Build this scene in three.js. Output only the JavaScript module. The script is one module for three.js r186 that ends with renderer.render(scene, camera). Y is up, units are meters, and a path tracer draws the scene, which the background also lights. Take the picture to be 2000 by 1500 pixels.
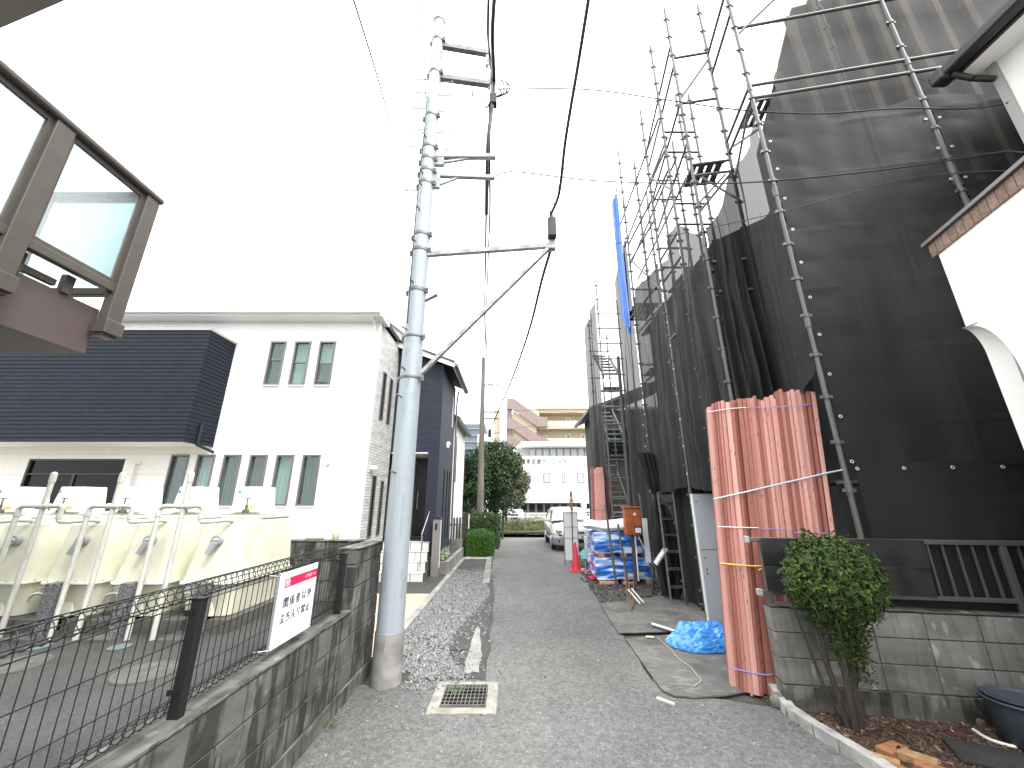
import * as THREE from 'three';
import { mergeGeometries } from 'three/addons/utils/BufferGeometryUtils.js';
import { RoundedBoxGeometry } from 'three/addons/geometries/RoundedBoxGeometry.js';

// ------------------------------------------------------------------ camera, sky, sun, exposure
const scene = new THREE.Scene();
const EYE = new THREE.Vector3(0, 1.72, 0), PITCH = THREE.MathUtils.degToRad(17);
const camera = new THREE.PerspectiveCamera(90, 4 / 3, 0.05, 900);
camera.position.copy(EYE);
camera.rotation.set(PITCH, 0, 0);
{
  // overcast sky: bright white cloud deck, a little brighter towards the zenith
  const w = 256, h = 128, d = new Float32Array(w * h * 4);
  for (let j = 0; j < h; j++) for (let i = 0; i < w; i++) {
    const el = Math.sin((j / (h - 1) - 0.5) * Math.PI), az = (i / w) * Math.PI * 2;
    const cloud = 0.05 * Math.sin(az * 3 + 4 * el) + 0.04 * Math.sin(az * 7 - 9 * el + 1);
    const v = el >= 0 ? 0.84 + 0.34 * el + cloud * (0.4 + el) : 0.84;
    const k = (j * w + i) * 4;
    d[k] = v * 0.985; d[k + 1] = v; d[k + 2] = v * 1.015; d[k + 3] = 1;
  }
  const sky = new THREE.DataTexture(d, w, h, THREE.RGBAFormat, THREE.FloatType);
  sky.mapping = THREE.EquirectangularReflectionMapping; sky.magFilter = THREE.LinearFilter; sky.minFilter = THREE.LinearFilter;
  sky.needsUpdate = true;
  scene.background = sky; scene.environment = sky;
}
const sun = new THREE.DirectionalLight(0xfffbf4, 1.25);
sun.position.set(15, 28, 8); sun.target.position.set(0, 0, -6);
sun.castShadow = true; sun.shadow.radius = 42; sun.shadow.mapSize.set(4096, 4096);
Object.assign(sun.shadow.camera, { left: -40, right: 40, top: 40, bottom: -40, near: 1, far: 140 });
scene.add(sun, sun.target);
const renderer = new THREE.WebGLRenderer({ antialias: true });
renderer.toneMapping = THREE.LinearToneMapping;
renderer.toneMappingExposure = 3.75;
renderer.shadowMap.enabled = true;

// ------------------------------------------------------------------ helpers
let seed = 12345;
const rnd = () => { seed = (seed + 0x6d2b79f5) | 0; let t = Math.imul(seed ^ (seed >>> 15), 1 | seed); t = (t + Math.imul(t ^ (t >>> 7), 61 | t)) ^ t; return ((t ^ (t >>> 14)) >>> 0) / 4294967296; };
const rr = (a, b) => a + (b - a) * rnd();
const V = (x, y, z) => new THREE.Vector3(x, y, z);
const lerp = (a, b, t) => a + (b - a) * t;
const cl = (x, a = 0, b = 1) => Math.min(b, Math.max(a, x));
const sst = (a, b, x) => { const t = cl((x - a) / (b - a)); return t * t * (3 - 2 * t); };
const hash = (x, y, s) => { let h = (Math.imul(x, 374761393) + Math.imul(y, 668265263) + Math.imul(s, 1442695041)) | 0; h = Math.imul(h ^ (h >>> 13), 1274126177); return ((h ^ (h >>> 16)) >>> 0) / 4294967296; };
function vnoise(x, y, s = 0, per = 0) {            // value noise, tileable when per is set
  const xi = Math.floor(x), yi = Math.floor(y), fx = x - xi, fy = y - yi, w = (t) => per ? ((t % per) + per) % per : t;
  const u = fx * fx * (3 - 2 * fx), v = fy * fy * (3 - 2 * fy);
  const a = hash(w(xi), w(yi), s), b = hash(w(xi + 1), w(yi), s), c = hash(w(xi), w(yi + 1), s), d = hash(w(xi + 1), w(yi + 1), s);
  return lerp(lerp(a, b, u), lerp(c, d, u), v);
}
const fbm = (u, v, f, s = 0, oct = 4) => { let t = 0, a = 0.5, n = 0; for (let k = 0; k < oct; k++) { t += a * vnoise(u * f, v * f, s + k * 17, f); n += a; a *= 0.5; f *= 2; } return t / n; };
// pixel of the photograph -> point on a plane (the plane gives the distance)
const CP = Math.cos(PITCH), SP = Math.sin(PITCH);
const ray = (px, py) => { const u = (px - 1000) / 750, v = (750 - py) / 750; return V(u, v * CP + SP, -(CP - v * SP)); };
const onY = (px, py, y = 0) => { const d = ray(px, py); return EYE.clone().addScaledVector(d, (y - EYE.y) / d.y); };
const onZ = (px, py, z) => { const d = ray(px, py); return EYE.clone().addScaledVector(d, z / d.z); };
const onX = (px, py, x) => { const d = ray(px, py); return EYE.clone().addScaledVector(d, x / d.x); };

const taken = {};
const numbered = (n) => { const k = taken[n] = (taken[n] ?? -1) + 1; return k ? `${n}_${String(k).padStart(3, '0')}` : n; };
const shad = (m) => { m.castShadow = m.receiveShadow = true; return m; };
function thing(name, label, category, pos = [0, 0, 0], group) {
  const o = new THREE.Group(); o.name = numbered(name); o.position.set(...(pos.isVector3 ? pos.toArray() : pos));
  o.userData = { label, category }; if (group) o.userData.group = group;
  scene.add(o); return o;
}
function rootOf(o) { while (o.parent && o.parent !== scene) o = o.parent; return o; }
// geometry is written in world metres; a part keeps it relative to its thing's base
function part(name, geo, mat, parent) {
  geo = Array.isArray(geo) ? join(geo) : geo;
  const r = rootOf(parent).position; if (r.lengthSq()) geo.translate(-r.x, -r.y, -r.z);
  const m = shad(new THREE.Mesh(geo, mat)); m.name = name; parent.add(m); return m;
}
function single(name, geo, mat, label, category, group) {       // a thing of one mesh, origin at the middle of its base
  geo = Array.isArray(geo) ? join(geo) : geo; geo.computeBoundingBox(); const b = geo.boundingBox, c = b.getCenter(V()); c.y = b.min.y;
  geo.translate(-c.x, -c.y, -c.z);
  const m = shad(new THREE.Mesh(geo, mat)); m.name = numbered(name); m.position.copy(c); m.userData = { label, category }; if (group) m.userData.group = group;
  scene.add(m); return m;
}
function struct(name, geo, mat) {
  geo = Array.isArray(geo) ? join(geo) : geo;
  const m = shad(new THREE.Mesh(geo, mat)); m.name = numbered(name); m.userData = { kind: 'structure' }; scene.add(m); return m;
}
function structGroup(name) { const o = new THREE.Group(); o.name = numbered(name); o.userData = { kind: 'structure' }; scene.add(o); return o; }
const clean = (g) => { g = g.index ? g.toNonIndexed() : g; if (!g.attributes.normal) g.computeVertexNormals(); if (!g.attributes.uv) g.setAttribute('uv', new THREE.BufferAttribute(new Float32Array(g.attributes.position.count * 2), 2)); for (const k of Object.keys(g.attributes)) if (!['position', 'normal', 'uv', 'color'].includes(k)) g.deleteAttribute(k); return g; };
const join = (list) => list.length === 1 ? list[0] : mergeGeometries(list.map(clean));
function muv(g, s = 1) {                                         // uv in metres from the face direction
  g = g.index ? g.toNonIndexed() : g;
  const p = g.attributes.position, n = p.count, uv = new Float32Array(n * 2), a = V(), b = V(), c = V(), e = V();
  for (let i = 0; i < n; i += 3) {
    a.fromBufferAttribute(p, i); b.fromBufferAttribute(p, i + 1); c.fromBufferAttribute(p, i + 2);
    e.copy(b).sub(a).cross(c.clone().sub(a)); const x = Math.abs(e.x), y = Math.abs(e.y), z = Math.abs(e.z);
    for (let k = 0; k < 3; k++) { const q = [a, b, c][k]; let u, v; if (y >= x && y >= z) { u = q.x; v = -q.z; } else if (x >= z) { u = -q.z; v = q.y; } else { u = q.x; v = q.y; } uv[(i + k) * 2] = u * s; uv[(i + k) * 2 + 1] = v * s; }
  }
  g.setAttribute('uv', new THREE.BufferAttribute(uv, 2)); return g;
}
const box = (x0, x1, y0, y1, z0, z1) => { const g = new THREE.BoxGeometry(Math.abs(x1 - x0), Math.abs(y1 - y0), Math.abs(z1 - z0)); g.translate((x0 + x1) / 2, (y0 + y1) / 2, (z0 + z1) / 2); return muv(g); };
const rbox = (x0, x1, y0, y1, z0, z1, r = 0.008) => { const w = Math.abs(x1 - x0), h = Math.abs(y1 - y0), d = Math.abs(z1 - z0); const g = new RoundedBoxGeometry(w, h, d, 1, Math.min(r, w / 2.2, h / 2.2, d / 2.2)); g.translate((x0 + x1) / 2, (y0 + y1) / 2, (z0 + z1) / 2); return muv(g); };
const UPV = V(0, 1, 0);
function cyl(a, b, r0, r1 = r0, seg = 10) { const d = b.clone().sub(a), L = d.length(); const g = new THREE.CylinderGeometry(r1, r0, L, seg); g.applyQuaternion(new THREE.Quaternion().setFromUnitVectors(UPV, d.normalize())); const m = a.clone().add(b).multiplyScalar(0.5); return g.translate(m.x, m.y, m.z); }
function beam(a, b, w, h, roll = 0) { const d = b.clone().sub(a), L = d.length(); const g = new THREE.BoxGeometry(w, h, L); const q = new THREE.Quaternion().setFromRotationMatrix(new THREE.Matrix4().lookAt(b, a, UPV)); if (roll) g.rotateZ(roll); g.applyQuaternion(q); const m = a.clone().add(b).multiplyScalar(0.5); return muv(g.translate(m.x, m.y, m.z)); }
const tube = (pts, r, seg = 24, rad = 6) => new THREE.TubeGeometry(new THREE.CatmullRomCurve3(pts), seg, r, rad, false);
const sag = (a, b, s, n = 10) => Array.from({ length: n + 1 }, (_, i) => { const t = i / n; return a.clone().lerp(b, t).add(V(0, -s * 4 * t * (1 - t), 0)); });
function poly(pts, y, thick = 0, holes = []) {                               // flat polygon of ground points ([x,z]) at height y
  const s = new THREE.Shape(pts.map(([x, z]) => new THREE.Vector2(x, -z)));
  for (const h of holes) s.holes.push(new THREE.Path(h.map(([x, z]) => new THREE.Vector2(x, -z))));
  const g = thick ? new THREE.ExtrudeGeometry(s, { depth: thick, bevelEnabled: false }) : new THREE.ShapeGeometry(s);
  g.rotateX(-Math.PI / 2); g.translate(0, y - thick, 0); return muv(g);
}
function face(pts, z, depth) { const s = new THREE.Shape(pts.map((p) => new THREE.Vector2(p.x, p.y))); const g = new THREE.ExtrudeGeometry(s, { depth, bevelEnabled: false }); return muv(g.translate(0, 0, z - depth)); }
const pz = (list, z) => list.map(([px, py]) => onZ(px, py, z));
const gp = (px, py, y = 0) => { const p = onY(px, py, y); return [p.x, p.z]; };
function tex(w, h, f, srgb = true) {
  const d = new Uint8Array(w * h * 4);
  for (let j = 0; j < h; j++) for (let i = 0; i < w; i++) { const c = f(i / w, j / h), k = (j * w + i) * 4; if (typeof c === 'number') { d[k] = d[k + 1] = d[k + 2] = cl(c) * 255; } else { d[k] = cl(c[0]) * 255; d[k + 1] = cl(c[1]) * 255; d[k + 2] = cl(c[2]) * 255; } d[k + 3] = 255; }
  const t = new THREE.DataTexture(d, w, h); t.wrapS = t.wrapT = THREE.RepeatWrapping; t.magFilter = THREE.LinearFilter; t.minFilter = THREE.LinearMipmapLinearFilter; t.generateMipmaps = true; if (srgb) t.colorSpace = THREE.SRGBColorSpace; t.needsUpdate = true; return t;
}
const rep = (t, u, v = u) => { const c = t.clone(); c.repeat.set(u, v); c.needsUpdate = true; return c; };
const S = (o) => new THREE.MeshStandardMaterial(o), PH = (o) => new THREE.MeshPhysicalMaterial(o);
const lin = (r, g, b) => new THREE.Color().setRGB(r, g, b);
// ------------------------------------------------------------------ textures
const grain = tex(512, 512, (u, v) => 0.5 + (fbm(u, v, 64, 3, 3) - 0.5) * 0.7 + (hash((u * 512) | 0, (v * 512) | 0, 5) - 0.5) * 0.35, false);
const blot = tex(256, 256, (u, v) => fbm(u, v, 4, 9, 6), false);
const speck = (base, amp, warm, s, pal = 0.08) => tex(1024, 1024, (u, v) => {
  const n = (fbm(u, v, 5, s, 4) - 0.5) * amp * 0.6, f = (fbm(u, v, 150, s + 4, 2) - 0.5) * amp, g = hash((u * 1024) | 0, (v * 1024) | 0, s);
  let k = base + n + f + (g - 0.5) * amp * 0.7; if (g > 1 - pal * 0.5) k += 0.17; else if (g < pal) k -= 0.09; return [k + warm, k + warm * 0.5, k - warm];
});
const asphaltMap = speck(0.39, 0.14, 0.004, 1, 0.12), asphaltDark = speck(0.235, 0.12, 0.003, 2, 0.08), concMap = tex(512, 512, (u, v) => { const n = fbm(u, v, 6, 21, 6) - 0.5, g = hash((u * 512) | 0, (v * 512) | 0, 3) - 0.5; const k = 0.5 + n * 0.25 + g * 0.06; return [k + 0.008, k + 0.003, k - 0.012]; });
const M = {};
const roadMap = tex(2048, 2048, (u, v) => {                       // 8 m of old tarmac: chippings, worn wheel tracks, patches and cracks
  const i = (u * 2048) | 0, j = (v * 2048) | 0, g = hash(i, j, 1), f = vnoise(u * 300, v * 300, 7, 300) - 0.5, m = fbm(u, v, 24, 11, 3) - 0.5, l = fbm(u, v, 4, 13, 4) - 0.5, st = fbm(u, v * 0.25, 16, 19, 3) - 0.5;
  const g2 = hash(i >> 1, j >> 1, 6), g3 = hash(i >> 2, j >> 2, 9); let k = 0.385 + (g - 0.5) * 0.08 + f * 0.09 + m * 0.04 + l * 0.11 + st * 0.05; if (g2 > 0.93) k += 0.1; else if (g2 < 0.12) k -= 0.07; if (g3 > 0.992) k += 0.1;
  const w = (fbm(u, v, 32, 23, 3) - 0.5) * 0.02, cr = (d, t) => { if (Math.abs(d) < t) k -= 0.12 * (1 - Math.abs(d) / t); };
  cr(v - 0.23 - w * 1.2 - 0.01 * Math.sin(u * 9), 0.0016 * sst(0.0, 0.02, u) * (u < 0.2 ? 1 : 0)); cr(v - 0.155 - w, u > 0.06 && u < 0.17 ? 0.0013 : 0); cr(u - 0.1 - w * 1.4, v > 0.1 && v < 0.37 ? 0.0011 * sst(0.35, 0.6, fbm(u, v, 12, 29, 2)) * 2 : 0); cr(v - 0.88 - w * 1.5, u < 0.16 || u > 0.95 ? 0.0013 : 0);
  const warm = sst(0.5, 0.7, fbm(u, v, 5, 41, 4)) * 0.012; return [k + warm * 0.8, k + 0.001 + warm * 0.6, k - 0.002];
});
M.asphalt = S({ map: rep(roadMap, 0.125), bumpMap: rep(grain, 2.2), bumpScale: 0.006, roughness: 0.95 });
M.lot = S({ map: rep(asphaltDark, 0.8), bumpMap: rep(grain, 2), bumpScale: 0.006, roughness: 0.95 });
M.dirt = S({ map: rep(tex(512, 512, (u, v) => { const n = fbm(u, v, 8, 31, 6), g = hash((u * 512) | 0, (v * 512) | 0, 8); let k = 0.17 + n * 0.18 + (g - 0.5) * 0.1; if (g > 0.985) k += 0.3; return [k + 0.02, k + 0.008, k - 0.015]; }), 0.8), bumpMap: rep(grain, 1.2), bumpScale: 0.012, roughness: 1 });
M.patch = S({ map: rep(asphaltDark, 1.3, 1.1), bumpMap: rep(grain, 3), bumpScale: 0.004, roughness: 0.95 });
M.conc = S({ map: rep(concMap, 0.8), bumpMap: rep(grain, 1.5), bumpScale: 0.002, roughness: 0.9 });
M.beige = S({ color: lin(1.15, 1.02, 0.76), map: rep(tex(256, 256, (u, v) => { const k = 0.6 + (fbm(u, v, 8, 12, 5) - 0.5) * 0.14; return [k, k, k]; }), 0.7), roughness: 0.9 });
M.farGround = S({ color: lin(0.9, 0.9, 0.88), map: rep(asphaltMap, 0.2), roughness: 0.95 });
// ------------------------------------------------------------------ ground
const DR = onY(908, 1362), PIT = [[DR.x - 0.2, DR.z - 0.2], [DR.x + 0.2, DR.z - 0.2], [DR.x + 0.2, DR.z + 0.2], [DR.x - 0.2, DR.z + 0.2]];
{
  struct('ground', poly([[-300, 120], [300, 120], [300, -480], [-300, -480]], -0.012, 0, [PIT]), M.dirt);
  const L = (px, py) => gp(px, py);
  // the lane; its edges follow the photograph
  const right = [[3.4, 2.0], [2.95, -1.2], [2.62, -3.0], [2.36, -4.02], [1.75, -4.22], [1.4, -4.55], [1.46, -5.6], [1.5, -7.0], [1.72, -10], [1.95, -14], [2.9, -15.4], [3.6, -18], [3.7, -20.6]];
  const left = [[-0.9, -20.6], [-0.8, -16], [-0.62, -13.2], [-0.5, -10], [-0.33, -7.2], [-0.25, -5.4], [-0.28, -4.6], [-1.5, -4.45], [-1.52, 3], [3.2, 3]];
  const wob = (list, s) => list.flatMap(([x, z], i) => { const n = list[i + 1]; if (!n || Math.abs(n[1] - z) > 3.9 || s === 0) return [[x, z]]; return [0, 0.33, 0.66].map((t) => [lerp(x, n[0], t) + (t ? rr(-0.04, 0.04) : 0), lerp(z, n[1], t)]); });
  struct('road', poly([...wob(right, 1), ...left.slice(0, 1), ...wob(left.slice(1, 7), 1), ...left.slice(7)], 0, 0, [PIT]), M.asphalt);
  struct('verge', poly([[-1.52, -4.4], [-0.2, -4.5], [-0.2, -7.4], [-0.45, -11.6], [-1.5, -11.6]], -0.004), M.patch);
  struct('pavement', poly([[-1.55, -11.2], [-0.52, -11.2], [-0.66, -15.6], [-1.6, -15.6]], 0.006), M.lot);
  // worn strips of old tarmac and concrete beside the lane
  struct('road_patch', poly([gp(880, 1195), gp(962, 1120), gp(966, 1165), gp(955, 1245), gp(948, 1330), gp(920, 1325), gp(915, 1270), gp(870, 1270)], 0.005), M.patch);
  struct('concrete_strip', poly([[934, 1224], [938, 1232], [937, 1243], [940, 1258], [939, 1270], [942, 1281], [937, 1294], [935, 1306], [936, 1315], [925, 1314], [915, 1317], [906, 1315], [909, 1303], [908, 1293], [913, 1283], [915, 1274], [920, 1262], [921, 1252], [926, 1240], [928, 1230]].map(([a, b]) => gp(a, b)), 0.009), M.conc);
  // yard of the water tanks, level with the coping of the retaining wall
  struct('yard', box(-16, -1.72, -0.01, 0.69, -4.78, 3), M.lot);
  // forecourt of the white house
  struct('forecourt', poly([[-16, -4.9], [-1.58, -4.9], [-1.58, -8.3], [-16, -8.3]], 0.012), M.beige);
  struct('forecourt_paving', poly([[-6, -8.3], [-1.58, -8.3], [-1.58, -13.6], [-6, -13.6]], 0.014), M.lot);
  // street behind, on a terrace
  struct('upper_street', box(-90, 90, -0.5, 0.35, -160, -26), M.farGround);
  struct('hillside', (() => { const g = new THREE.PlaneGeometry(700, 60, 60, 6); const p = g.attributes.position; for (let i = 0; i < p.count; i++) { const t = (p.getY(i) + 30) / 60; p.setZ(i, 9 * t * fbm(p.getX(i) / 700 + 0.5, 0.3, 12, 4)); } g.rotateX(-Math.PI / 2); g.translate(0, 0.3, -190); g.computeVertexNormals(); return muv(g); })(), M.farGround);
}
// kerb of the forecourt: a row of concrete edging stones
{
  const k = structGroup('kerb');
  for (let z = -4.9, i = 0; z > -12.9; z -= 0.6, i++) part('kerb_stone', rbox(-1.58, -1.47, -0.03, 0.026 + (i % 3) * 0.003, z - 0.592, z), M.conc, k);
  const k2 = structGroup('kerb');
  for (let i = 0; i < 7; i++) { const z = -9.3 - i * 0.6, x = lerp(-0.5, -0.66, i / 7); part('kerb_stone', rbox(x - 0.16, x, -0.03, 0.02, z - 0.59, z), M.conc, k2); }
}
// crushed stone beside the lane
{
  const g = new THREE.IcosahedronGeometry(1, 0), n = 15000;
  const im = new THREE.InstancedMesh(g, S({ roughness: 0.95, bumpMap: grain, bumpScale: 0.001 }), n), m = new THREE.Matrix4(), q = new THREE.Quaternion(), c = new THREE.Color();
  let i = 0, guard = 0;
  while (i < n && guard++ < 400000) {
    const z = -4.35 - Math.pow(rnd(), 1.25) * 7.0, x = rr(-1.47, -0.28), e = -0.55 - 0.12 * Math.sin(z * 1.7) - (z > -6.5 ? 0.25 * sst(-6.9, -5.2, z) * (1 - sst(-5.2, -4.5, z)) : 0);
    if (x > e && rnd() > 0.10 * (z > -5.2 ? 2 : 1) * (x < -0.36 ? 1 : 0.2)) continue;
    if (z > -4.75 && x < -1.05) continue; if (z > -4.6 && rnd() > 0.3) continue;
    if (z < -10.3 && rnd() < (-10.3 - z) * 0.9) continue;
    const s = rr(0.006, 0.017); q.setFromEuler(new THREE.Euler(rnd() * 6, rnd() * 6, rnd() * 6));
    m.compose(V(x, s * 0.35, z), q, V(s * rr(0.8, 1.5), s * rr(0.6, 1), s)); im.setMatrixAt(i, m);
    const k = rr(0.09, 0.26) * (rnd() < 0.08 ? 1.4 : 1); im.setColorAt(i, c.setRGB(k * 0.98, k * 1.0, k * 1.0)); i++;
  }
  im.count = i; im.name = 'gravel'; im.userData = { kind: 'stuff', label: 'grey crushed stone spread along the edge of the lane', category: 'gravel' }; shad(im); scene.add(im);
  // stray chips and crumbs on the tarmac
  const n2 = 650, im2 = new THREE.InstancedMesh(g, S({ roughness: 0.95 }), n2);
  for (let k = 0; k < n2; k++) {
    const side = rnd(); let x, z;
    if (side < 0.3) { z = rr(-4.6, -1.0); x = -1.5 + Math.pow(rnd(), 3) * 1.0; } else if (side < 0.45) { z = rr(-4.6, -1.6); x = lerp(2.2, 2.75, (z + 4.3) / 2.7) - Math.pow(rnd(), 2.2) * 1.2; } else { z = rr(-11, -1.2); x = rr(-1, 1.3); if (rnd() < 0.55) { x = rr(-1.4, -0.1); z = rr(-5, -3.6); } }
    const s = rr(0.003, 0.009) * (rnd() < 0.05 ? 2 : 1); q.setFromEuler(new THREE.Euler(rnd() * 6, rnd() * 6, rnd() * 6)); m.compose(V(x, s * 0.5 + 0.002, z), q, V(s * 1.3, s * 0.8, s)); im2.setMatrixAt(k, m); const t = rr(0.08, 0.32); im2.setColorAt(k, c.setRGB(t, t * 0.98, t * 0.93));
  }
  im2.name = 'road_grit'; im2.userData = { kind: 'stuff', label: 'loose grit and stone chips scattered over the tarmac', category: 'grit' }; shad(im2); scene.add(im2);
}
// ------------------------------------------------------------------ concrete block walls
const stainTex = (s, dark, w = 1024, h = 256) => tex(w, h, (u, v) => {             // old cement with black mould streaks that run down from the coping
  const g = hash((u * w) | 0, (v * h) | 0, s) - 0.5, n = fbm(u, v, 8, s, 6) - 0.5;
  const st = fbm(u * 1.0, v * 0.06, 64, s + 30, 3), st2 = fbm(u, v * 0.12, 16, s + 60, 4), bl = fbm(u, v, 10, s + 90, 6);
  let m = sst(0.46, 0.62, st * 0.62 + st2 * 0.38) * 0.8 + sst(0.5, 0.68, bl) * 0.35; m = cl(m * dark);
  let k = 0.36 + n * 0.16 + g * 0.06; k = lerp(k, 0.15 + g * 0.05 + n * 0.08, m); const pale = sst(0.66, 0.74, fbm(u, v * 0.2, 32, s + 7, 3)) * 0.1; k += pale;
  return [k + 0.006, k + 0.002, k - 0.012];
});
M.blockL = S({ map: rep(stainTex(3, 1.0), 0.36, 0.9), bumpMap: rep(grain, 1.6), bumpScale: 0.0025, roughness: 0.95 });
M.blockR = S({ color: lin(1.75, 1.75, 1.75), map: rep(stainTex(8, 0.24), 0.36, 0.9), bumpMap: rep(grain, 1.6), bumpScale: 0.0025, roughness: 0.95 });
M.footing = S({ map: rep(stainTex(15, 0.75), 0.3, 0.8), bumpMap: rep(grain, 1.1), bumpScale: 0.004, roughness: 0.95 });
M.mortar = S({ map: rep(concMap, 1), color: lin(0.35, 0.35, 0.34), roughness: 1 });
{
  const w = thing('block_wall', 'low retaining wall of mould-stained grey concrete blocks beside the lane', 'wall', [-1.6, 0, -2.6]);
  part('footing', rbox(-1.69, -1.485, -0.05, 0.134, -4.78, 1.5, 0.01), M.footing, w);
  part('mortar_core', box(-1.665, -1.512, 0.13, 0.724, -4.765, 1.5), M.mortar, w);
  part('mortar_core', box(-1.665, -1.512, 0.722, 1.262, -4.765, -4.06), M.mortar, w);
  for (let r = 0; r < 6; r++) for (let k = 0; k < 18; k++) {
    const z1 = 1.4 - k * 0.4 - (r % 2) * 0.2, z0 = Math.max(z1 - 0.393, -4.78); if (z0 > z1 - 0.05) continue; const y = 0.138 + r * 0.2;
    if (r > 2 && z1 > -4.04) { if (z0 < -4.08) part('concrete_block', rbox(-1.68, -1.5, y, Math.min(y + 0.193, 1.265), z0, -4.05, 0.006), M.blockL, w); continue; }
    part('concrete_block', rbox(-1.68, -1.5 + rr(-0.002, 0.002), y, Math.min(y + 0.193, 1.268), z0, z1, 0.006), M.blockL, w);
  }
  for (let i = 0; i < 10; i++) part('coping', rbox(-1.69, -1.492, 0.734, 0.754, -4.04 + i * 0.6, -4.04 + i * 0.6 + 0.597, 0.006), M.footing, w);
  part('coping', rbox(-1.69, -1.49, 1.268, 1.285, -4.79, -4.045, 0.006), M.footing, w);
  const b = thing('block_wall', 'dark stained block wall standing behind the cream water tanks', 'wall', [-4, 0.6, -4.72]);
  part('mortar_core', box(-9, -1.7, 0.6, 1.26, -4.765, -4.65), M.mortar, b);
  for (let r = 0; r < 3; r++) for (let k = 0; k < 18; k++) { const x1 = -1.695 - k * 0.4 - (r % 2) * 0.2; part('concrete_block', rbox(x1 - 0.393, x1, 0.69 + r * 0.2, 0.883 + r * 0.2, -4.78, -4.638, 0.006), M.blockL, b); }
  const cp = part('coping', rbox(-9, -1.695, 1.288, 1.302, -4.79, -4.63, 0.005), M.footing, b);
  // small odds and ends left on top of that wall
  single('plastic_tub', [(() => { const g = new THREE.LatheGeometry([[0.001, 0], [0.035, 0], [0.045, 0.07], [0.04, 0.07], [0.032, 0.01], [0.001, 0.01]].map((p) => new THREE.Vector2(...p)), 14); return g.translate(-2.02, 1.303, -4.71); })()], S({ color: lin(0.6, 0.58, 0.42), roughness: 0.5 }), 'small cream plastic tub left on top of the block wall', 'tub');
  single('wood_offcut', rbox(-2.35, -2.16, 1.303, 1.33, -4.74, -4.68), S({ color: lin(0.3, 0.26, 0.2), roughness: 0.9 }), 'grey wood offcut lying on top of the block wall', 'offcut');
}
// ------------------------------------------------------------------ black welded mesh fence on the wall
M.black = S({ color: lin(0.012, 0.012, 0.013), roughness: 0.45, metalness: 0.1 });
{
  const X = -1.595, Y0 = 0.768, f = thing('mesh_fence', 'black welded wire mesh fence with rolled top on the low block wall', 'fence', [X, 0.754, -2.2]);
  const prof = []; // one upright wire: triangular curl at the foot, rolled loop at the top
  prof.push(V(0.0, 0.05, 0), V(-0.045, 0.035, 0), V(-0.055, 0.01, 0), V(-0.02, 0.0, 0), V(0.0, 0.03, 0));
  prof.push(V(0, 0.2, 0), V(0, 0.35, 0), V(0, 0.47, 0));
  for (let k = 0; k <= 8; k++) { const a = -0.4 + k * 0.76; prof.push(V(-0.04 + 0.042 * Math.cos(a), 0.515 + 0.042 * Math.sin(a), 0)); }
  const wire = new THREE.TubeGeometry(new THREE.CatmullRomCurve3(prof), 30, 0.0027, 4, false);
  for (let k = 0; k < 66; k++) { const m = shad(new THREE.Mesh(wire, M.black)); m.name = 'upright_wire'; m.position.set(0, Y0 - 0.754, -1.76 + k * 0.05 - 0.02); m.rotation.y = rr(-0.04, 0.04); m.rotation.z = rr(-0.008, 0.008); f.add(m); }
  const zA = -4.0, zB = -0.72;
  for (const [dx, dy] of [[0.004, 0.155], [0.004, 0.31], [0.004, 0.465], [0.004, 0.505], [-0.02, 0.553], [-0.055, 0.553], [-0.08, 0.515], [-0.045, 0.475], [-0.05, 0.036], [-0.03, 0.0], [0.004, 0.04]]) part('line_wire', tube([0, 0.25, 0.5, 0.75, 1].map((t) => V(X + dx + rr(-0.002, 0.002), Y0 + dy + rr(-0.003, 0.003), lerp(zA, zB, t))), 0.0028, 14, 4), M.black, f);
  for (const z of [-2.17, -3.9]) { const p = part('post', [rbox(X - 0.005, X + 0.05, 0.742, 1.25, z - 0.021, z + 0.021, 0.004)], M.black, f); part('clip', [box(X - 0.02, X + 0.02, 1.18, 1.205, z - 0.032, z + 0.032), box(X - 0.02, X + 0.02, 0.85, 0.875, z - 0.032, z + 0.032)], M.black, p); part('post_cap', rbox(X - 0.009, X + 0.054, 1.25, 1.258, z - 0.025, z + 0.025, 0.003), M.black, p); }
}
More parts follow.
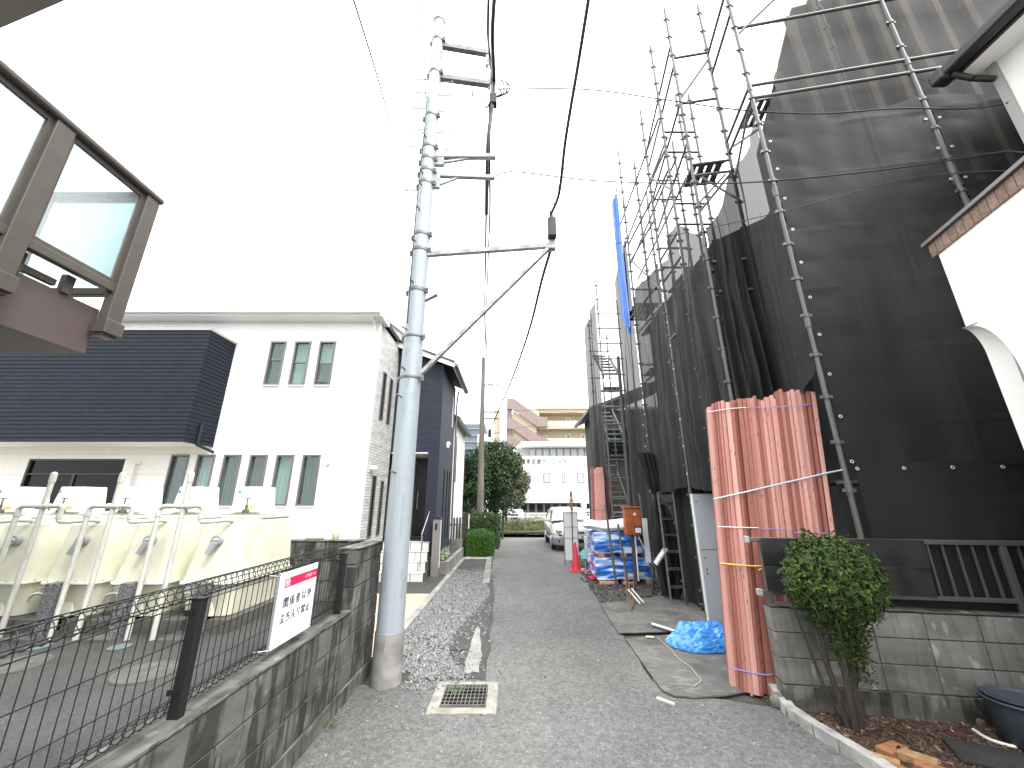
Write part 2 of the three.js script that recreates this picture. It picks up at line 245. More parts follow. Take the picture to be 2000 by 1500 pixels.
// ------------------------------------------------------------------ lettering written as strokes (no font of this script has these characters)
const GL = {
  関: [[8, 6, 8, 98], [8, 6, 42, 6, 42, 40, 8, 40], [8, 23, 42, 23], [58, 40, 58, 6, 92, 6, 92, 96, 84, 94], [58, 23, 92, 23], [58, 40, 92, 40], [38, 48, 43, 56], [62, 48, 57, 56], [30, 60, 70, 60], [26, 74, 74, 74], [50, 60, 50, 74, 28, 94], [52, 76, 74, 94]],
  係: [[24, 4, 6, 40], [16, 26, 16, 98], [86, 5, 40, 13], [60, 12, 44, 30, 64, 36], [78, 24, 42, 54, 88, 51], [78, 42, 91, 58], [65, 54, 65, 98], [52, 66, 38, 90], [78, 66, 92, 88]],
  者: [[20, 16, 76, 16], [48, 4, 48, 34], [6, 34, 94, 34], [84, 10, 10, 62], [30, 52, 30, 98], [30, 53, 76, 53, 76, 98], [30, 74, 76, 74], [30, 95, 76, 95]],
  以: [[16, 10, 20, 74], [8, 80, 46, 58], [38, 16, 48, 34], [80, 6, 74, 48, 50, 96], [70, 62, 92, 94]],
  外: [[28, 4, 8, 46], [20, 22, 52, 22, 44, 56, 12, 96], [16, 40, 36, 60], [70, 4, 70, 98], [72, 36, 94, 56]],
  立: [[50, 4, 50, 20], [12, 22, 88, 22], [28, 34, 38, 82], [72, 34, 60, 84], [6, 90, 94, 90]],
  ち: [[12, 24, 84, 24], [46, 4, 32, 58, 56, 45, 80, 54, 79, 78, 58, 92, 28, 92]],
  入: [[34, 8, 52, 10, 48, 42, 8, 96], [50, 36, 66, 76, 94, 96]], り: [[28, 8, 24, 50, 34, 60], [72, 8, 74, 50, 64, 80, 44, 96]],
  禁: [[6, 20, 46, 20], [26, 4, 26, 48], [26, 22, 6, 42], [26, 22, 44, 38], [54, 20, 94, 20], [74, 4, 74, 48], [74, 22, 54, 42], [74, 22, 94, 42], [26, 56, 74, 56], [10, 70, 90, 70], [50, 70, 50, 98], [30, 78, 16, 94], [70, 78, 86, 94]],
  止: [[52, 6, 52, 90], [52, 44, 86, 44], [24, 36, 24, 90], [6, 92, 94, 92]],
  東: [[10, 16, 90, 16], [22, 30, 78, 30, 78, 62, 22, 62, 22, 30], [22, 46, 78, 46], [50, 4, 50, 98], [48, 62, 10, 92], [52, 62, 90, 92]], 日: [[22, 6, 22, 98], [22, 7, 78, 7, 78, 98], [22, 50, 78, 50], [22, 94, 78, 94]],
  通: [[10, 12, 20, 24], [6, 38, 22, 38, 22, 76, 8, 90], [8, 88, 30, 84, 60, 96, 96, 94], [40, 8, 84, 8, 66, 22], [40, 80, 40, 26, 88, 26, 88, 80], [64, 26, 64, 78], [40, 44, 88, 44], [40, 60, 88, 60]],
  ク: [[40, 4, 10, 46], [30, 24, 84, 24, 70, 60, 30, 96]], リ: [[26, 10, 26, 56], [74, 6, 74, 50, 60, 80, 36, 96]], ニ: [[18, 26, 82, 26], [8, 82, 92, 82]], ッ: [[18, 40, 28, 60], [44, 34, 54, 54], [86, 36, 76, 70, 40, 94]],
  ハ: [[34, 30, 10, 90], [62, 26, 90, 90]], ウ: [[50, 6, 50, 20], [16, 44, 16, 24, 84, 24, 76, 60, 40, 96]], ス: [[18, 16, 78, 16, 50, 60, 12, 94], [52, 56, 90, 94]], メ: [[74, 8, 56, 56, 14, 94], [26, 36, 82, 76]], ー: [[10, 50, 90, 50]], ト: [[36, 6, 36, 96], [38, 40, 74, 58]],
};
{
  const W = 512, H = 680, cv = document.createElement('canvas'); cv.width = W; cv.height = H; const c = cv.getContext('2d');
  c.fillStyle = '#eef3f4'; c.fillRect(0, 0, W, H); c.fillStyle = '#cf1d54'; c.fillRect(56, 62, W - 56, 92);
  c.fillStyle = '#eef3f4'; c.fillRect(66, 66, 50, 8); for (let k = 0; k < 4; k++) c.fillRect(68 + k * 15, 82, 8, 44); c.fillRect(66, 98, 62, 7); c.fillRect(66, 132, 62, 7);
  const put = (s, x, y, w, h, lw, col) => { c.strokeStyle = col; c.lineWidth = lw; c.lineCap = 'butt'; c.lineJoin = 'miter'; for (const st of GL[s]) { c.beginPath(); for (let k = 0; k < st.length; k += 2) c[k ? 'lineTo' : 'moveTo'](x + st[k] / 100 * w, y + st[k + 1] / 100 * h); c.stroke(); } };
  [...'ハウスメート'].forEach((s, i) => put(s, 330 + i * 27, 86, 24, 40, 5.5, '#f4f6f7'));
  [...'関係者以外'].forEach((s, i) => put(s, 74 + i * 80, 248, 64, 96, 11, '#101214'));
  [...'立ち入り禁止'].forEach((s, i) => put(s, 60 + i * 68, 392, 60, 92, 11, '#101214'));
  const t = new THREE.CanvasTexture(cv); t.colorSpace = THREE.SRGBColorSpace;
  const z0 = -2.81, z1 = -3.31, y0 = 0.815, y1 = 1.26, x = -1.535;
  const o = thing('notice_board', 'white notice board with red band and black lettering tied to the mesh fence', 'sign', [x - 0.02, y0, (z0 + z1) / 2]);
  const g = new THREE.PlaneGeometry(0.5, 0.445); g.rotateY(Math.PI / 2); g.translate(x + 0.0065, (y0 + y1) / 2, (z0 + z1) / 2); g.translate(0, 0, 0);
  part('printed_face', g, S({ map: t, roughness: 0.35 }), o);
  part('board', rbox(x - 0.002, x + 0.004, y0, y1, z1, z0, 0.002), S({ color: lin(0.75, 0.78, 0.78), roughness: 0.4 }), o);
  part('back_frame', [box(x - 0.016, x - 0.003, y0 - 0.01, y1 + 0.004, z0 - 0.014, z0 + 0.004), box(x - 0.016, x - 0.003, y0 - 0.01, y1, z1 - 0.002, z1 + 0.014), box(x - 0.016, x - 0.003, y0, y0 + 0.015, z1, z0)], S({ color: lin(0.42, 0.45, 0.45), roughness: 0.35, metalness: 0.6 }), o);
  part('wire_tie', [cyl(V(x - 0.09, y0 - 0.005, z0 + 0.01), V(x - 0.002, y0 + 0.005, z0 + 0.006), 0.003), cyl(V(x - 0.08, y1 - 0.01, z0), V(x - 0.002, y1 - 0.02, z0 - 0.01), 0.0025)], S({ color: lin(0.6, 0.6, 0.55), roughness: 0.5 }), o);
}
// ------------------------------------------------------------------ water tanks in the yard
M.cream = PH({ color: lin(0.79, 0.785, 0.64), map: rep(tex(256, 256, (u, v) => { const k = 0.93 + (fbm(u, v, 6, 77, 5) - 0.5) * 0.16; return [k, k, k * 0.985]; }), 0.9), roughness: 0.42, clearcoat: 0.15, clearcoatRoughness: 0.4 });
M.creamPale = PH({ color: lin(0.8, 0.8, 0.7), roughness: 0.4, clearcoat: 0.2, clearcoatRoughness: 0.3 });
M.pvc = S({ color: lin(0.6, 0.59, 0.54), map: rep(tex(256, 256, (u, v) => { const k = 0.9 + (fbm(u, v, 10, 40, 5) - 0.5) * 0.3; return [k, k, k]; }), 2), roughness: 0.6 });
M.steel = S({ color: lin(0.55, 0.56, 0.57), roughness: 0.35, metalness: 0.85 });
M.granite = S({ map: rep(tex(256, 256, (u, v) => { const g = hash((u * 256) | 0, (v * 256) | 0, 70), k = 0.36 + (vnoise(u * 90, v * 90, 3, 90) - 0.5) * 0.35 + (g - 0.5) * 0.12; return [k, k, k * 1.02]; }), 2), roughness: 0.85 });
function frustumBox(w0, d0, w1, d1, y0, y1, r, seg = 5) {        // tapered box with rounded upright corners
  const ring = (w, d) => { const o = []; for (let c = 0; c < 4; c++) for (let k = 0; k <= seg; k++) { const a = c * Math.PI / 2 + (k / seg) * Math.PI / 2; const sx = [1, -1, -1, 1][c], sz = [1, 1, -1, -1][c]; o.push([sx * (w / 2 - r) + r * Math.cos(a), sz * (d / 2 - r) + r * Math.sin(a)]); } return o; };
  const A = ring(w0, d0), B = ring(w1, d1), n = A.length, p = [], idx = [];
  for (const [R, y] of [[A, y0], [B, y1]]) for (const [x, z] of R) p.push(x, y, z);
  for (let i = 0; i < n; i++) { const j = (i + 1) % n; idx.push(i, n + i, j, j, n + i, n + j); }
  for (const [R, y, f] of [[A, y0, 0], [B, y1, 1]]) { const s = p.length / 3; for (const [x, z] of R) p.push(x, y, z); p.push(0, y, 0); const cI = s + n; for (let i = 0; i < n; i++) { const j = (i + 1) % n; f ? idx.push(s + i, cI, s + j) : idx.push(s + j, cI, s + i); } }
  const g = new THREE.BufferGeometry(); g.setAttribute('position', new THREE.Float32BufferAttribute(p, 3)); g.setIndex(idx); g.computeVertexNormals(); return muv(g);
}
{
  const Y = 0.69, mk = () => {
    const t = thing('water_tank', '', 'tank', [0, 0, 0], 'row of cream water tanks');
    part('plinth', [box(-0.28, -0.1, Y, Y + 0.1, -0.46, 0.5), box(0.1, 0.28, Y, Y + 0.1, -0.46, 0.5)], M.mortar, t);
    part('tank_bottom', frustumBox(0.4, 0.8, 0.46, 0.9, Y + 0.105, Y + 0.36, 0.08), M.cream, t);
    part('flange', frustumBox(0.51, 0.96, 0.51, 0.96, Y + 0.36, Y + 0.375, 0.09), M.creamPale, t);
    part('tank_body', [frustumBox(0.48, 0.92, 0.42, 0.84, Y + 0.375, Y + 0.83, 0.09), frustumBox(0.42, 0.84, 0.36, 0.78, Y + 0.83, Y + 0.87, 0.08)], M.cream, t);
    part('lid', [rbox(-0.2, 0.2, Y + 0.872, Y + 0.9, -0.36, 0.16, 0.01), rbox(-0.17, 0.17, Y + 0.9, Y + 0.93, -0.3, 0.1, 0.012)], M.creamPale, t);
    const h = part('pump_cover', [frustumBox(0.27, 0.3, 0.23, 0.25, Y + 0.93, Y + 1.17, 0.025)], M.creamPale, t);
    part('label_plate', [box(-0.09, -0.068, Y + 1.11, Y + 1.135, 0.142, 0.146)], S({ color: lin(0.15, 0.2, 0.4), roughness: 0.5 }), h);
    part('warning_label', [box(0.02, 0.09, Y + 0.96, Y + 0.985, 0.147, 0.15)], S({ color: lin(0.6, 0.5, 0.15), roughness: 0.5 }), h);
    part('pump_valve', [cyl(V(0.05, Y + 0.93, 0.2), V(0.05, Y + 1.0, 0.2), 0.012), cyl(V(0.05, Y + 1.0, 0.2), V(0.05, Y + 1.06, 0.2), 0.006), cyl(V(0.02, Y + 1.06, 0.2), V(0.085, Y + 1.06, 0.2), 0.005), cyl(V(0.05, Y + 0.94, 0.17), V(0.05, Y + 0.94, 0.23), 0.018)], S({ color: lin(0.12, 0.11, 0.1), roughness: 0.5, metalness: 0.5 }), t);
    part('inlet_socket', [cyl(V(0.02, Y + 0.7, 0.42), V(0.02, Y + 0.7, 0.475), 0.045, 0.045, 16), cyl(V(0.02, Y + 0.7, 0.475), V(0.035, Y + 0.69, 0.5), 0.028, 0.028, 12), cyl(V(0.035, Y + 0.69, 0.5), V(0.0, Y + 0.6, 0.51), 0.026, 0.024, 12)], S({ color: lin(0.3, 0.31, 0.33), roughness: 0.5 }), t);
    part('flange_bolts', [...Array(9)].flatMap((_, k) => [-1, 1].map((s) => cyl(V(s * 0.245, Y + 0.352, -0.4 + k * 0.1), V(s * 0.245, Y + 0.386, -0.4 + k * 0.1), 0.007, 0.007, 6))).concat([...Array(5)].map((_, k) => cyl(V(-0.16 + k * 0.08, Y + 0.352, 0.467), V(-0.16 + k * 0.08, Y + 0.386, 0.467), 0.007, 0.007, 6))), M.steel, t);
    part('lid_bar', [rbox(-0.215, 0.215, Y + 0.902, Y + 0.918, 0.115, 0.14, 0.004), rbox(-0.215, 0.215, Y + 0.902, Y + 0.918, -0.345, -0.32, 0.004)], M.steel, t);
    part('side_boss', [frustumBox(0.02, 0.26, 0.012, 0.2, Y + 0.5, Y + 0.72, 0.004).translate(0.222, 0, 0.05)], M.cream, t);
    part('foot', [frustumBox(0.13, 0.05, 0.09, 0.03, Y + 0.11, Y + 0.23, 0.012).translate(0.02, 0, 0.405)], M.cream, t);
    return t;
  };
  const names = ['cream water tank at the end of the row nearest the notice board', 'cream water tank next to the one nearest the notice board', 'middle cream water tank of the row of five', 'cream water tank next to the one farthest from the lane', 'cream water tank at the end farthest from the lane'];
  const t0 = mk();
  for (let i = 0; i < 5; i++) { const t = i ? t0.clone() : t0; if (i) { t.name = numbered('water_tank'); scene.add(t); } t.traverse((o) => { o.userData = { ...o.userData }; }); t.position.set(-2.6 - i * 0.59, 0, -4.07); t.userData.label = names[i]; }
  // supply pipes in front of the tanks
  const pipeLab = ['nearest the notice board', 'second from the notice board', 'third from the notice board', 'fourth from the notice board'];
  for (let i = 0; i < 4; i++) {
    const x = -2.80 - i * 0.60, z = -3.44, t = thing('supply_pipe', `pale plastic water pipe pair with capped riser, ${pipeLab[i]}`, 'pipe', [x, Y, z], 'pale water pipes before the tanks');
    part('riser', cyl(V(x, Y - 0.02, z), V(x, 1.9, z), 0.019, 0.019, 14), M.pvc, t);
    part('riser_cap', [cyl(V(x, 1.88, z), V(x, 1.945, z), 0.023, 0.023, 14), new THREE.SphereGeometry(0.023, 12, 8).translate(x, 1.945, z)], M.pvc, t);
    const x2 = x - 0.2, a = [V(x2, Y - 0.02, z), V(x2, 1.2, z), V(x2, 1.62, z), V(x2, 1.66, z), V(x2 + 0.03, 1.68, z), V(x2 + 0.1, 1.68, z)];
    part('drop_pipe', [tube(a, 0.019, 40, 10)], M.pvc, t);
    part('header', [cyl(V(x2 + 0.09, 1.68, z), V(x + 0.14, 1.68, z - 0.002), 0.018, 0.018, 12)], M.pvc, t);
    part('elbow', [tube([V(x + 0.13, 1.68, z - 0.002), V(x + 0.165, 1.675, z), V(x + 0.165, 1.64, z), V(x + 0.165, 1.58, z), V(x + 0.17, 1.56, z), V(x + 0.21, 1.555, z - 0.02), V(x + 0.29, 1.555, z - 0.2), V(x + 0.26, 1.50, z - 0.32)], 0.018, 40, 10), cyl(V(x + 0.135, 1.68, z), V(x + 0.16, 1.68, z), 0.024, 0.024, 12), cyl(V(x + 0.165, 1.58, z), V(x + 0.165, 1.61, z), 0.024, 0.024, 12)], M.pvc, t);
    part('tee', [cyl(V(x - 0.05, 1.68, z), V(x + 0.05, 1.68, z), 0.025, 0.025, 12), cyl(V(x2, 1.6, z), V(x2, 1.64, z), 0.024, 0.024, 12)], M.pvc, t);
    part('meter_lid', [new THREE.CylinderGeometry(0.07, 0.07, 0.006, 20).translate(x - 0.09, Y + 0.005, z + 0.17)], S({ color: lin(0.1, 0.15, 0.14), roughness: 0.5 }), t);
  }
  for (let i = 0; i < 3; i++) {
    const x = -2.50 - i * 0.60, z = -3.46, t = thing('tap_post', ['speckled granite tap post closest to the notice board', 'speckled granite tap post between two pipe pairs', 'speckled granite tap post farthest from the lane'][i], 'tap post', [x, Y, z], 'stone tap posts by the tanks');
    part('post', rbox(x - 0.045, x + 0.045, Y - 0.02, Y + 0.4, z - 0.045, z + 0.045, 0.004), M.granite, t);
    const tp = part('tap', [tube([V(x - 0.045, Y + 0.32, z + 0.03), V(x - 0.1, Y + 0.325, z + 0.03), V(x - 0.14, Y + 0.31, z + 0.03), V(x - 0.155, Y + 0.265, z + 0.03)], 0.009, 16, 8)], M.steel, t);
    part('handle', [cyl(V(x - 0.085, Y + 0.325, z + 0.03), V(x - 0.085, Y + 0.365, z + 0.03), 0.006), cyl(V(x - 0.085, Y + 0.365, z), V(x - 0.085, Y + 0.365, z + 0.06), 0.006)], M.steel, tp);
    part('drain_slab', [rbox(x - 0.2, x + 0.04, Y - 0.01, Y + 0.03, z - 0.1, z + 0.1, 0.01)], M.mortar, t);
  }
  for (const [px, py, r, lab] of [[285, 1315, 0.17, 'round concrete inspection cover behind the near fence post'], [30, 1300, 0.17, 'round pale manhole cover near the far pipes']]) {
    const p = onY(px, py, Y), t = thing('manhole_cover', lab, 'manhole cover', [p.x, Y, p.z]);
    part('ring', new THREE.LatheGeometry([[r, 0], [r, 0.012], [r * 0.84, 0.012], [r * 0.84, 0.004]].map((q) => new THREE.Vector2(...q)), 40).translate(p.x, Y, p.z), M.mortar, t);
    part('lid', new THREE.CylinderGeometry(r * 0.82, r * 0.82, 0.012, 40).translate(p.x, Y + 0.004, p.z), M.mortar, t);
  }
}
// ------------------------------------------------------------------ storm drain
{
  const c = onY(908, 1362), x = c.x, z = c.z, t = thing('storm_drain', 'square concrete drain frame with steel grating set in the lane', 'drain', [x, 0, z]);
  const o = 0.3, i = 0.2;
  part('concrete_frame', [rbox(x - o, x + o, -0.06, 0.01, z + i, z + o, 0.005), rbox(x - o, x + o, -0.06, 0.01, z - o, z - i, 0.005), rbox(x - o, x - i, -0.06, 0.01, z - i, z + i, 0.005), rbox(x + i, x + o, -0.06, 0.01, z - i, z + i, 0.005)], S({ map: rep(tex(256, 256, (u, v) => { const k = 0.54 + (fbm(u, v, 10, 50, 5) - 0.5) * 0.25; return [k + 0.015, k + 0.008, k - 0.03]; }), 1.6), bumpMap: rep(grain, 2), bumpScale: 0.003, roughness: 0.9 }), t);
  part('pit', [box(x - i - 0.02, x - i, -0.45, -0.014, z - i, z + i), box(x + i, x + i + 0.02, -0.45, -0.014, z - i, z + i), box(x - i, x + i, -0.45, -0.014, z - i - 0.02, z - i), box(x - i, x + i, -0.45, -0.014, z + i, z + i + 0.02), box(x - i - 0.02, x + i + 0.02, -0.47, -0.45, z - i - 0.02, z + i + 0.02)], S({ map: rep(concMap, 1), color: lin(0.3, 0.28, 0.25), roughness: 0.95 }), t);
  const gm = S({ color: lin(0.6, 0.61, 0.6), map: rep(concMap, 2), roughness: 0.6, metalness: 0.2 });
  part('grating_rim', [box(x - i + 0.002, x + i - 0.002, 0.008, 0.026, z + i - 0.012, z + i - 0.004), box(x - i + 0.002, x + i - 0.002, 0.008, 0.026, z - i + 0.004, z - i + 0.012), box(x - i + 0.003, x - i + 0.009, 0.008, 0.026, z - i + 0.013, z + i - 0.013), box(x + i - 0.009, x + i - 0.003, 0.008, 0.026, z - i + 0.013, z + i - 0.013)], gm, t);
  for (let k = 1; k < 11; k++) part('bearing_bar', box(x - i + k * 0.0364 - 0.003, x - i + k * 0.0364 + 0.003, 0.008, 0.025, z - i + 0.013, z + i - 0.013), gm, t);
  for (let k = 1; k < 6; k++) part('cross_bar', box(x - i + 0.01, x + i - 0.01, 0.02, 0.0265, z - i + k * 0.0667 - 0.0035, z - i + k * 0.0667 + 0.0035), gm, t);
  const lg = []; for (let k = 0; k < 60; k++) { const a = rr(0, 6.3), p = V(x - 0.1 + rr(-0.07, 0.07), rr(0.008, 0.03), z - 0.1 + rr(-0.07, 0.06)); const g = new THREE.PlaneGeometry(0.012, 0.022); g.rotateX(rr(-1.4, -0.4)); g.rotateY(a); g.translate(p.x, p.y, p.z); lg.push(g); }
  const wd = single('weed', lg, S({ color: lin(0.09, 0.15, 0.04), roughness: 0.8, side: THREE.DoubleSide }), 'small green weed growing up through the drain grating', 'weed');
}
// ------------------------------------------------------------------ white house on the left
const sidingBump = tex(512, 512, (u, v) => { const r = v * 10, f = r - Math.floor(r), row = Math.floor(r); let k = 0.35 + 0.5 * Math.pow(Math.sin(f * Math.PI), 0.6); const b = (u * 3 + hash(row, 0, 4)) % 1; if (b < 0.015) k *= 0.5; if (v > 0.985) k = 0; return k + (hash((u * 512) | 0, (v * 512) | 0, 2) - 0.5) * 0.08; }, false);
M.whiteSiding = S({ map: rep(tex(1024, 1024, (u, v) => { const f = (v * 40) % 1, row = Math.floor(v * 40), jx = Math.abs(((u * 2) % 1) - 0.02), jy = (v * 4) % 1; let k = 0.925 + (fbm(u, v * 0.1, 32, 83, 3) - 0.5) * 0.03 + (hash(row, 3, 8) - 0.5) * 0.012; if (f < 0.14) k -= 0.07; if (jy < 0.012 || jx < 0.0016) k -= 0.16; return [k, k, k * 0.997]; }), 0.55), bumpMap: rep(sidingBump, 2.2), bumpScale: 0.006, roughness: 0.75 });
M.graySiding = S({ map: rep(tex(512, 512, (u, v) => { const r = v * 14, f = r - Math.floor(r), row = Math.floor(r), b = (u * 5 + hash(row, 1, 6)) % 1, id = hash(Math.floor(u * 5 + hash(row, 1, 6)), row, 9); let k = 0.74 + (id - 0.5) * 0.12; if (f < 0.16 || b < 0.03) k = 0.5; return [k, k, k * 0.985]; }), 1.1), bumpMap: rep(sidingBump, 2.2, 3), bumpScale: 0.008, roughness: 0.85 });
M.navyTile = S({ map: rep(tex(512, 512, (u, v) => { const r = v * 8, f = r - Math.floor(r), row = Math.floor(r), b = (u * 3 + (row % 2) * 0.5) % 1; let k = 0.14 + (fbm(u, v, 20, 5, 3) - 0.5) * 0.05 + (hash(Math.floor(u * 3 + (row % 2) * 0.5), row, 3) - 0.5) * 0.03; if (f < 0.1 || b < 0.012) k = 0.09; return [k * 0.85, k * 1.02, k * 1.5]; }), 1.4), bumpMap: rep(tex(512, 512, (u, v) => { const r = v * 8, f = r - Math.floor(r), row = Math.floor(r), b = (u * 3 + (row % 2) * 0.5) % 1; return f < 0.1 || b < 0.012 ? 0.2 : 0.7 + 0.2 * f; }, false), 1.4), bumpScale: 0.008, roughness: 0.7 });
M.navyBoard = PH({ map: rep(tex(256, 256, (u, v) => { const k = 0.122 + (fbm(u, v, 14, 15, 5) - 0.5) * 0.05; return [k * 1.02, k * 1.17, k * 1.46]; }), 1.4), bumpMap: rep(grain, 1), bumpScale: 0.003, roughness: 0.8, specularIntensity: 0.4 });
M.trimWhite = S({ color: lin(0.78, 0.78, 0.77), roughness: 0.5 });
M.frameGrey = S({ color: lin(0.14, 0.137, 0.133), roughness: 0.4, metalness: 0.4 });
M.glassDark = PH({ color: lin(0.008, 0.012, 0.013), roughness: 0.05, specularIntensity: 0.55, ior: 1.45 });
M.glassTeal = PH({ color: lin(0.028, 0.07, 0.07), roughness: 0.06, specularIntensity: 0.7 });
M.glassPale = PH({ color: lin(0.15, 0.24, 0.21), roughness: 0.08 });
M.roofDark = S({ color: lin(0.05, 0.05, 0.055), roughness: 0.7 });
M.clearGlass = PH({ color: lin(0.8, 0.9, 0.885), roughness: 0.01, transmission: 1, thickness: 0, ior: 1.5 });
M.curtainDeep = S({ color: lin(0.05, 0.09, 0.09), roughness: 0.9, side: THREE.DoubleSide }); M.curtainPale = S({ color: lin(0.36, 0.39, 0.37), roughness: 0.9, side: THREE.DoubleSide });
M.glassBlack = PH({ color: lin(0.006, 0.008, 0.009), roughness: 0.06, specularIntensity: 0.25 });
{
  const Z = -8.6, XR = -3.24, EV = 5.95;
  const h = thing('white_house', 'two-storey white sided house with navy balcony box and navy porch wing', 'house', [-8, 0, -10]);
  // facade with real openings
  const rects = [], tilt = (l, r, t, b) => { const a = onZ(l, (t + b) / 2, Z), c = onZ(r, (t + b) / 2, Z), y1 = onZ((l + r) / 2, t, Z).y, y0 = onZ((l + r) / 2, b, Z).y; return [a.x, c.x, y0, y1]; };
  const up = [[523, 552], [571, 601], [620, 650]].map(([l, r]) => tilt(l, r, 668, 752));
  const lo = [0, 1, 2, 3, 4, 5].map((i) => tilt(325 + i * 52.2 + i * 0, 358 + i * 52.2, 889, 987));
  const bigW = [onZ(45, 930, Z).x, onZ(236, 930, Z).x, 0.95, 2.62];
  const shp = new THREE.Shape([[-15, 0], [XR, 0], [XR, EV], [-15, EV]].map((p) => new THREE.Vector2(...p)));
  for (const [x0, x1, y0, y1] of [...up, ...lo, bigW]) shp.holes.push(new THREE.Path([[x0, y0], [x1, y0], [x1, y1], [x0, y1]].map((p) => new THREE.Vector2(...p))));
  part('wall', muv(new THREE.ExtrudeGeometry(shp, { depth: 0.16, bevelEnabled: false }).translate(0, 0, Z - 0.16)), M.whiteSiding, h);
  part('wall', box(XR - 0.17, XR + 0.003, 0, EV, -10.3, Z - 0.162), M.graySiding, h);
  part('wall', [box(-15, -14.85, 0, EV, -15, Z - 0.163), box(-15, XR - 0.18, 0, EV, -15.1, -14.95)], M.graySiding, h);
  part('floor_slab', [box(-14.8, XR - 0.2, 2.75, 2.95, -14.9, Z - 0.2)], M.mortar, h);
  part('corner_trim', [box(XR - 0.01, XR + 0.03, 0, EV, Z - 0.03, Z + 0.012)], M.trimWhite, h);
  const win = (r, glass, mull, open) => {
    const [x0, x1, y0, y1] = r, f = 0.028, zf = Z + 0.022;
    const w = part('window', [box(x0 - 0.012, x0 + f, y0 - 0.012, y1 + 0.012, Z - 0.06, zf), box(x1 - f, x1 + 0.012, y0 - 0.012, y1 + 0.012, Z - 0.06, zf), box(x0 + f, x1 - f, y1 - f, y1 + 0.012, Z - 0.06, zf - 0.002), box(x0 + f, x1 - f, y0 - 0.012, y0 + f, Z - 0.06, zf - 0.002)], M.frameGrey, h);
    if (mull) { const ym = lerp(y0, y1, mull); part('pane', box(x0 + f, x1 - f, y0 + f, ym - 0.014, Z - 0.045, Z - 0.04), M.clearGlass, w); part('pane', box(x0 + f, x1 - f, ym + 0.014, y1 - f, Z - 0.03, Z - 0.025), M.clearGlass, w); part('meeting_rail', box(x0 + f, x1 - f, ym - 0.014, ym + 0.014, Z - 0.05, Z - 0.012), M.frameGrey, w); }
    else part('pane', box(x0 + f, x1 - f, y0 + f, y1 - f, Z - 0.045, Z - 0.04), M.clearGlass, w);
    for (const [ya, yb, mt] of mull ? [[y0, lerp(y0, y1, mull), glass], [lerp(y0, y1, mull), y1, open]] : [[y0, y1, glass]]) { const cg = new THREE.PlaneGeometry(x1 - x0 + 0.06, yb - ya, 40, 2), p = cg.attributes.position, ph = rnd() * 9; for (let i = 0; i < p.count; i++) p.setZ(i, 0.012 * Math.sin(p.getX(i) * 70 + ph) + 0.006 * Math.sin(p.getX(i) * 31)); cg.computeVertexNormals(); part('curtain', muv(cg.translate((x0 + x1) / 2, (ya + yb) / 2, Z - 0.13)), mt, w); }
    part('sill', box(x0 - 0.02, x1 + 0.02, y0 - 0.032, y0 - 0.013, Z - 0.02, Z + 0.05), M.trimWhite, w);
  };
  win(up[0], M.curtainDeep, 0.58, M.curtainDeep); win(up[1], M.curtainPale, 0.52, M.curtainPale); win(up[2], M.curtainDeep, 0.5, M.curtainPale);
  lo.forEach((r, i) => win(r, [M.curtainDeep, M.curtainPale, M.curtainDeep, M.curtainDeep, M.curtainPale, M.curtainDeep][i]));
  // wide sliding window under the balcony
  { const [x0, x1, y0, y1] = bigW; const w = part('sliding_window', [box(x0, x0 + 0.04, y0, y1, Z - 0.1, Z - 0.02), box(x1 - 0.04, x1, y0, y1, Z - 0.1, Z - 0.02), box(x0 + 0.04, x1 - 0.04, y1 - 0.04, y1, Z - 0.1, Z - 0.022), box(x0, x1, 2.28, 2.31, Z - 0.1, Z - 0.024), box((x0 + x1) / 2 - 0.03, (x0 + x1) / 2 + 0.03, y0, 2.28, Z - 0.1, Z - 0.026)], S({ color: lin(0.03, 0.03, 0.03), roughness: 0.4, metalness: 0.3 }), h); part('pane', box(x0 + 0.04, (x0 + x1) / 2 - 0.03, y0, 2.28, Z - 0.08, Z - 0.07), M.glassBlack, w); part('pane', box((x0 + x1) / 2 + 0.03, x1 - 0.04, y0, 2.28, Z - 0.06, Z - 0.05), M.glassBlack, w); part('pane', box(x0 + 0.04, x1 - 0.04, 2.31, y1 - 0.04, Z - 0.07, Z - 0.06), M.glassBlack, w); }
  // navy balcony box built of boards
  const bx0 = -14.5, bx1 = -6.66, bz = -7.77, y0 = 2.88, y1 = 5.36, b = part('balcony', [box(bx0, bx1 - 0.02, y0 + 0.01, y1 - 0.01, bz - 0.12, bz - 0.02), box(bx1 - 0.12, bx1 - 0.02, y0 + 0.01, y1 - 0.01, Z + 0.002, bz - 0.12), box(bx0, bx1 - 0.12, y0 + 0.01, y0 + 0.16, Z + 0.002, bz - 0.12)], M.roofDark, h);
  const nb = 28, hb = (y1 - y0 - 0.03) / nb;
  for (let k = 0; k < nb; k++) { const ya = y0 + k * hb, tl = (g, ax, s) => { const p = g.attributes.position; for (let i = 0; i < p.count; i++) if (p.getY(i) > ya + hb / 2) ax === 'z' ? p.setZ(i, p.getZ(i) - s) : p.setX(i, p.getX(i) - s); g.computeVertexNormals(); return g; };
    part('board', tl(box(bx0, bx1, ya, ya + hb - 0.004, bz - 0.02, bz), 'z', 0.009), M.navyBoard, b); part('board', tl(box(bx1 - 0.02, bx1 - 0.001, ya, ya + hb - 0.004, Z + 0.004, bz - 0.021), 'x', 0.009), M.navyBoard, b); }
  part('capping', [box(bx0, bx1 + 0.015, y1 - 0.02, y1 + 0.02, bz - 0.14, bz + 0.015), box(bx1 - 0.14, bx1 + 0.015, y1 - 0.02, y1 + 0.02, Z + 0.003, bz - 0.14)], S({ color: lin(0.32, 0.3, 0.29), roughness: 0.5 }), b);
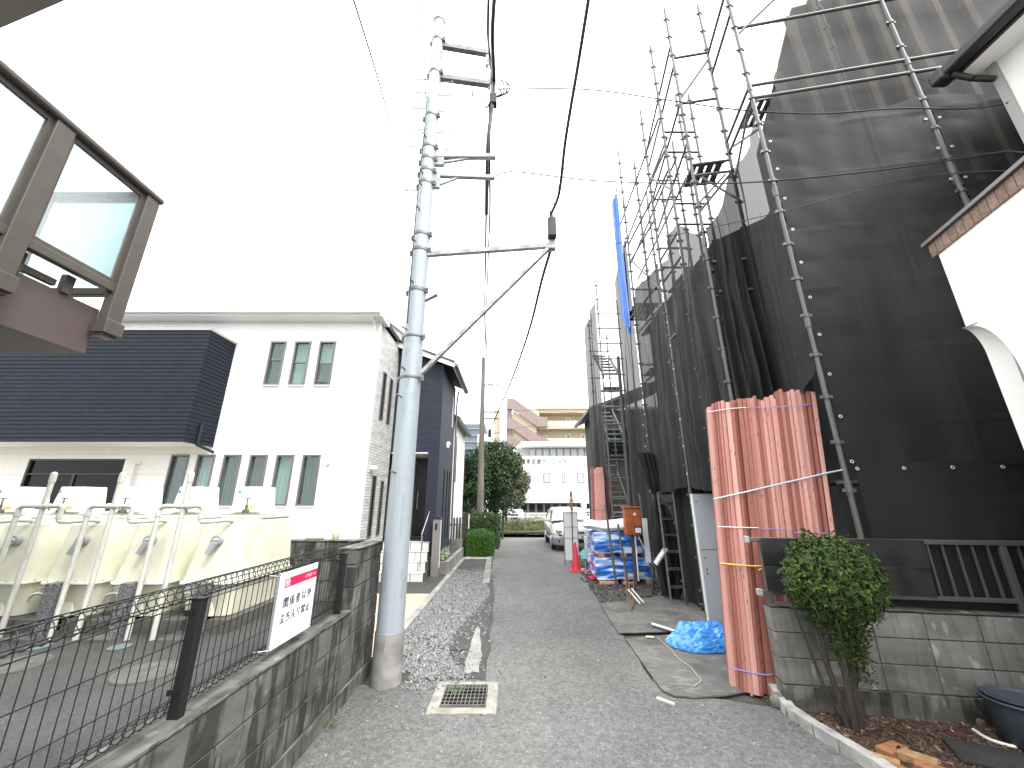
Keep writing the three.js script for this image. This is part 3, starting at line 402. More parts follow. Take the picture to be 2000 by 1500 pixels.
  part('soffit', box(bx0, bx1 - 0.03, y0 - 0.012, y0 - 0.002, Z + 0.004, bz - 0.03), M.trimWhite, b);
  part('drain_spout', [cyl(V(bx1 + 0.03, y0 + 0.42, -8.1), V(bx1 + 0.03, y0 - 0.02, -8.1), 0.03), cyl(V(bx1 + 0.03, y0 - 0.02, -8.1), V(bx1 + 0.06, y0 - 0.12, Z + 0.05), 0.03)], M.black, b);
  // eaves, gutter, roof
  const rf = part('roof', (() => { const g = new THREE.BufferGeometry(); const x0 = -15.4, x1 = XR + 0.14, z0 = Z + 0.36, z1 = -15.4, y = EV + 0.14, r = 6.9, zm = -12; g.setAttribute('position', new THREE.Float32BufferAttribute([x0, y, z0, x1, y, z0, x1, r, zm, x0, y, z0, x1, r, zm, x0, r, zm, x0, r, zm, x1, r, zm, x1, y, z1, x0, r, zm, x1, y, z1, x0, y, z1], 3)); g.computeVertexNormals(); return muv(g); })(), M.roofDark, h);
  part('gable_wall', face([V(XR, EV, 0), V(XR, EV, 0)].length ? [V(0, EV + 0.13, 0), V(6.3, EV + 0.13, 0), V(3.3, 6.78, 0)] : [], 0, 0.1).rotateY(Math.PI / 2).translate(XR + 0.1, 0, Z), M.graySiding, h);
  part('eave_board', [box(-15.4, XR + 0.13, EV, EV + 0.13, Z - 0.3, Z + 0.35)], M.trimWhite, rf);
  part('gutter', [(() => { const s = new THREE.Shape(); s.moveTo(0, 0); s.lineTo(0.1, 0); s.lineTo(0.12, 0.09); s.lineTo(0.105, 0.09); s.lineTo(0.09, 0.015); s.lineTo(0, 0.015); const g = new THREE.ExtrudeGeometry(s, { depth: 12, bevelEnabled: false }); g.rotateY(-Math.PI / 2); g.translate(XR + 0.12, EV + 0.04, Z + 0.352); return muv(g); })()], M.trimWhite, rf);
  part('verge_board', beam(V(XR + 0.12, EV + 0.1, Z + 0.36), V(XR + 0.12, 6.82, -11.9), 0.05, 0.22), M.trimWhite, rf);
  part('downpipe', [cyl(V(XR - 0.1, EV + 0.05, Z + 0.3), V(XR - 0.1, EV - 0.12, Z + 0.06), 0.03), cyl(V(XR - 0.1, EV - 0.1, Z + 0.06), V(XR - 0.1, 0, Z + 0.06), 0.03, 0.03, 12)], M.trimWhite, h);
  for (const x of [onZ(632, 950, Z).x, onZ(262, 930, Z).x]) part('vent_pipe', [cyl(V(x, 2.52, Z + 0.05), V(x, 0, Z + 0.05), 0.022, 0.022, 12), cyl(V(x, 2.5, Z), V(x, 2.5, Z + 0.08), 0.035), box(x - 0.1, x + 0.1, 2.5, 2.53, Z + 0.002, Z + 0.06)], M.trimWhite, h);
  // windows in the side wall towards the lane
  for (const [za, zb, ya, yb] of [[-9.15, -9.38, 3.65, 4.85], [-9.7, -9.93, 3.65, 4.85], [-9.15, -9.38, 0.95, 2.3], [-9.75, -9.95, 0.95, 2.2]]) { const w = part('window', [box(XR, XR + 0.03, ya, yb, zb, zb + 0.03), box(XR, XR + 0.03, ya, yb, za - 0.03, za), box(XR, XR + 0.03, yb - 0.03, yb, zb + 0.03, za - 0.03), box(XR, XR + 0.03, ya, ya + 0.03, zb + 0.03, za - 0.03)], M.frameGrey, h); part('pane', box(XR + 0.004, XR + 0.012, ya + 0.03, yb - 0.03, zb + 0.03, za - 0.03), M.glassDark, w); }
  part('vent_hood', [cyl(V(XR, 2.45, -9.0), V(XR + 0.1, 2.45, -9.0), 0.06, 0.06, 14), new THREE.SphereGeometry(0.06, 12, 8).translate(XR + 0.1, 2.45, -9.0)], M.trimWhite, h);
  // navy porch wing
  const wz = -10.3, wb = -12.7, wx = -1.93;
  const wshape = pz2([[-4.4, 2.97], [wx, 2.97], [wx, 5.42], [-3.4, 6.02], [-4.4, 6.02]]);
  function pz2(l) { return l.map(([x, y]) => V(x, y, 0)); }
  part('wing_wall', face(wshape, wz, wz - wb), M.navyTile, h);
  part('wing_wall', box(-2.22, wx - 0.002, 0.0, 2.968, wb, wz - 0.002), M.navyTile, h);
  part('wing_base', box(-2.24, wx + 0.012, 0, 0.42, wb - 0.01, wz + 0.01), M.conc, h);
  part('porch_ceiling', box(-3.2, -2.23, 2.94, 2.967, wb, wz + 0.004), M.trimWhite, h);
  part('porch_wall', [box(-3.6, -2.23, 0.77, 2.94, -11.75, -11.6)], M.graySiding, h);
  part('porch_pier', [box(-3.05, -2.82, 0.78, 2.938, -11.55, -11.3)], M.whiteSiding, h);
  const dr = part('front_door', [box(-2.8, -2.25, 0.79, 2.93, -11.58, -11.5)], S({ color: lin(0.008, 0.008, 0.009), roughness: 0.35 }), h);
  part('handle', [cyl(V(-2.7, 1.5, -11.46), V(-2.7, 2.0, -11.46), 0.014)], M.steel, dr);
  part('wing_roof', [beam(V(-3.6, 6.22, -11.5), V(wx + 0.32, 5.46, -11.5), 2.9, 0.05)], M.roofDark, h);
  part('wing_fascia', [beam(V(-3.6, 6.13, wz + 0.2), V(wx + 0.3, 5.4, wz + 0.2), 0.04, 0.17), box(wx + 0.28, wx + 0.32, 5.3, 5.44, wb - 0.25, wz + 0.22)], M.trimWhite, h);
  part('wing_gutter', [box(wx + 0.32, wx + 0.42, 5.32, 5.41, wb - 0.25, wz + 0.22), cyl(V(wx + 0.1, 5.32, wb + 0.05), V(wx + 0.05, 4.9, wb - 0.03), 0.03), cyl(V(wx + 0.05, 4.9, wb - 0.03), V(wx + 0.05, 0, wb - 0.03), 0.03)], M.frameGrey, h);
  part('vent_hood', [new THREE.SphereGeometry(0.07, 12, 8).translate(wx + 0.04, 3.35, -11.4), box(wx, wx + 0.07, 3.24, 3.35, -11.47, -11.33)], M.trimWhite, h);
  for (const z of [-11.2, -11.75, -12.2]) part('slit_window', box(wx - 0.01, wx + 0.012, 0.7, 2.6, z - 0.035, z + 0.035), M.glassDark, h);
  part('slit_window', box(wx - 0.01, wx + 0.012, 4.0, 5.0, -12.25, -12.18), M.trimWhite, h);
  // porch steps faced with white tiles
  const st = part('steps', [0, 1, 2, 3].map((k) => box(-3.18, -1.99 - 0.02 * k, 0, 0.19 * (k + 1) - 0.012, -11.2, -9.43 - k * 0.26)), M.mortar, h);
  M.whiteTile = S({ color: lin(0.66, 0.655, 0.63), roughness: 0.45 });
  for (let k = 0; k < 4; k++) for (let i = 0; i < 5; i++) { const w = 0.29, x1 = -1.985 - 0.02 * k - i * w + (k % 2) * 0.12, x0 = Math.max(x1 - w + 0.014, -3.18), xx = Math.min(x1, -1.985 - 0.02 * k); if (x0 > xx - 0.02) continue; const zf = -9.43 - k * 0.26; part('tile', rbox(x0, xx, 0.19 * k + 0.008, 0.19 * k + 0.168, zf, zf + 0.012, 0.003), M.whiteTile, st); part('tile', rbox(x0, xx, 0.19 * k + 0.178, 0.19 * (k + 1), zf - 0.255, zf + 0.014, 0.003), M.whiteTile, st); }
  part('porch_floor', box(-3.2, -2.06, 0.752, 0.768, -11.5, -10.5), M.lot, st);
  const hr = thing('handrail', 'thin steel handrail beside the white tiled porch steps', 'handrail', [-2.08, 0.2, -9.6]);
  part('rail', cyl(V(-2.1, 0.98, -9.55), V(-2.1, 1.6, -10.5), 0.014), M.steel, hr); for (const [z, a, c] of [[-9.6, 0.19, 1.02], [-10.4, 0.76, 1.54]]) part('post', cyl(V(-2.1, a, z), V(-2.1, c, z), 0.014), M.steel, hr);
  const gp_ = thing('gate_post', 'slim grey entrance post with intercom and lamp cap by the steps', 'post', [-1.83, 0, -10.1]);
  part('post', rbox(-1.94, -1.76, 0, 1.3, -10.2, -10.02, 0.006), S({ color: lin(0.2, 0.19, 0.18), roughness: 0.7 }), gp_); part('cap', box(-1.95, -1.75, 1.3, 1.35, -10.21, -10.01), M.black, gp_); part('intercom', box(-1.88, -1.83, 1.06, 1.2, -10.02, -10.005), M.black, gp_); part('letter_slot', box(-1.758, -1.752, 0.2, 1.28, -10.15, -10.05), M.trimWhite, gp_);
  const pl = thing('planter', 'low grey concrete planter along the foot of the navy wing', 'planter', [-1.75, 0, -11.8]);
  part('planter_wall', [box(-1.66, -1.56, 0, 0.3, -13.4, -10.35), box(-1.9, -1.66, 0, 0.298, -10.45, -10.352)], M.conc, pl); part('soil', box(-1.91, -1.661, 0.02, 0.26, -13.4, -10.46), M.dirt, pl);
}
// ------------------------------------------------------------------ glazed balcony of the neighbouring house, upper left
M.brown = S({ color: lin(0.085, 0.072, 0.062), roughness: 0.5, metalness: 0.15, map: rep(tex(128, 128, (u, v) => { const k = 0.95 + (fbm(u, v, 8, 3, 4) - 0.5) * 0.12; return [k, k, k]; }), 2) });
{
  const t = thing('balcony_house', 'neighbouring house whose brown framed glass balcony juts out overhead', 'house', [-4.6, 0, 0]);
  const X = -2.77, zf = -2.42;
  part('wall', box(-7.5, -3.75, 0.0, 6.0, -1.55, 5), M.graySiding, t);
  const eave = part('roof', [poly([[-8, -3.28], [-4.6, -2.43], [-4.0, -2.28], [-3.2, -2.08], [-3.2, 5.4], [-8, 5.4]], 6.12, 0.12)], M.frameGrey, t);
  const b = part('balcony_floor', [box(-3.76, X - 0.07, 2.66, 2.98, zf + 0.04, 2.6)], S({ color: lin(0.085, 0.063, 0.06), roughness: 0.6 }), t);
  const yT = 3.98, post = (x, z, w = 0.1, d = 0.07) => part('post', [rbox(x - d / 2, x + d / 2, 2.78, yT - 0.05, z - w / 2, z + w / 2, 0.006), rbox(x - d / 2 - 0.012, x + 0.02 + d / 2, 2.8, 2.9, z - w / 2 - 0.012, z + w / 2 + 0.012, 0.006)], M.brown, b);
  for (const z of [zf + 0.02, -1.80, -1.1, -0.4, 0.3, 1.0]) post(X, z);
  post(-3.6, zf + 0.02);
  part('top_rail', [rbox(X - 0.07, X + 0.05, yT - 0.05, yT, zf - 0.05, 2.4, 0.02), rbox(-3.74, X - 0.07, yT - 0.052, yT - 0.002, zf - 0.03, zf + 0.06, 0.02)], M.brown, b);
  part('bottom_rail', [rbox(X - 0.03, X + 0.02, 3.10, 3.16, zf, 2.4, 0.008), rbox(-3.74, X - 0.03, 3.10, 3.158, zf - 0.01, zf + 0.04, 0.008)], M.brown, b);
  const zs = [zf + 0.02, -1.80, -1.1, -0.4, 0.3, 1.0];
  const gl = PH({ color: lin(0.86, 0.96, 0.97), roughness: 0.25, transmission: 0.92, thickness: 0, bumpMap: rep(tex(256, 256, (u, v) => 0.5 + 0.5 * Math.sin(u * 6.283 * 32) * Math.sin(v * 6.283 * 32), false), 5), bumpScale: 0.004 });
  for (let i = 0; i < 5; i++) {
    const za = zs[i] + 0.05, zb = zs[i + 1] - 0.05;
    const g = part('glass_pane', box(X - 0.006, X + 0.0, 3.19, yT - 0.08, za + 0.02, zb - 0.02), gl, b);
    part('pane_frame', [box(X - 0.014, X + 0.01, 3.16, yT - 0.05, za, za + 0.024), box(X - 0.014, X + 0.01, 3.16, yT - 0.05, zb - 0.024, zb), box(X - 0.014, X + 0.01, yT - 0.085, yT - 0.052, za + 0.024, zb - 0.024), box(X - 0.014, X + 0.01, 3.162, 3.19, za + 0.024, zb - 0.024)], M.brown, g);
  }
  part('glass_pane', box(-3.55, X - 0.05, 3.18, yT - 0.07, zf + 0.012, zf + 0.018), gl, b);
  part('stay', [beam(V(X - 0.08, 3.02, -2.1), V(X - 0.08, 3.02, 2.4), 0.03, 0.04), box(X - 0.09, X - 0.05, 2.98, 3.1, -2.18, -2.13), box(X - 0.09, X - 0.05, 2.98, 3.1, -1.92, -1.87)], M.brown, b);
}
// ------------------------------------------------------------------ utility poles and lines
M.poleSteel = S({ color: lin(0.34, 0.38, 0.4), map: rep(tex(512, 512, (u, v) => { const n = fbm(u, v, 14, 8, 5) - 0.5, st = fbm(u, v * 0.08, 64, 22, 2) - 0.5; const sc = sst(0.66, 0.72, fbm(u * 0.5, v, 24, 12, 3)); const k = 0.95 + n * 0.07 + st * 0.05 - sc * 0.05; return [k * 0.985, k, k * 1.015]; }), 1, 0.9), roughness: 0.55, metalness: 0.1 });
M.galv = S({ color: lin(1.5, 1.6, 1.65), map: rep(concMap, 2.5), roughness: 0.5, metalness: 0.1 });
M.galvDark = S({ color: lin(0.7, 0.75, 0.76), map: rep(concMap, 2.5), roughness: 0.5, metalness: 0.2 });
M.cable = S({ color: lin(0.018, 0.018, 0.02), roughness: 0.6 });
const PX = -1.25, PZ = -4.5, pr = (y) => lerp(0.132, 0.092, y / 9.7);
const pyAt = (py) => onZ(830, py, PZ).y;       // height on the near pole of a picture row
{
  const t = thing('utility_pole', 'tall pale steel utility pole with concrete foot beside the block wall', 'utility pole', [PX, 0, PZ]);
  const yj = pyAt(1232);
  const L = (pts, seg = 28) => { const g = new THREE.LatheGeometry(pts.map((p) => new THREE.Vector2(...p)), seg); return g.translate(PX, 0, PZ); };
  part('concrete_foot', L([[0.15, -0.1], [0.146, yj]]), M.conc, t);
  part('shaft', L([[0.142, yj], [0.138, yj + 0.01], [0.128, 2.2], [0.124, 3.6]]), M.poleSteel, t);
  part('shaft', L([[0.118, 3.6], [0.108, 6.2], [0.104, 7.15]]), M.poleSteel, t);
  part('shaft', L([[0.098, 7.15], [0.09, 9.6]]), M.poleSteel, t);
  part('top_cap', L([[0.1, 9.58], [0.102, 9.66], [0.08, 9.72], [0.001, 9.74]]), M.poleSteel, t);
  const pr = (y) => y > 7.15 ? lerp(0.098, 0.09, (y - 7.15) / 2.45) : y > 3.6 ? lerp(0.118, 0.104, (y - 3.6) / 3.55) : lerp(0.138, 0.124, y / 3.6);
  const band = (y, h = 0.045) => { const r = pr(y) + 0.008; const b = part('clamp_band', [L([[r - 0.006, y - h / 2], [r, y - h / 2], [r, y + h / 2], [r - 0.006, y + h / 2]]), ...[0.3, 3.4].map((a) => box(PX + Math.cos(a) * (r + 0.02) - 0.02, PX + Math.cos(a) * (r + 0.02) + 0.02, y - 0.035, y + 0.035, PZ + Math.sin(a) * (r + 0.02) - 0.02, PZ + Math.sin(a) * (r + 0.02) + 0.02))], M.galvDark, t); part('clamp_bolt', [0.3, 3.4].map((a) => cyl(V(PX + Math.cos(a) * (r + 0.02), y, PZ + Math.sin(a) * (r + 0.02) - 0.05), V(PX + Math.cos(a) * (r + 0.02), y, PZ + Math.sin(a) * (r + 0.02) + 0.06), 0.009)), M.galv, b); };
  for (const py of [740, 660, 570, 492, 462, 362, 338, 315, 292, 230, 145, 82]) band(pyAt(py), py > 640 ? 0.03 : 0.05);
  // climbing pegs left and right
  for (const [py, s] of [[160, 0], [186, 0], [217, 0], [258, 0], [292, 0], [378, 1]]) { const y = pyAt(py); if (!s) part('climbing_peg', [cyl(V(PX + 0.09, y - 0.01, PZ), V(PX + 0.29, y, PZ), 0.008), cyl(V(PX + 0.285, y - 0.02, PZ), V(PX + 0.285, y + 0.02, PZ), 0.009)], M.galvDark, t); part('climbing_peg', [cyl(V(PX - 0.09, y + 0.05, PZ), V(PX - 0.29, y + 0.06, PZ), 0.008), cyl(V(PX - 0.285, y + 0.04, PZ), V(PX - 0.285, y + 0.08, PZ), 0.009)], M.galvDark, t); }
  for (const py of [650, 728, 780, 925, 560, 480, 420, 372, 350, 280]) { const y = pyAt(py), r = pr(y), a = 1.9 + (py % 7) * 0.05; part('step_bolt', cyl(V(PX + Math.cos(a) * r * 0.9, y, PZ + Math.sin(a) * r * 0.9), V(PX + Math.cos(a) * (r + 0.08), y + 0.015, PZ + Math.sin(a) * (r + 0.08)), 0.011), M.galvDark, t); }
  // cross arms
  const arm = (pyA, px, py, w, h, nm = 'cross_arm', mat = M.galvDark) => { const y = pyAt(pyA), d = ray(px, py), s = (y - EYE.y) / d.y, e = EYE.clone().addScaledVector(d, s); part(nm, beam(V(PX, y, PZ), e, w, h), mat, t); return e; };
  const e1 = arm(88, 955, 105, 0.075, 0.09), e2 = arm(150, 958, 165, 0.075, 0.09);
  part('arm_end_bar', [cyl(e1.clone().add(V(-0.02, 0.06, 0)), e2.clone().add(V(-0.02, -0.1, 0)), 0.02), box(e1.x - 0.05, e1.x + 0.01, e1.y - 0.3, e1.y - 0.05, e1.z - 0.03, e1.z + 0.03), box(e2.x - 0.05, e2.x + 0.01, e2.y + 0.05, e2.y + 0.3, e2.z - 0.03, e2.z + 0.03)], M.galv, t);
  part('insulator', [[0.35, e1], [0.5, e1], [0.3, e2], [0.45, e2]].flatMap(([k, e]) => { const p = V(lerp(PX, e.x, k), e.y + 0.045, lerp(PZ, e.z, k)); return [cyl(p, p.clone().add(V(0, 0.09, 0)), 0.02, 0.012)]; }), M.galv, t);
  const e3 = arm(306, 968, 306, 0.07, 0.06, 'cross_arm', M.galv), e4 = arm(342, 966, 347, 0.06, 0.05, 'cross_arm', M.galv);
  const y3 = e3.y, y4 = e4.y;
  part('arm_brace', [beam(V(PX + 0.1, y3 - 0.14, PZ), V(lerp(PX, e3.x, 0.62), y3 - 0.03, lerp(PZ, e3.z, 0.62)), 0.035, 0.03), beam(V(PX + 0.1, y4 - 0.22, PZ), V(lerp(PX, e4.x, 0.45), y4 - 0.03, lerp(PZ, e4.z, 0.45)), 0.03, 0.03)], M.galv, t);
  part('bracket_plate', [box(PX + 0.09, PX + 0.24, y3 - 0.17, y3 + 0.04, PZ - 0.03, PZ + 0.03), box(PX + 0.09, PX + 0.2, y4 - 0.24, y4 + 0.03, PZ - 0.03, PZ + 0.03)], M.galv, t);
  // long outrigger with its diagonal stay
  const yo = pyAt(498), tip = V(0.53, yo, -4.3);
  part('outrigger_arm', beam(V(PX, yo, PZ), tip, 0.06, 0.06), M.galv, t);
  part('diagonal_stay', beam(V(PX + 0.08, pyAt(737), PZ), tip.clone().add(V(-0.03, -0.02, 0)), 0.06, 0.045), M.galv, t);
  part('tip_plate', box(tip.x - 0.05, tip.x + 0.04, tip.y - 0.06, tip.y + 0.06, tip.z - 0.045, tip.z + 0.045), M.galv, t);
  part('riser_cable', tube([pyAt(200), pyAt(300), pyAt(400), pyAt(500), pyAt(640)].map((y, i) => V(PX - 0.07 + 0.01 * Math.sin(i * 2), y, PZ + pr(y) + 0.012)), 0.009, 30, 6), M.cable, t);
  part('cable_loop', [tube([V(PX - 0.05, pyAt(150), PZ + 0.1), V(PX - 0.16, pyAt(118), PZ + 0.06), V(PX - 0.1, pyAt(108), PZ + 0.05)], 0.006, 16, 5), tube([V(PX + 0.05, pyAt(125), PZ + 0.1), V(PX + 0.14, pyAt(116), PZ + 0.06), V(PX + 0.07, pyAt(105), PZ + 0.05)], 0.006, 16, 5)], M.galv, t);
  part('lamp_bracket', cyl(V(PX + 0.11, pyAt(588), PZ), V(PX + 0.27, pyAt(577), PZ + 0.02), 0.018, 0.025), M.frameGrey, t);

  // far pole behind the hedge
  const fx = -1.36, fz = -17.2, f = thing('utility_pole', 'distant thin concrete utility pole among the garden trees', 'utility pole', [fx, 0, fz]);
  part('shaft', cyl(V(fx, -0.1, fz), V(fx, 8.3, fz), 0.16, 0.085, 18), S({ color: lin(0.5, 0.45, 0.41), map: rep(concMap, 1), roughness: 0.85 }), f);
  for (const y of [6.9, 5.6, 5.3]) part('cross_arm', box(fx, fx + 0.75, y, y + 0.06, fz - 0.03, fz + 0.03), M.galvDark, f);
  part('insulator', [6.96, 5.66, 5.36].flatMap((y) => [0.25, 0.45, 0.68].map((d) => cyl(V(fx + d, y, fz), V(fx + d, y + 0.12, fz), 0.035, 0.02))), M.galv, f);
  part('splice_case', [cyl(V(fx + 0.35, 4.5, fz - 0.1), V(fx + 0.35, 4.85, fz - 0.1), 0.08), cyl(V(fx + 0.2, 3.7, fz - 0.1), V(fx + 0.2, 3.95, fz - 0.1), 0.07)], M.cable, f);

  // overhead lines; each ends on a pole, an arm or leaves overhead behind the viewer
  const line = (name, pts, r, label, cat = 'cable', seg = 40) => single(name, Array.isArray(pts[0]) ? pts.map((p) => tube(p, r, seg, 6)) : tube(pts, r, seg, 6), M.cable, label, cat);
  const above = (px, py, y) => onY(px, py, y);
  // main twisted bundle through the two top arms to the black splice box and on to the far pole
  const bx = e2.clone().add(V(0.05, -0.35, 0.02));
  line('power_cable', [above(968, -40, 8.6), above(962, 60, 8.3), e2.clone().add(V(0.06, 0.05, 0)), bx, onZ(953, 280, -4.6), onZ(950, 420, -5.2)].map((p) => p), 0.03, 'thick black power cable bundle passing the ends of the upper arms');
  line('power_cable', [onZ(960, 210, -4.55), onZ(953, 300, -4.75), onZ(950, 400, -6.0), onZ(948, 520, -8.5), onZ(947, 640, -12.5), V(fx + 0.25, 6.95, fz)], 0.021, 'slim black cable running from the splice box to the distant pole');
  line('power_cable', [onZ(956, 205, -4.6), onZ(956, 300, -4.8), onZ(957, 400, -6.2), onZ(953, 520, -8.9), onZ(950, 660, -13), V(fx + 0.45, 6.3, fz)], 0.018, 'second slim black cable hanging beside the arms of the near pole');
  line('power_cable', [above(955, -40, 8.7), above(953, 60, 8.45), e1.clone().add(V(0.02, -0.12, 0.05)), e2.clone().add(V(0.03, -0.12, 0.04)), onZ(956, 260, -4.65), onZ(952, 380, -5.4)], 0.02, 'black cable clipped along the end bar of the upper arms');
  const sb = single('splice_box', [rbox(bx.x - 0.06, bx.x + 0.06, bx.y - 0.14, bx.y + 0.06, bx.z - 0.06, bx.z + 0.06, 0.012)], M.cable, 'small black splice box hanging in the cables below the upper arms', 'splice box');
  line('cable_tail', [0, 1, 2, 3, 4].map((i) => { const a = bx.clone(), o = [V(0.22, 0.34, 0), V(0.27, 0.2, 0.05), V(0.16, 0.42, -0.04), V(0.13, 0.08, 0.06), V(-0.1, -0.25, 0.05)][i]; return [a.clone().add(V(0.02, 0.03, 0)), a.clone().add(V(o.x * 0.7 + 0.04, o.y * 0.35, o.z)), a.clone().add(o), a.clone().add(o).add(V(-0.04, i === 4 ? 0.1 : 0.07, 0))]; }), 0.012, 'tangle of short black cable tails around the splice box');
  // telephone cable: overhead to the outrigger, black closure, then away to the far pole
  const bt = tip.clone().add(V(0.0, 0.02, 0.03));
  line('telephone_cable', [above(1154, -30, 6.6), onY(1130, 120, 6.3), onY(1105, 270, 5.9), onY(1090, 385, 5.55), bt.clone().add(V(-0.01, 0.42, 0.05))], 0.019, 'thick black telephone cable dropping from overhead to the outrigger');
  line('telephone_cable', [bt.clone().add(V(-0.01, -0.05, 0)), onZ(1060, 540, -5.1), onZ(1035, 640, -7), onZ(1000, 740, -10.5), V(fx + 0.35, 4.75, fz)], 0.022, 'black telephone cable running from the outrigger tip to the distant pole');
  single('messenger_wire', tube([above(1166, -30, 6.6), onY(1142, 120, 6.35), onY(1118, 270, 5.95), bt.clone().add(V(0.02, 0.5, 0.05)), bt.clone().add(V(0.02, -0.02, 0))], 0.004, 40, 5), M.cable, 'thin messenger wire beside the thick telephone cable', 'wire');
  const cb = thing('cable_closure', 'black rectangular cable closure hanging above the outrigger tip', 'cable closure', bt.clone().add(V(0, 0.05, 0.02)));
  { const o = bt.clone().add(V(-0.005, 0.05, 0.03)); part('case', [rbox(o.x - 0.055, o.x + 0.055, o.y, o.y + 0.3, o.z - 0.06, o.z + 0.06, 0.02)], M.cable, cb); part('cover', [rbox(o.x - 0.058, o.x - 0.05, o.y + 0.02, o.y + 0.28, o.z - 0.05, o.z + 0.05, 0.003)], M.galvDark, cb); part('neck', cyl(V(o.x, o.y + 0.29, o.z), V(o.x - 0.005, o.y + 0.42, o.z), 0.03, 0.02), M.cable, cb); }
  // thin wires
  const thin = (pts, label, r = 0.008) => line('service_wire', pts, r, label, 'wire');
  thin([onZ(678, -40, -1.8), onZ(740, 160, -3), onZ(790, 350, -6), onZ(815, 470, -14), V(-4.5, 9, -22)], 'thin wire crossing the sky left of the tall pole');
  thin([onZ(813, -30, -3.0), onZ(828, 90, -4.0), V(PX - 0.09, pyAt(205), PZ + 0.1)], 'thin wire coming down to the top of the tall pole');
  thin([e2.clone().add(V(0.12, -0.1, 0)), onZ(1150, 175, -4.6), onZ(1300, 195, -4.4), onZ(1450, 215, -4.0), onZ(1600, 222, -3.7), onZ(1750, 212, -3.5), onZ(1900, 212, -3.2), V(5.05, 5.6, -2.9)], 'service wire drooping from the upper arm across to the stucco house', 0.0095);
  thin([e4.clone(), onZ(985, 336, -4.6), onZ(1150, 352, -4.6), onZ(1300, 358, -4.4), onZ(1450, 357, -4.0), onZ(1600, 345, -3.7), onZ(1800, 322, -3.45), onZ(1960, 296, -3.15), V(5.04, 5.0, -2.95)], 'second service wire from the lower arm across to the stucco house', 0.0095);
  thin([onZ(1085, 483, -4.3), onZ(1250, 470, -4.3), onZ(1500, 420, -3.75), onZ(1800, 345, -3.4), V(5.03, 4.75, -2.9)], 'third service wire from the outrigger tip to the stucco house', 0.005);
  thin([V(PX + 0.55, pyAt(185), PZ - 0.1), onZ(980, 340, -5.2), onZ(1075, 505, -7.5), onZ(1120, 590, -9), onZ(1172, 678, -10.35)], 'slanting thin wire running down to the far scaffold tower', 0.004);
  thin([V(fx + 0.3, 5.65, fz), onZ(1050, 802, -30), V(22, 14.5, -60)], 'wire from the distant pole passing before the beige apartments', 0.02);
  thin([V(fx + 0.3, 4.6, fz), onZ(1050, 833, -30), V(22, 12, -60)], 'lower wire from the distant pole passing before the beige apartments', 0.02);
  part('strain_wire', [cyl(V(PX + 0.62, pyAt(172), PZ - 0.05), V(PX + 0.62, pyAt(172) - 0.75, PZ - 0.05), 0.005), cyl(V(PX + 0.62, pyAt(165), PZ - 0.05), V(PX + 0.62, pyAt(180), PZ - 0.05), 0.018)], M.galvDark, t);
}
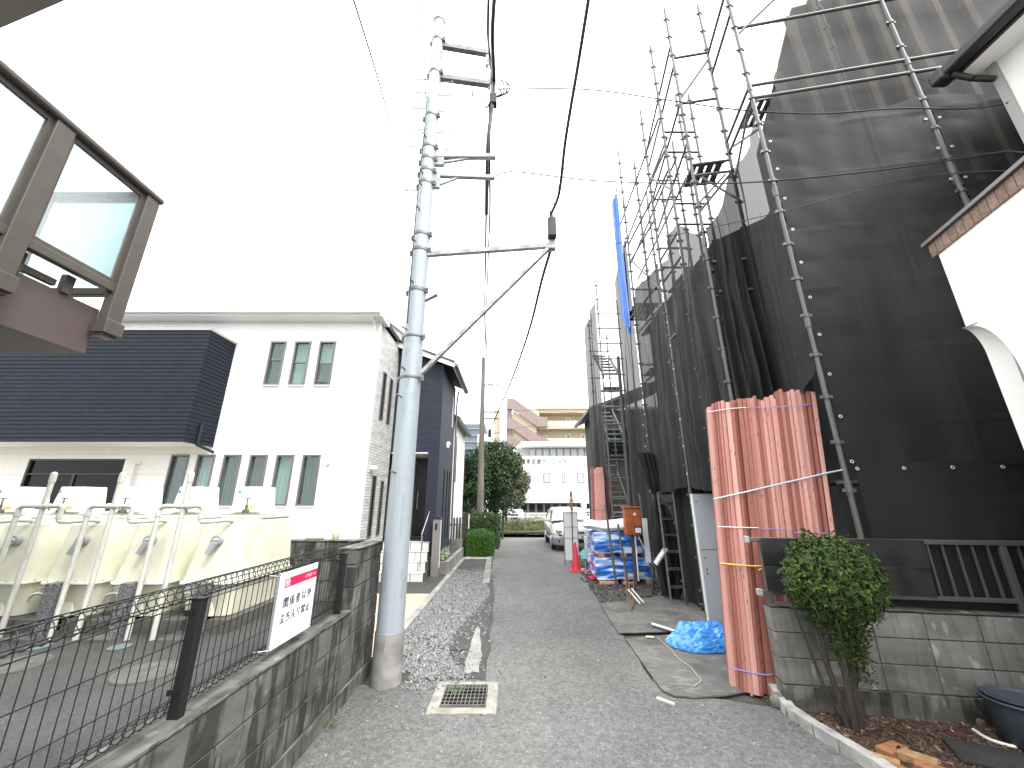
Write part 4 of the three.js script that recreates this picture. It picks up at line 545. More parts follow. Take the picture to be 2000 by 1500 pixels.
// ------------------------------------------------------------------ right-hand yard: block wall, railing, bed
const YAW = THREE.MathUtils.degToRad(10), E1 = V(Math.cos(YAW), 0, Math.sin(YAW)), E2 = V(Math.sin(YAW), 0, -Math.cos(YAW));   // along the site's near side, and away
const WB = V(2.36, 0, -3.96);                                   // end of the block wall beside the timber
const turned = (g, o = WB) => { g.rotateY(-YAW); return g.translate(o.x, o.y, o.z); };   // local (x along wall, z toward viewer) -> world
{
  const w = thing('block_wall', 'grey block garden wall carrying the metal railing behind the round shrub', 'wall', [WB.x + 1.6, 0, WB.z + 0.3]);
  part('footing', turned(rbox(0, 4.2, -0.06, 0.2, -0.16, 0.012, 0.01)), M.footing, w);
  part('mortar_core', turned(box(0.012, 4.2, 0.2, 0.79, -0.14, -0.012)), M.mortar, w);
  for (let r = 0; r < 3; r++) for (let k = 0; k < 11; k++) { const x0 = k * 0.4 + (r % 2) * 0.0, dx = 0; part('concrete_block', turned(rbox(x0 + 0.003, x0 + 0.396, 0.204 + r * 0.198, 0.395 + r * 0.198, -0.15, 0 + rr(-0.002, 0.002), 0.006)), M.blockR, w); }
  part('coping', turned(rbox(-0.003, 4.2, 0.799, 0.812, -0.155, 0.005, 0.004)), M.footing, w);
  const f = thing('metal_railing', 'low bronze grey aluminium railing with upright bars on the garden wall', 'railing', [WB.x + 1.6, 0.812, WB.z + 0.25]);
  const rm = S({ color: lin(0.13, 0.125, 0.117), roughness: 0.45, metalness: 0.4 });
  part('top_rail', turned(rbox(-0.08, 4.2, 1.345, 1.385, -0.1, -0.05, 0.005)), rm, f);
  part('bottom_rail', turned(rbox(-0.02, 4.2, 0.885, 0.92, -0.095, -0.055, 0.005)), rm, f);
  for (const x of [0.05, 2.0, 4.0]) part('post', turned(rbox(x - 0.025, x + 0.025, 0.8, 1.344, -0.09, -0.05, 0.004)), rm, f);
  for (let x = 0.17; x < 4.15; x += 0.115) if (Math.abs(x - 2) > 0.04 && Math.abs(x - 4) > 0.04) part('bar', turned(box(x - 0.008, x + 0.008, 0.92, 1.345, -0.083, -0.067)), rm, f);
  part('end_cap', [turned(rbox(-0.1, -0.06, 1.335, 1.395, -0.108, -0.042, 0.005)), turned(rbox(-0.06, -0.015, 0.875, 0.93, -0.1, -0.05, 0.005))], M.galv, f);
  // black sheet tied over the near end of the railing
  const g = new THREE.PlaneGeometry(1.35, 0.5, 60, 24), p = g.attributes.position;
  for (let i = 0; i < p.count; i++) { const x = p.getX(i), y = p.getY(i); p.setZ(i, 0.018 * Math.sin(x * 9 + y * 4) + 0.02 * (vnoise(x * 8 + 5, y * 8 + 5, 4) - 0.5)); p.setY(i, y + 0.02 * Math.sin(x * 5) * (y < 0 ? 1 : 0.1) + (y < 0 ? 0.05 * vnoise(x * 3 + 9, 0, 8) : 0)); }
  g.translate(0.7, 1.135, -0.02); g.computeVertexNormals(); turned(g);
  single('black_sheet', muv(g), S({ color: lin(0.012, 0.012, 0.013), roughness: 0.55, side: THREE.DoubleSide }), 'glossy black sheet hung over the end of the metal railing', 'sheet');
}
// planting bed with bark chips, kerb stones, bricks
const bedPts = [gp(1515, 1372), gp(1602, 1432), gp(1716, 1502), [2.62, -1.4], [7, -1.0], [7, -3.2], [2.4, -3.93]];
{
  M.bed = S({ map: rep(tex(512, 512, (u, v) => { const n = fbm(u, v, 30, 61, 5), g = hash((u * 512) | 0, (v * 512) | 0, 18); const k = 0.16 + n * 0.28 + (g - 0.5) * 0.1; return [k * 1.15, k * 0.84, k * 0.66]; }), 1.2), bumpMap: rep(grain, 1.2), bumpScale: 0.02, roughness: 1 });
  struct('planting_bed', poly(bedPts, 0.018), M.bed);
  const g = new THREE.BoxGeometry(1, 0.25, 0.5), n = 5200, im = new THREE.InstancedMesh(g, S({ roughness: 0.95, bumpMap: grain, bumpScale: 0.002 }), n), m = new THREE.Matrix4(), q = new THREE.Quaternion(), c = new THREE.Color();
  const inside = (x, z) => { let r = false; for (let i = 0, j = bedPts.length - 1; i < bedPts.length; j = i++) { const [xi, zi] = bedPts[i], [xj, zj] = bedPts[j]; if ((zi > z) !== (zj > z) && x < (xj - xi) * (z - zi) / (zj - zi) + xi) r = !r; } return r; };
  let i = 0; while (i < n) { const x = rr(2.2, 4.8), z = rr(-3.95, -2.2); if (!inside(x - 0.05, z)) continue; const s = rr(0.008, 0.028); q.setFromEuler(new THREE.Euler(rr(-0.5, 0.5), rnd() * 6.3, rr(-0.5, 0.5))); m.compose(V(x, 0.02 + s * 0.2, z), q, V(s * 1.6, s, s * rr(0.7, 1.4))); im.setMatrixAt(i, m); const k = rr(0.04, 0.15) * (rnd() < 0.12 ? 2.2 : 1); im.setColorAt(i, c.setRGB(k * 1.2, k * 0.78, k * 0.55)); i++; }
  im.name = 'bark_chips'; im.userData = { kind: 'stuff', label: 'brown bark chips and dry leaves covering the planting bed', category: 'bark chips' }; shad(im); scene.add(im);
  const kb = structGroup('kerb');
  const kp = [gp(1512, 1362), gp(1548, 1402), gp(1600, 1437), gp(1650, 1468), gp(1716, 1508), gp(1790, 1560)];
  M.kerbPale = S({ map: rep(tex(256, 256, (u, v) => { const k = 0.62 + (fbm(u, v, 9, 44, 6) - 0.5) * 0.3; return [k, k * 0.99, k * 0.96]; }), 1.3), bumpMap: rep(grain, 1), bumpScale: 0.004, roughness: 0.95 });
  for (let k = 0; k < 5; k++) { const a = V(kp[k][0], 0.035 + (k === 0 ? 0.04 : 0), kp[k][1]), b = V(kp[k + 1][0], 0.03, kp[k + 1][1]), d = b.clone().sub(a).multiplyScalar(0.02); part('kerb_stone', beam(a.clone().add(d), b.clone().sub(d), 0.085, 0.09), M.kerbPale, kb); }
  const bk = structGroup('brick_edging');
  const bm = [[0.40, 0.17, 0.08], [0.45, 0.28, 0.13], [0.36, 0.2, 0.1]].map((c) => S({ color: lin(...c), map: rep(tex(128, 128, (u, v) => { const k = 0.92 + (fbm(u, v, 10, 71, 5) - 0.5) * 0.3; return [k, k, k]; }), 4), bumpMap: rep(grain, 2), bumpScale: 0.003, roughness: 0.9 }));
  for (const [px, py, ang, mi] of [[1742, 1462, 0.35, 0], [1790, 1478, -0.85, 1], [1718, 1482, -0.75, 1], [1828, 1503, -0.8, 0], [1760, 1506, -0.8, 0], [1800, 1520, 0.3, 2]]) { const p = onY(px, py, 0.05), q = new RoundedBoxGeometry(0.205, 0.055, 0.098, 1, 0.005); q.rotateY(ang); q.translate(p.x, 0.035, p.z); part('brick', muv(q), bm[mi], bk); }
  // rounded lump of concrete at the corner, a stone, a white hose
  const lump = (px, py, s, nm, label, cat, col) => { const p = onY(px, py, 0), q = new THREE.IcosahedronGeometry(1, 2), a = q.attributes.position; for (let k = 0; k < a.count; k++) { const f = 0.85 + 0.3 * vnoise(a.getX(k) * 2 + 7, a.getY(k) * 2 + a.getZ(k) * 3 + 9, 4); a.setXYZ(k, a.getX(k) * f * s[0], a.getY(k) * f * s[1], a.getZ(k) * f * s[2]); } q.computeVertexNormals(); q.translate(p.x, s[1] * 0.6, p.z); single(nm, muv(q), S({ color: lin(...col), map: rep(concMap, 3), roughness: 0.95 }), label, cat); };
  lump(1525, 1382, [0.07, 0.07, 0.06], 'stone', 'pale rounded stone at the corner of the block wall', 'stone', [0.75, 0.74, 0.7]);
  lump(1916, 1420, [0.045, 0.05, 0.035], 'stone', 'tan stone lying in the bark beside the blue tub', 'stone', [0.6, 0.5, 0.34]);
  single('hose', tube([gp(1904, 1436), gp(1935, 1455), gp(1975, 1468), gp(2040, 1478)].map(([x, z]) => V(x, 0.035, z)), 0.012, 30, 8), M.creamPale, 'white plastic hose lying along the bark bed', 'hose');
  single('slate_slab', (() => { const p = onY(1930, 1490, 0); const q = new RoundedBoxGeometry(0.5, 0.03, 0.3, 1, 0.01); q.rotateY(-0.5); return muv(q.translate(p.x + 0.05, 0.045, p.z + 0.05)); })(), S({ color: lin(0.13, 0.13, 0.135), map: rep(concMap, 1.5), bumpMap: rep(grain, 2), bumpScale: 0.004, roughness: 0.85 }), 'dark slate stepping slab set in the bark bed', 'stepping stone');
  // blue plastic tub
  const tp = V(3.78, 0.02, -3.42), tb = thing('plastic_tub', 'large blue grey plastic garden tub at the foot of the wall', 'tub', tp), tm = S({ color: lin(0.2, 0.26, 0.36), map: rep(concMap, 2), roughness: 0.55 });
  part('bucket', new THREE.LatheGeometry([[0.001, 0], [0.17, 0], [0.195, 0.27], [0.22, 0.275], [0.222, 0.29], [0.21, 0.295], [0.185, 0.285], [0.17, 0.18]].map((a) => new THREE.Vector2(...a)), 40).translate(tp.x, tp.y, tp.z), tm, tb);
  part('lid', new THREE.LatheGeometry([[0.001, 0.288], [0.18, 0.282], [0.187, 0.3], [0.2, 0.305]].map((a) => new THREE.Vector2(...a)), 40).translate(tp.x, tp.y, tp.z), tm, tb);
}
// clipped round shrub with bare stems
function leafGeo(n, place, size, tint) {                         // n small pointed leaves, folded along the midrib
  const pos = new Float32Array(n * 18), col = new Float32Array(n * 18), nor = new Float32Array(n * 18), q = new THREE.Quaternion(), a = [V(), V(), V(), V()], up = V(0, 0, 1), cx = V(), cy = V();
  for (let i = 0; i < n; i++) {
    const { p, d } = place(i), s = size(i); q.setFromUnitVectors(up, d); q.multiply(new THREE.Quaternion().setFromAxisAngle(up, rnd() * 6.28));
    a[0].set(0, -s, 0); a[1].set(s * 0.42, 0, s * 0.16); a[2].set(0, s, -s * 0.1); a[3].set(-s * 0.42, 0, s * 0.16); for (const v of a) v.applyQuaternion(q).add(p);
    const c = tint(i, p), tri = [0, 1, 2, 0, 2, 3];
    for (let k = 0; k < 6; k++) a[tri[k]].toArray(pos, i * 18 + k * 3), c.toArray(col, i * 18 + k * 3);
    for (let t = 0; t < 2; t++) { const A = a[tri[t * 3]], B = a[tri[t * 3 + 1]], C = a[tri[t * 3 + 2]]; cx.copy(B).sub(A); cy.copy(C).sub(A); cx.cross(cy).normalize(); for (let k = 0; k < 3; k++) cx.toArray(nor, i * 18 + t * 9 + k * 3); }
  }
  const g = new THREE.BufferGeometry(); g.setAttribute('position', new THREE.BufferAttribute(pos, 3)); g.setAttribute('normal', new THREE.BufferAttribute(nor, 3)); g.setAttribute('color', new THREE.BufferAttribute(col, 3)); g.setAttribute('uv', new THREE.BufferAttribute(new Float32Array(n * 12), 2)); return g;
}
M.leaf = PH({ vertexColors: true, roughness: 0.62, specularIntensity: 0.5, transmission: 0.2, thickness: 0, side: THREE.DoubleSide });
M.bark = S({ color: lin(0.3, 0.265, 0.22), map: rep(concMap, 3), bumpMap: rep(grain, 2), bumpScale: 0.006, roughness: 0.95 });
const dirR = () => { const z = rr(-1, 1), a = rr(0, 6.2832), r = Math.sqrt(1 - z * z); return V(r * Math.cos(a), z, r * Math.sin(a)); };
{
  const c = V(2.66, 1.10, -3.52), t = thing('round_shrub', 'clipped round evergreen shrub on bare stems before the block wall', 'shrub', [2.66, 0.02, -3.66]);
  for (const [x, z, tx, tz, r] of [[2.63, -3.66, 2.46, -3.6, 0.021], [2.66, -3.62, 2.6, -3.5, 0.022], [2.72, -3.65, 2.72, -3.55, 0.024], [2.64, -3.7, 2.34, -3.62, 0.011], [2.71, -3.7, 2.86, -3.6, 0.012], [2.69, -3.7, 2.66, -3.6, 0.014]]) part('stem', tube([V(x, 0, z), V(lerp(x, tx, 0.3) + rr(-0.02, 0.02), 0.25, lerp(z, tz, 0.3)), V(lerp(x, tx, 0.7), 0.6, lerp(z, tz, 0.7)), V(tx, 0.95, tz)], r, 20, 8), M.bark, t);
  const tw = []; for (let k = 0; k < 90; k++) { const d = dirR(); d.y = -Math.abs(d.y) * 0.9; const b = c.clone().addScaledVector(d, rr(0.1, 0.25)); tw.push(tube([V(2.66 + rr(-0.08, 0.08), 0.75, -3.6), b, c.clone().addScaledVector(d, rr(0.33, 0.42))], 0.003, 5, 3)); }
  part('twigs', tw, M.bark, t);
  const place = () => { const d = dirR(); let r = 0.37 * (0.62 + 0.38 * Math.pow(rnd(), 0.45)); r *= 0.82 + 0.34 * vnoise(d.x * 5 + 9, d.y * 5 + d.z * 4 + 9, 3); if (rnd() < 0.04) r *= rr(1.02, 1.13); if (d.y < -0.45 && rnd() < 0.55) r *= rr(0.7, 1.0); const p = V(c.x + d.x * r * 1.03, c.y + d.y * r * 0.97, c.z + d.z * r * 0.82); const n = d.clone().add(V(rr(-0.8, 0.8), rr(-0.4, 0.9), rr(-0.8, 0.8))).normalize(); return { p, d: n }; };
  part('crown', leafGeo(6800, place, () => rr(0.013, 0.027) * (rnd() < 0.12 ? 1.4 : 1), () => { const k = rr(0.6, 1.3), y = rnd(); return lin(0.045 * k + (y > 0.85 ? 0.05 : 0), 0.085 * k + (y > 0.85 ? 0.07 : 0), 0.018 * k); }), M.leaf, t).userData.kind = 'stuff';
  part('lower_leaves', leafGeo(1300, () => { const k = rnd(), a = rnd() * 6.28, r = lerp(0.3, 0.1, k) * Math.sqrt(rnd()); return { p: V(2.66 + Math.cos(a) * r + 0.04 * k, lerp(0.9, 0.5, k), -3.56 + Math.sin(a) * r * 0.7), d: dirR() }; }, () => rr(0.012, 0.024), () => { const k = rr(0.5, 1.2); return lin(0.06 * k, 0.095 * k, 0.02 * k); }), M.leaf, t).userData.kind = 'stuff';
  // hanging straggly growth low on the right
  part('low_growth', leafGeo(900, () => { const k = rnd(), p = V(2.76 + rr(-0.14, 0.16) * (1 - k * 0.5), lerp(0.8, 0.34, k), -3.62 + rr(-0.1, 0.1)); return { p, d: dirR() }; }, () => rr(0.009, 0.018), () => { const k = rr(0.5, 1.1); return lin(0.07 * k, 0.09 * k, 0.03 * k); }), M.leaf, t).userData.kind = 'stuff';
}
// weeds at wall feet
function tuft(x, z, y, n, s, label, name = 'weed') { single(name, leafGeo(n, () => { const a = rnd() * 6.28, r = Math.sqrt(rnd()) * s; return { p: V(x + Math.cos(a) * r, y + rnd() * s * 0.8, z + Math.sin(a) * r), d: V(rr(-1, 1), rr(0.1, 0.9), rr(-1, 1)).normalize() }; }, () => rr(0.008, 0.016), () => { const k = rr(0.7, 1.3); return lin(0.10 * k, 0.14 * k, 0.05 * k); }), M.leaf, label, 'weed'); }
{ const p = onY(1507, 1378); tuft(p.x, p.z, 0.01, 60, 0.06, 'small weed between the tarmac and the wall corner'); const b = onY(722, 1318); tuft(-1.44, -3.7, 0.01, 40, 0.05, 'moss and weeds at the foot of the low wall'); }

// ------------------------------------------------------------------ stucco house on the right, with its arch and tiled balcony edge
M.stucco = S({ color: lin(0.80, 0.79, 0.77), bumpMap: rep(grain, 1.5), bumpScale: 0.003, roughness: 0.9 });
{
  const t = thing('stucco_house', 'white stucco house with arched porch wall and tiled balcony edge', 'house', [5.2, 0, -1.2]);
  const F = V(3.86, 0, -2.98), dirN = V(-0.27, 0, 0.963);         // far end of the porch wall, and along it toward the viewer
  const loc = (g) => { const m = new THREE.Matrix4().makeBasis(dirN, UPV, dirN.clone().cross(UPV)); m.setPosition(F); return g.applyMatrix4(m); };
  // balcony parapet, porch soffit, and the wing wall that curves out to meet them
  { const q = new THREE.Shape([[0, 3.13], [0, 3.86], [2.6, 3.86], [2.6, 0], [0.3, 0], ...[...Array(13)].map((_, k) => [0.3 * Math.cos(k / 12 * 1.5), 2.6 + 0.53 * Math.sin(k / 12 * 1.5)])].map((a) => new THREE.Vector2(...a))); part('porch_wall', loc(muv(new THREE.ExtrudeGeometry(q, { depth: 0.2, bevelEnabled: false }).translate(0, 0, -0.2))), M.stucco, t); }
  part('porch_soffit', poly([[3.9, -2.95], [5.07, -2.95], [5.07, 0.2], [3.25, -0.5]], 3.24, 0.1), M.stucco, t);
  const s = new THREE.Shape(); s.moveTo(5.07, 0); s.lineTo(3.955, 0); s.lineTo(3.955, 2.88);
  for (let k = 1; k <= 10; k++) { const a = (k / 10) * Math.PI / 2; s.lineTo(3.825 + 0.13 * Math.cos(a), 2.88 + 0.25 * Math.sin(a)); }
  s.lineTo(5.07, 3.13);
  part('wing_wall', muv(new THREE.ExtrudeGeometry(s, { depth: 0.15, bevelEnabled: false }).translate(0, 0, -2.985)), M.stucco, t);
  // balcony edge: row of brown tiles under a metal capping
  const tm = [0, 1, 2].map((k) => S({ color: lin(0.24 + k * 0.03, 0.165 + k * 0.022, 0.125 + k * 0.02), map: rep(tex(128, 128, (u, v) => { const q = 0.9 + (fbm(u, v, 8, 33 + k, 5) - 0.5) * 0.35; return [q, q, q]; }), 6), bumpMap: rep(grain, 3), bumpScale: 0.003, roughness: 0.85 }));
  part('balcony_edge', loc(muv(new THREE.BoxGeometry(2.66, 0.12, 0.16).translate(1.28, 3.92, -0.1))), M.mortar, t);
  for (let k = 0; k < 34; k++) part('tile', loc(muv(new RoundedBoxGeometry(0.072, 0.135, 0.022, 1, 0.003).translate(-0.02 + k * 0.077, 3.925, 0.002 + rr(-0.001, 0.001)))), tm[k % 3], t);
  for (let k = 0; k < 2; k++) part('tile', loc(muv(new RoundedBoxGeometry(0.02, 0.135, 0.09, 1, 0.003).translate(-0.066, 3.925, -0.06 - k * 0.1))), tm[k], t);
  part('capping', loc(muv(new RoundedBoxGeometry(2.72, 0.035, 0.26, 1, 0.004).translate(1.27, 4.012, -0.09))), S({ color: lin(0.16, 0.15, 0.145), roughness: 0.45, metalness: 0.2 }), t);
  // main wall, eave and gutter
  const C = V(5.08, 0, -2.9);
  part('wall', [box(5.08, 9, 0, 6.13, -2.9, 4)], M.stucco, t);
  part('corner_post', [box(5.05, 5.13, 3.0, 6.13, -2.93, -2.86)], S({ color: lin(0.3, 0.29, 0.28), roughness: 0.6 }), t);
  part('soffit', [box(4.82, 9.2, 6.13, 6.17, -3.02, 4.2)], M.stucco, t);
  const rf = part('roof', [(() => { const g = new THREE.BufferGeometry(); g.setAttribute('position', new THREE.Float32BufferAttribute([4.7, 6.23, -3.1, 4.7, 6.23, 4.3, 7.0, 7.25, 4.3, 4.7, 6.23, -3.1, 7.0, 7.25, 4.3, 7.0, 7.25, -3.1, 7.0, 7.25, -3.1, 7.0, 7.25, 4.3, 9.3, 6.23, 4.3, 7.0, 7.25, -3.1, 9.3, 6.23, 4.3, 9.3, 6.23, -3.1], 3)); g.computeVertexNormals(); return muv(g); })()], M.roofDark, t);
  const bm = S({ color: lin(0.016, 0.013, 0.013), roughness: 0.5 });
  part('gutter', [rbox(4.66, 4.8, 6.13, 6.25, -3.08, 4.3, 0.03), rbox(4.8, 4.84, 6.12, 6.27, -3.05, 4.3, 0.01), rbox(4.64, 4.82, 6.1, 6.26, -3.12, -2.98, 0.03)], bm, rf);
  part('downpipe', [cyl(V(4.74, 6.12, -2.98), V(4.86, 5.99, -2.93), 0.03), cyl(V(4.86, 5.99, -2.93), V(5.04, 5.95, -2.91), 0.03)], bm, rf);
}
// ------------------------------------------------------------------ building site: scaffolds, mesh sheets, timber frame
M.scaf = S({ color: lin(0.42, 0.46, 0.46), map: rep(concMap, 3), roughness: 0.5, metalness: 0.2 });
const A = V(3.32, 0, -3.92), B = A.clone().addScaledVector(E2, 0.9), G = A.clone().addScaledVector(E1, 1.9), B1 = V(2.9, 0, -4.9), C = V(2.95, 0, -5.72), D = V(2.95, 0, -6.6), EE = V(2.88, 0, -8.1), F1 = V(2.56, 0, -10.3), F2 = V(3.14, 0, -10.3), FN = V(2.87, 0, -9.45);
const at = (p, y, dx = 0, dz = 0) => V(p.x + dx, y, p.z + dz);
function standard(p, y0, y1, sc, mat = M.scaf) {                 // upright tube with wedge pockets every 47.5 cm and a base jack
  const g = [cyl(at(p, y0 + 0.12), at(p, y1), 0.0243, 0.0243, 12)];
  for (let y = y0 + 0.35; y < y1 - 0.05; y += 0.475) { g.push(cyl(at(p, y - 0.02), at(p, y + 0.02), 0.036, 0.036, 10)); g.push(box(p.x - 0.06, p.x + 0.06, y - 0.016, y + 0.016, p.z - 0.012, p.z + 0.012)); }
  for (let y = y0 + 1.8; y < y1; y += 1.8) g.push(cyl(at(p, y - 0.07), at(p, y + 0.07), 0.031, 0.031, 10));
  const m = part('standard', g, mat, sc);
  if (y0 < 0.3) part('base_jack', [cyl(at(p, 0.02), at(p, y0 + 0.2), 0.016), box(p.x - 0.07, p.x + 0.07, 0.0, 0.012, p.z - 0.07, p.z + 0.07)], M.scaf, m);
  return m;
}
const ledger = (a, b, y, sc, mat = M.scaf, y2 = y) => part(y2 === y ? 'ledger' : 'brace', cyl(at(a, y), at(b, y2), 0.0215, 0.0215, 8), mat, sc);
function deck(a, b, c, y, sc) {                                   // steel plank between a-b, wide toward c, with slots
  const u = b.clone().sub(a), v = c.clone().sub(a); const mid = at(a, y).addScaledVector(u, 0.5).addScaledVector(v, 0.5);
  const ul = u.length() - 0.06, vl = v.length() - 0.08, n = Math.max(3, Math.round(ul / 0.12)), gs = [];
  for (let k = 0; k < n; k++) gs.push(new THREE.BoxGeometry(ul / n - 0.035, 0.03, vl).translate(-ul / 2 + (k + 0.5) * ul / n, 0, 0));
  for (const z of [-vl / 2, 0, vl / 2]) gs.push(new THREE.BoxGeometry(ul, 0.045, 0.03).translate(0, -0.012, z));
  const q = join(gs); q.rotateY(-Math.atan2(u.z, u.x)); part('deck_plank', muv(q.translate(mid.x, mid.y, mid.z)), M.scaf, sc);
}
{
  const s1 = thing('scaffold', 'tall steel tube scaffold around the timber frame house nearest the garden wall', 'scaffold', [A.x, 0, A.z]);
  const G2 = A.clone().addScaledVector(E1, 3.8), Bg = G.clone().addScaledVector(E2, 0.9);
  for (const [p, h] of [[A, 10.9], [B, 10.6], [G, 11], [G2, 11], [Bg, 10.6], [B1, 10.7]]) standard(p, 0.05, h, s1);
  for (const y of [9.6, 9.12, 8.45, 7.28, 7.05]) ledger(A, G2, y, s1, M.scaf, y + 0.0001 * 0);
  for (const y of [1.9, 3.7, 5.5]) { ledger(at(A, 0).addScaledVector(E2, 0.16), at(G2, 0).addScaledVector(E2, 0.16), y, s1); deck(at(B, 0).addScaledVector(E1, 0.1), at(B, 0).addScaledVector(E1, 2.8), at(B, 0).addScaledVector(E1, 0.1).addScaledVector(E2, -0.6), y + 0.03, s1); }
  ledger(A, G, 8.3, s1, M.scaf, 10.2);
  for (const y of [9.3, 8.82, 7.28, 7.05]) ledger(A, B, y, s1);
  deck(at(A, 0).addScaledVector(E1, 0.1).addScaledVector(E2, 0.2), at(A, 0).addScaledVector(E1, 0.45).addScaledVector(E2, 0.2), at(A, 0).addScaledVector(E1, 0.1).addScaledVector(E2, 0.7), 7.3, s1);
  for (const y of [9.35, 8.25, 6.92, 6.7, 5.1, 4.6]) ledger(B1, B, y, s1);
  deck(B1, B, at(B1, 0, 0, -0.5), 6.95, s1);
  ledger(B1, B, 8.35, s1, M.scaf, 9.2); ledger(B1, B, 6.0, s1, M.scaf, 6.7);
  for (const y of [9.7, 9.2, 8.3, 7.4]) ledger(B1, at(B1, 0, 0.3, -2.2), y, s1);
  // cantilever brackets that carry the decks
  for (const [a, b, y] of [[A, B, 7.0], [B1, B, 6.65]]) part('deck_bracket', [cyl(at(a, y - 0.5), at(a.clone().lerp(b, 0.8), y), 0.017), cyl(at(b, y - 0.5), at(b.clone().lerp(a, 0.8), y), 0.017)], M.scaf, s1);

  const s2 = thing('scaffold', 'scaffold of the second plot between the two sheeted houses', 'scaffold', [C.x, 0, C.z]);
  const C2 = at(C, 0, 0.62), D2 = at(D, 0, 0.62), E2p = at(EE, 0, 0.62);
  for (const [p, h] of [[C, 11.0], [D, 10.3], [EE, 10.8], [C2, 9.6], [D2, 9.4], [E2p, 9.4], [at(D, 0, 0.02, -0.75), 9.6], [at(C, 0, 0.62, -0.45), 10.2], [at(D, 0, 0.62, -0.8), 8.8]]) standard(p, 0.05, h, s2);
  for (const y of [8.6, 8.1, 6.9, 6.45, 5.0, 4.55, 3.0, 1.4]) { ledger(C, C2, y, s2); ledger(D, D2, y - 0.3, s2); if (y < 8) ledger(EE, E2p, y - 0.35, s2); }
  for (const y of [8.2, 7.7, 6.3, 5.8, 4.6]) { ledger(C, D, y, s2); ledger(D, EE, y - 0.4, s2); }
  for (const y of [5.55, 3.9]) deck(C, C2, at(C, 0, 0, -0.8), y, s2);
  deck(D, D2, at(D, 0, 0, -1.2), 5.3, s2); deck(EE, E2p, at(EE, 0, 0, 0.5), 4.4, s2); deck(EE, E2p, at(EE, 0, 0, -0.9), 6.2, s2); 
  ledger(D, EE, 5.6, s2, M.scaf, 7.4); ledger(C, D, 7.2, s2, M.scaf, 8.4);
  for (const k of [0, 1, 2, 3]) ledger(at(C, 0, 0.12 * k, -0.1), at(D, 0, 0.14 * k, -2.4), 9.1 - 0.5 * k, s2, M.scaf, 8.9 - 0.5 * k);

  const s3 = thing('scaffold', 'far scaffold tower with steel stair flights beside the orange meter box', 'scaffold', [F1.x, 0, F1.z]);
  const F3 = at(F1, 0, 0.1, -1.8), F4 = at(F2, 0, 0.1, -1.8);
  for (const [p, h] of [[F1, 8.2], [F2, 7.5], [F3, 7.8], [F4, 7.2]]) standard(p, 0.05, h, s3);
  for (let y = 0.4, k = 0; y < 7.4; y += 0.475, k++) { ledger(F1, F2, y, s3, M.scaf); if (k % 2) ledger(F3, F4, y, s3); }
  for (const y of [1.35, 3.25, 5.15]) { const fl = part('stair_flight', [beam(at(F1, y, 0.06, -0.1), at(F3, y + 0.0, 0.06, 0.2).setY(y + 1.2), 0.03, 0.12), beam(at(F2, y, -0.06, -0.1), at(F4, y, -0.06, 0.2).setY(y + 1.2), 0.03, 0.12)], M.scaf, s3); for (let k = 0; k < 7; k++) { const tt = (k + 0.5) / 7, zz = lerp(F1.z - 0.1, F3.z + 0.2, tt); part('stair_tread', box(F1.x + 0.08, F2.x - 0.08, y + 1.2 * tt, y + 1.2 * tt + 0.03, zz - 0.07, zz + 0.07), M.galv, fl); } }
  for (const y of [2.9, 4.8]) deck(F1, F2, at(F1, 0, 0, -0.5), y, s3);
}
// mesh sheets: hung cloths with folds, creases and eyelets along their edges
const netTex = tex(1024, 1024, (u, v) => {                       // dusty woven mesh with whitened fold lines every 60 cm or so
  let q = 0.72 + (fbm(u, v, 6, 52, 5) - 0.5) * 0.42 + (hash((u * 1024) | 0, (v * 1024) | 0, 54) - 0.5) * 0.12;
  for (let k = 0; k < 4; k++) { const w = (vnoise(v * 6, k, 57) - 0.5) * 0.012, a = Math.abs(u - 0.12 - k * 0.25 - w), b = Math.abs(v - 0.1 - k * 0.25 - (vnoise(u * 6, k, 59) - 0.5) * 0.012); if (a < 0.004) q += 0.3 * (1 - a / 0.004) * sst(0.35, 0.65, vnoise(v * 9, k, 61)); if (b < 0.004) q += 0.3 * (1 - b / 0.004) * sst(0.35, 0.65, vnoise(u * 9, k, 63)); }
  return [q, q, q];
});
const netMat = (op, k, tintB = 1.06) => S({ color: lin(k, k, k * tintB), map: rep(netTex, 0.4), roughness: 0.8, side: THREE.DoubleSide, transparent: true, opacity: op, bumpMap: rep(grain, 3), bumpScale: 0.001 });
M.netDark = netMat(0.945, 0.0125); M.netMid = netMat(0.9, 0.02, 1.1); M.netThin = netMat(0.75, 0.035, 1.12); M.netClear = netMat(0.22, 0.28, 1.1);
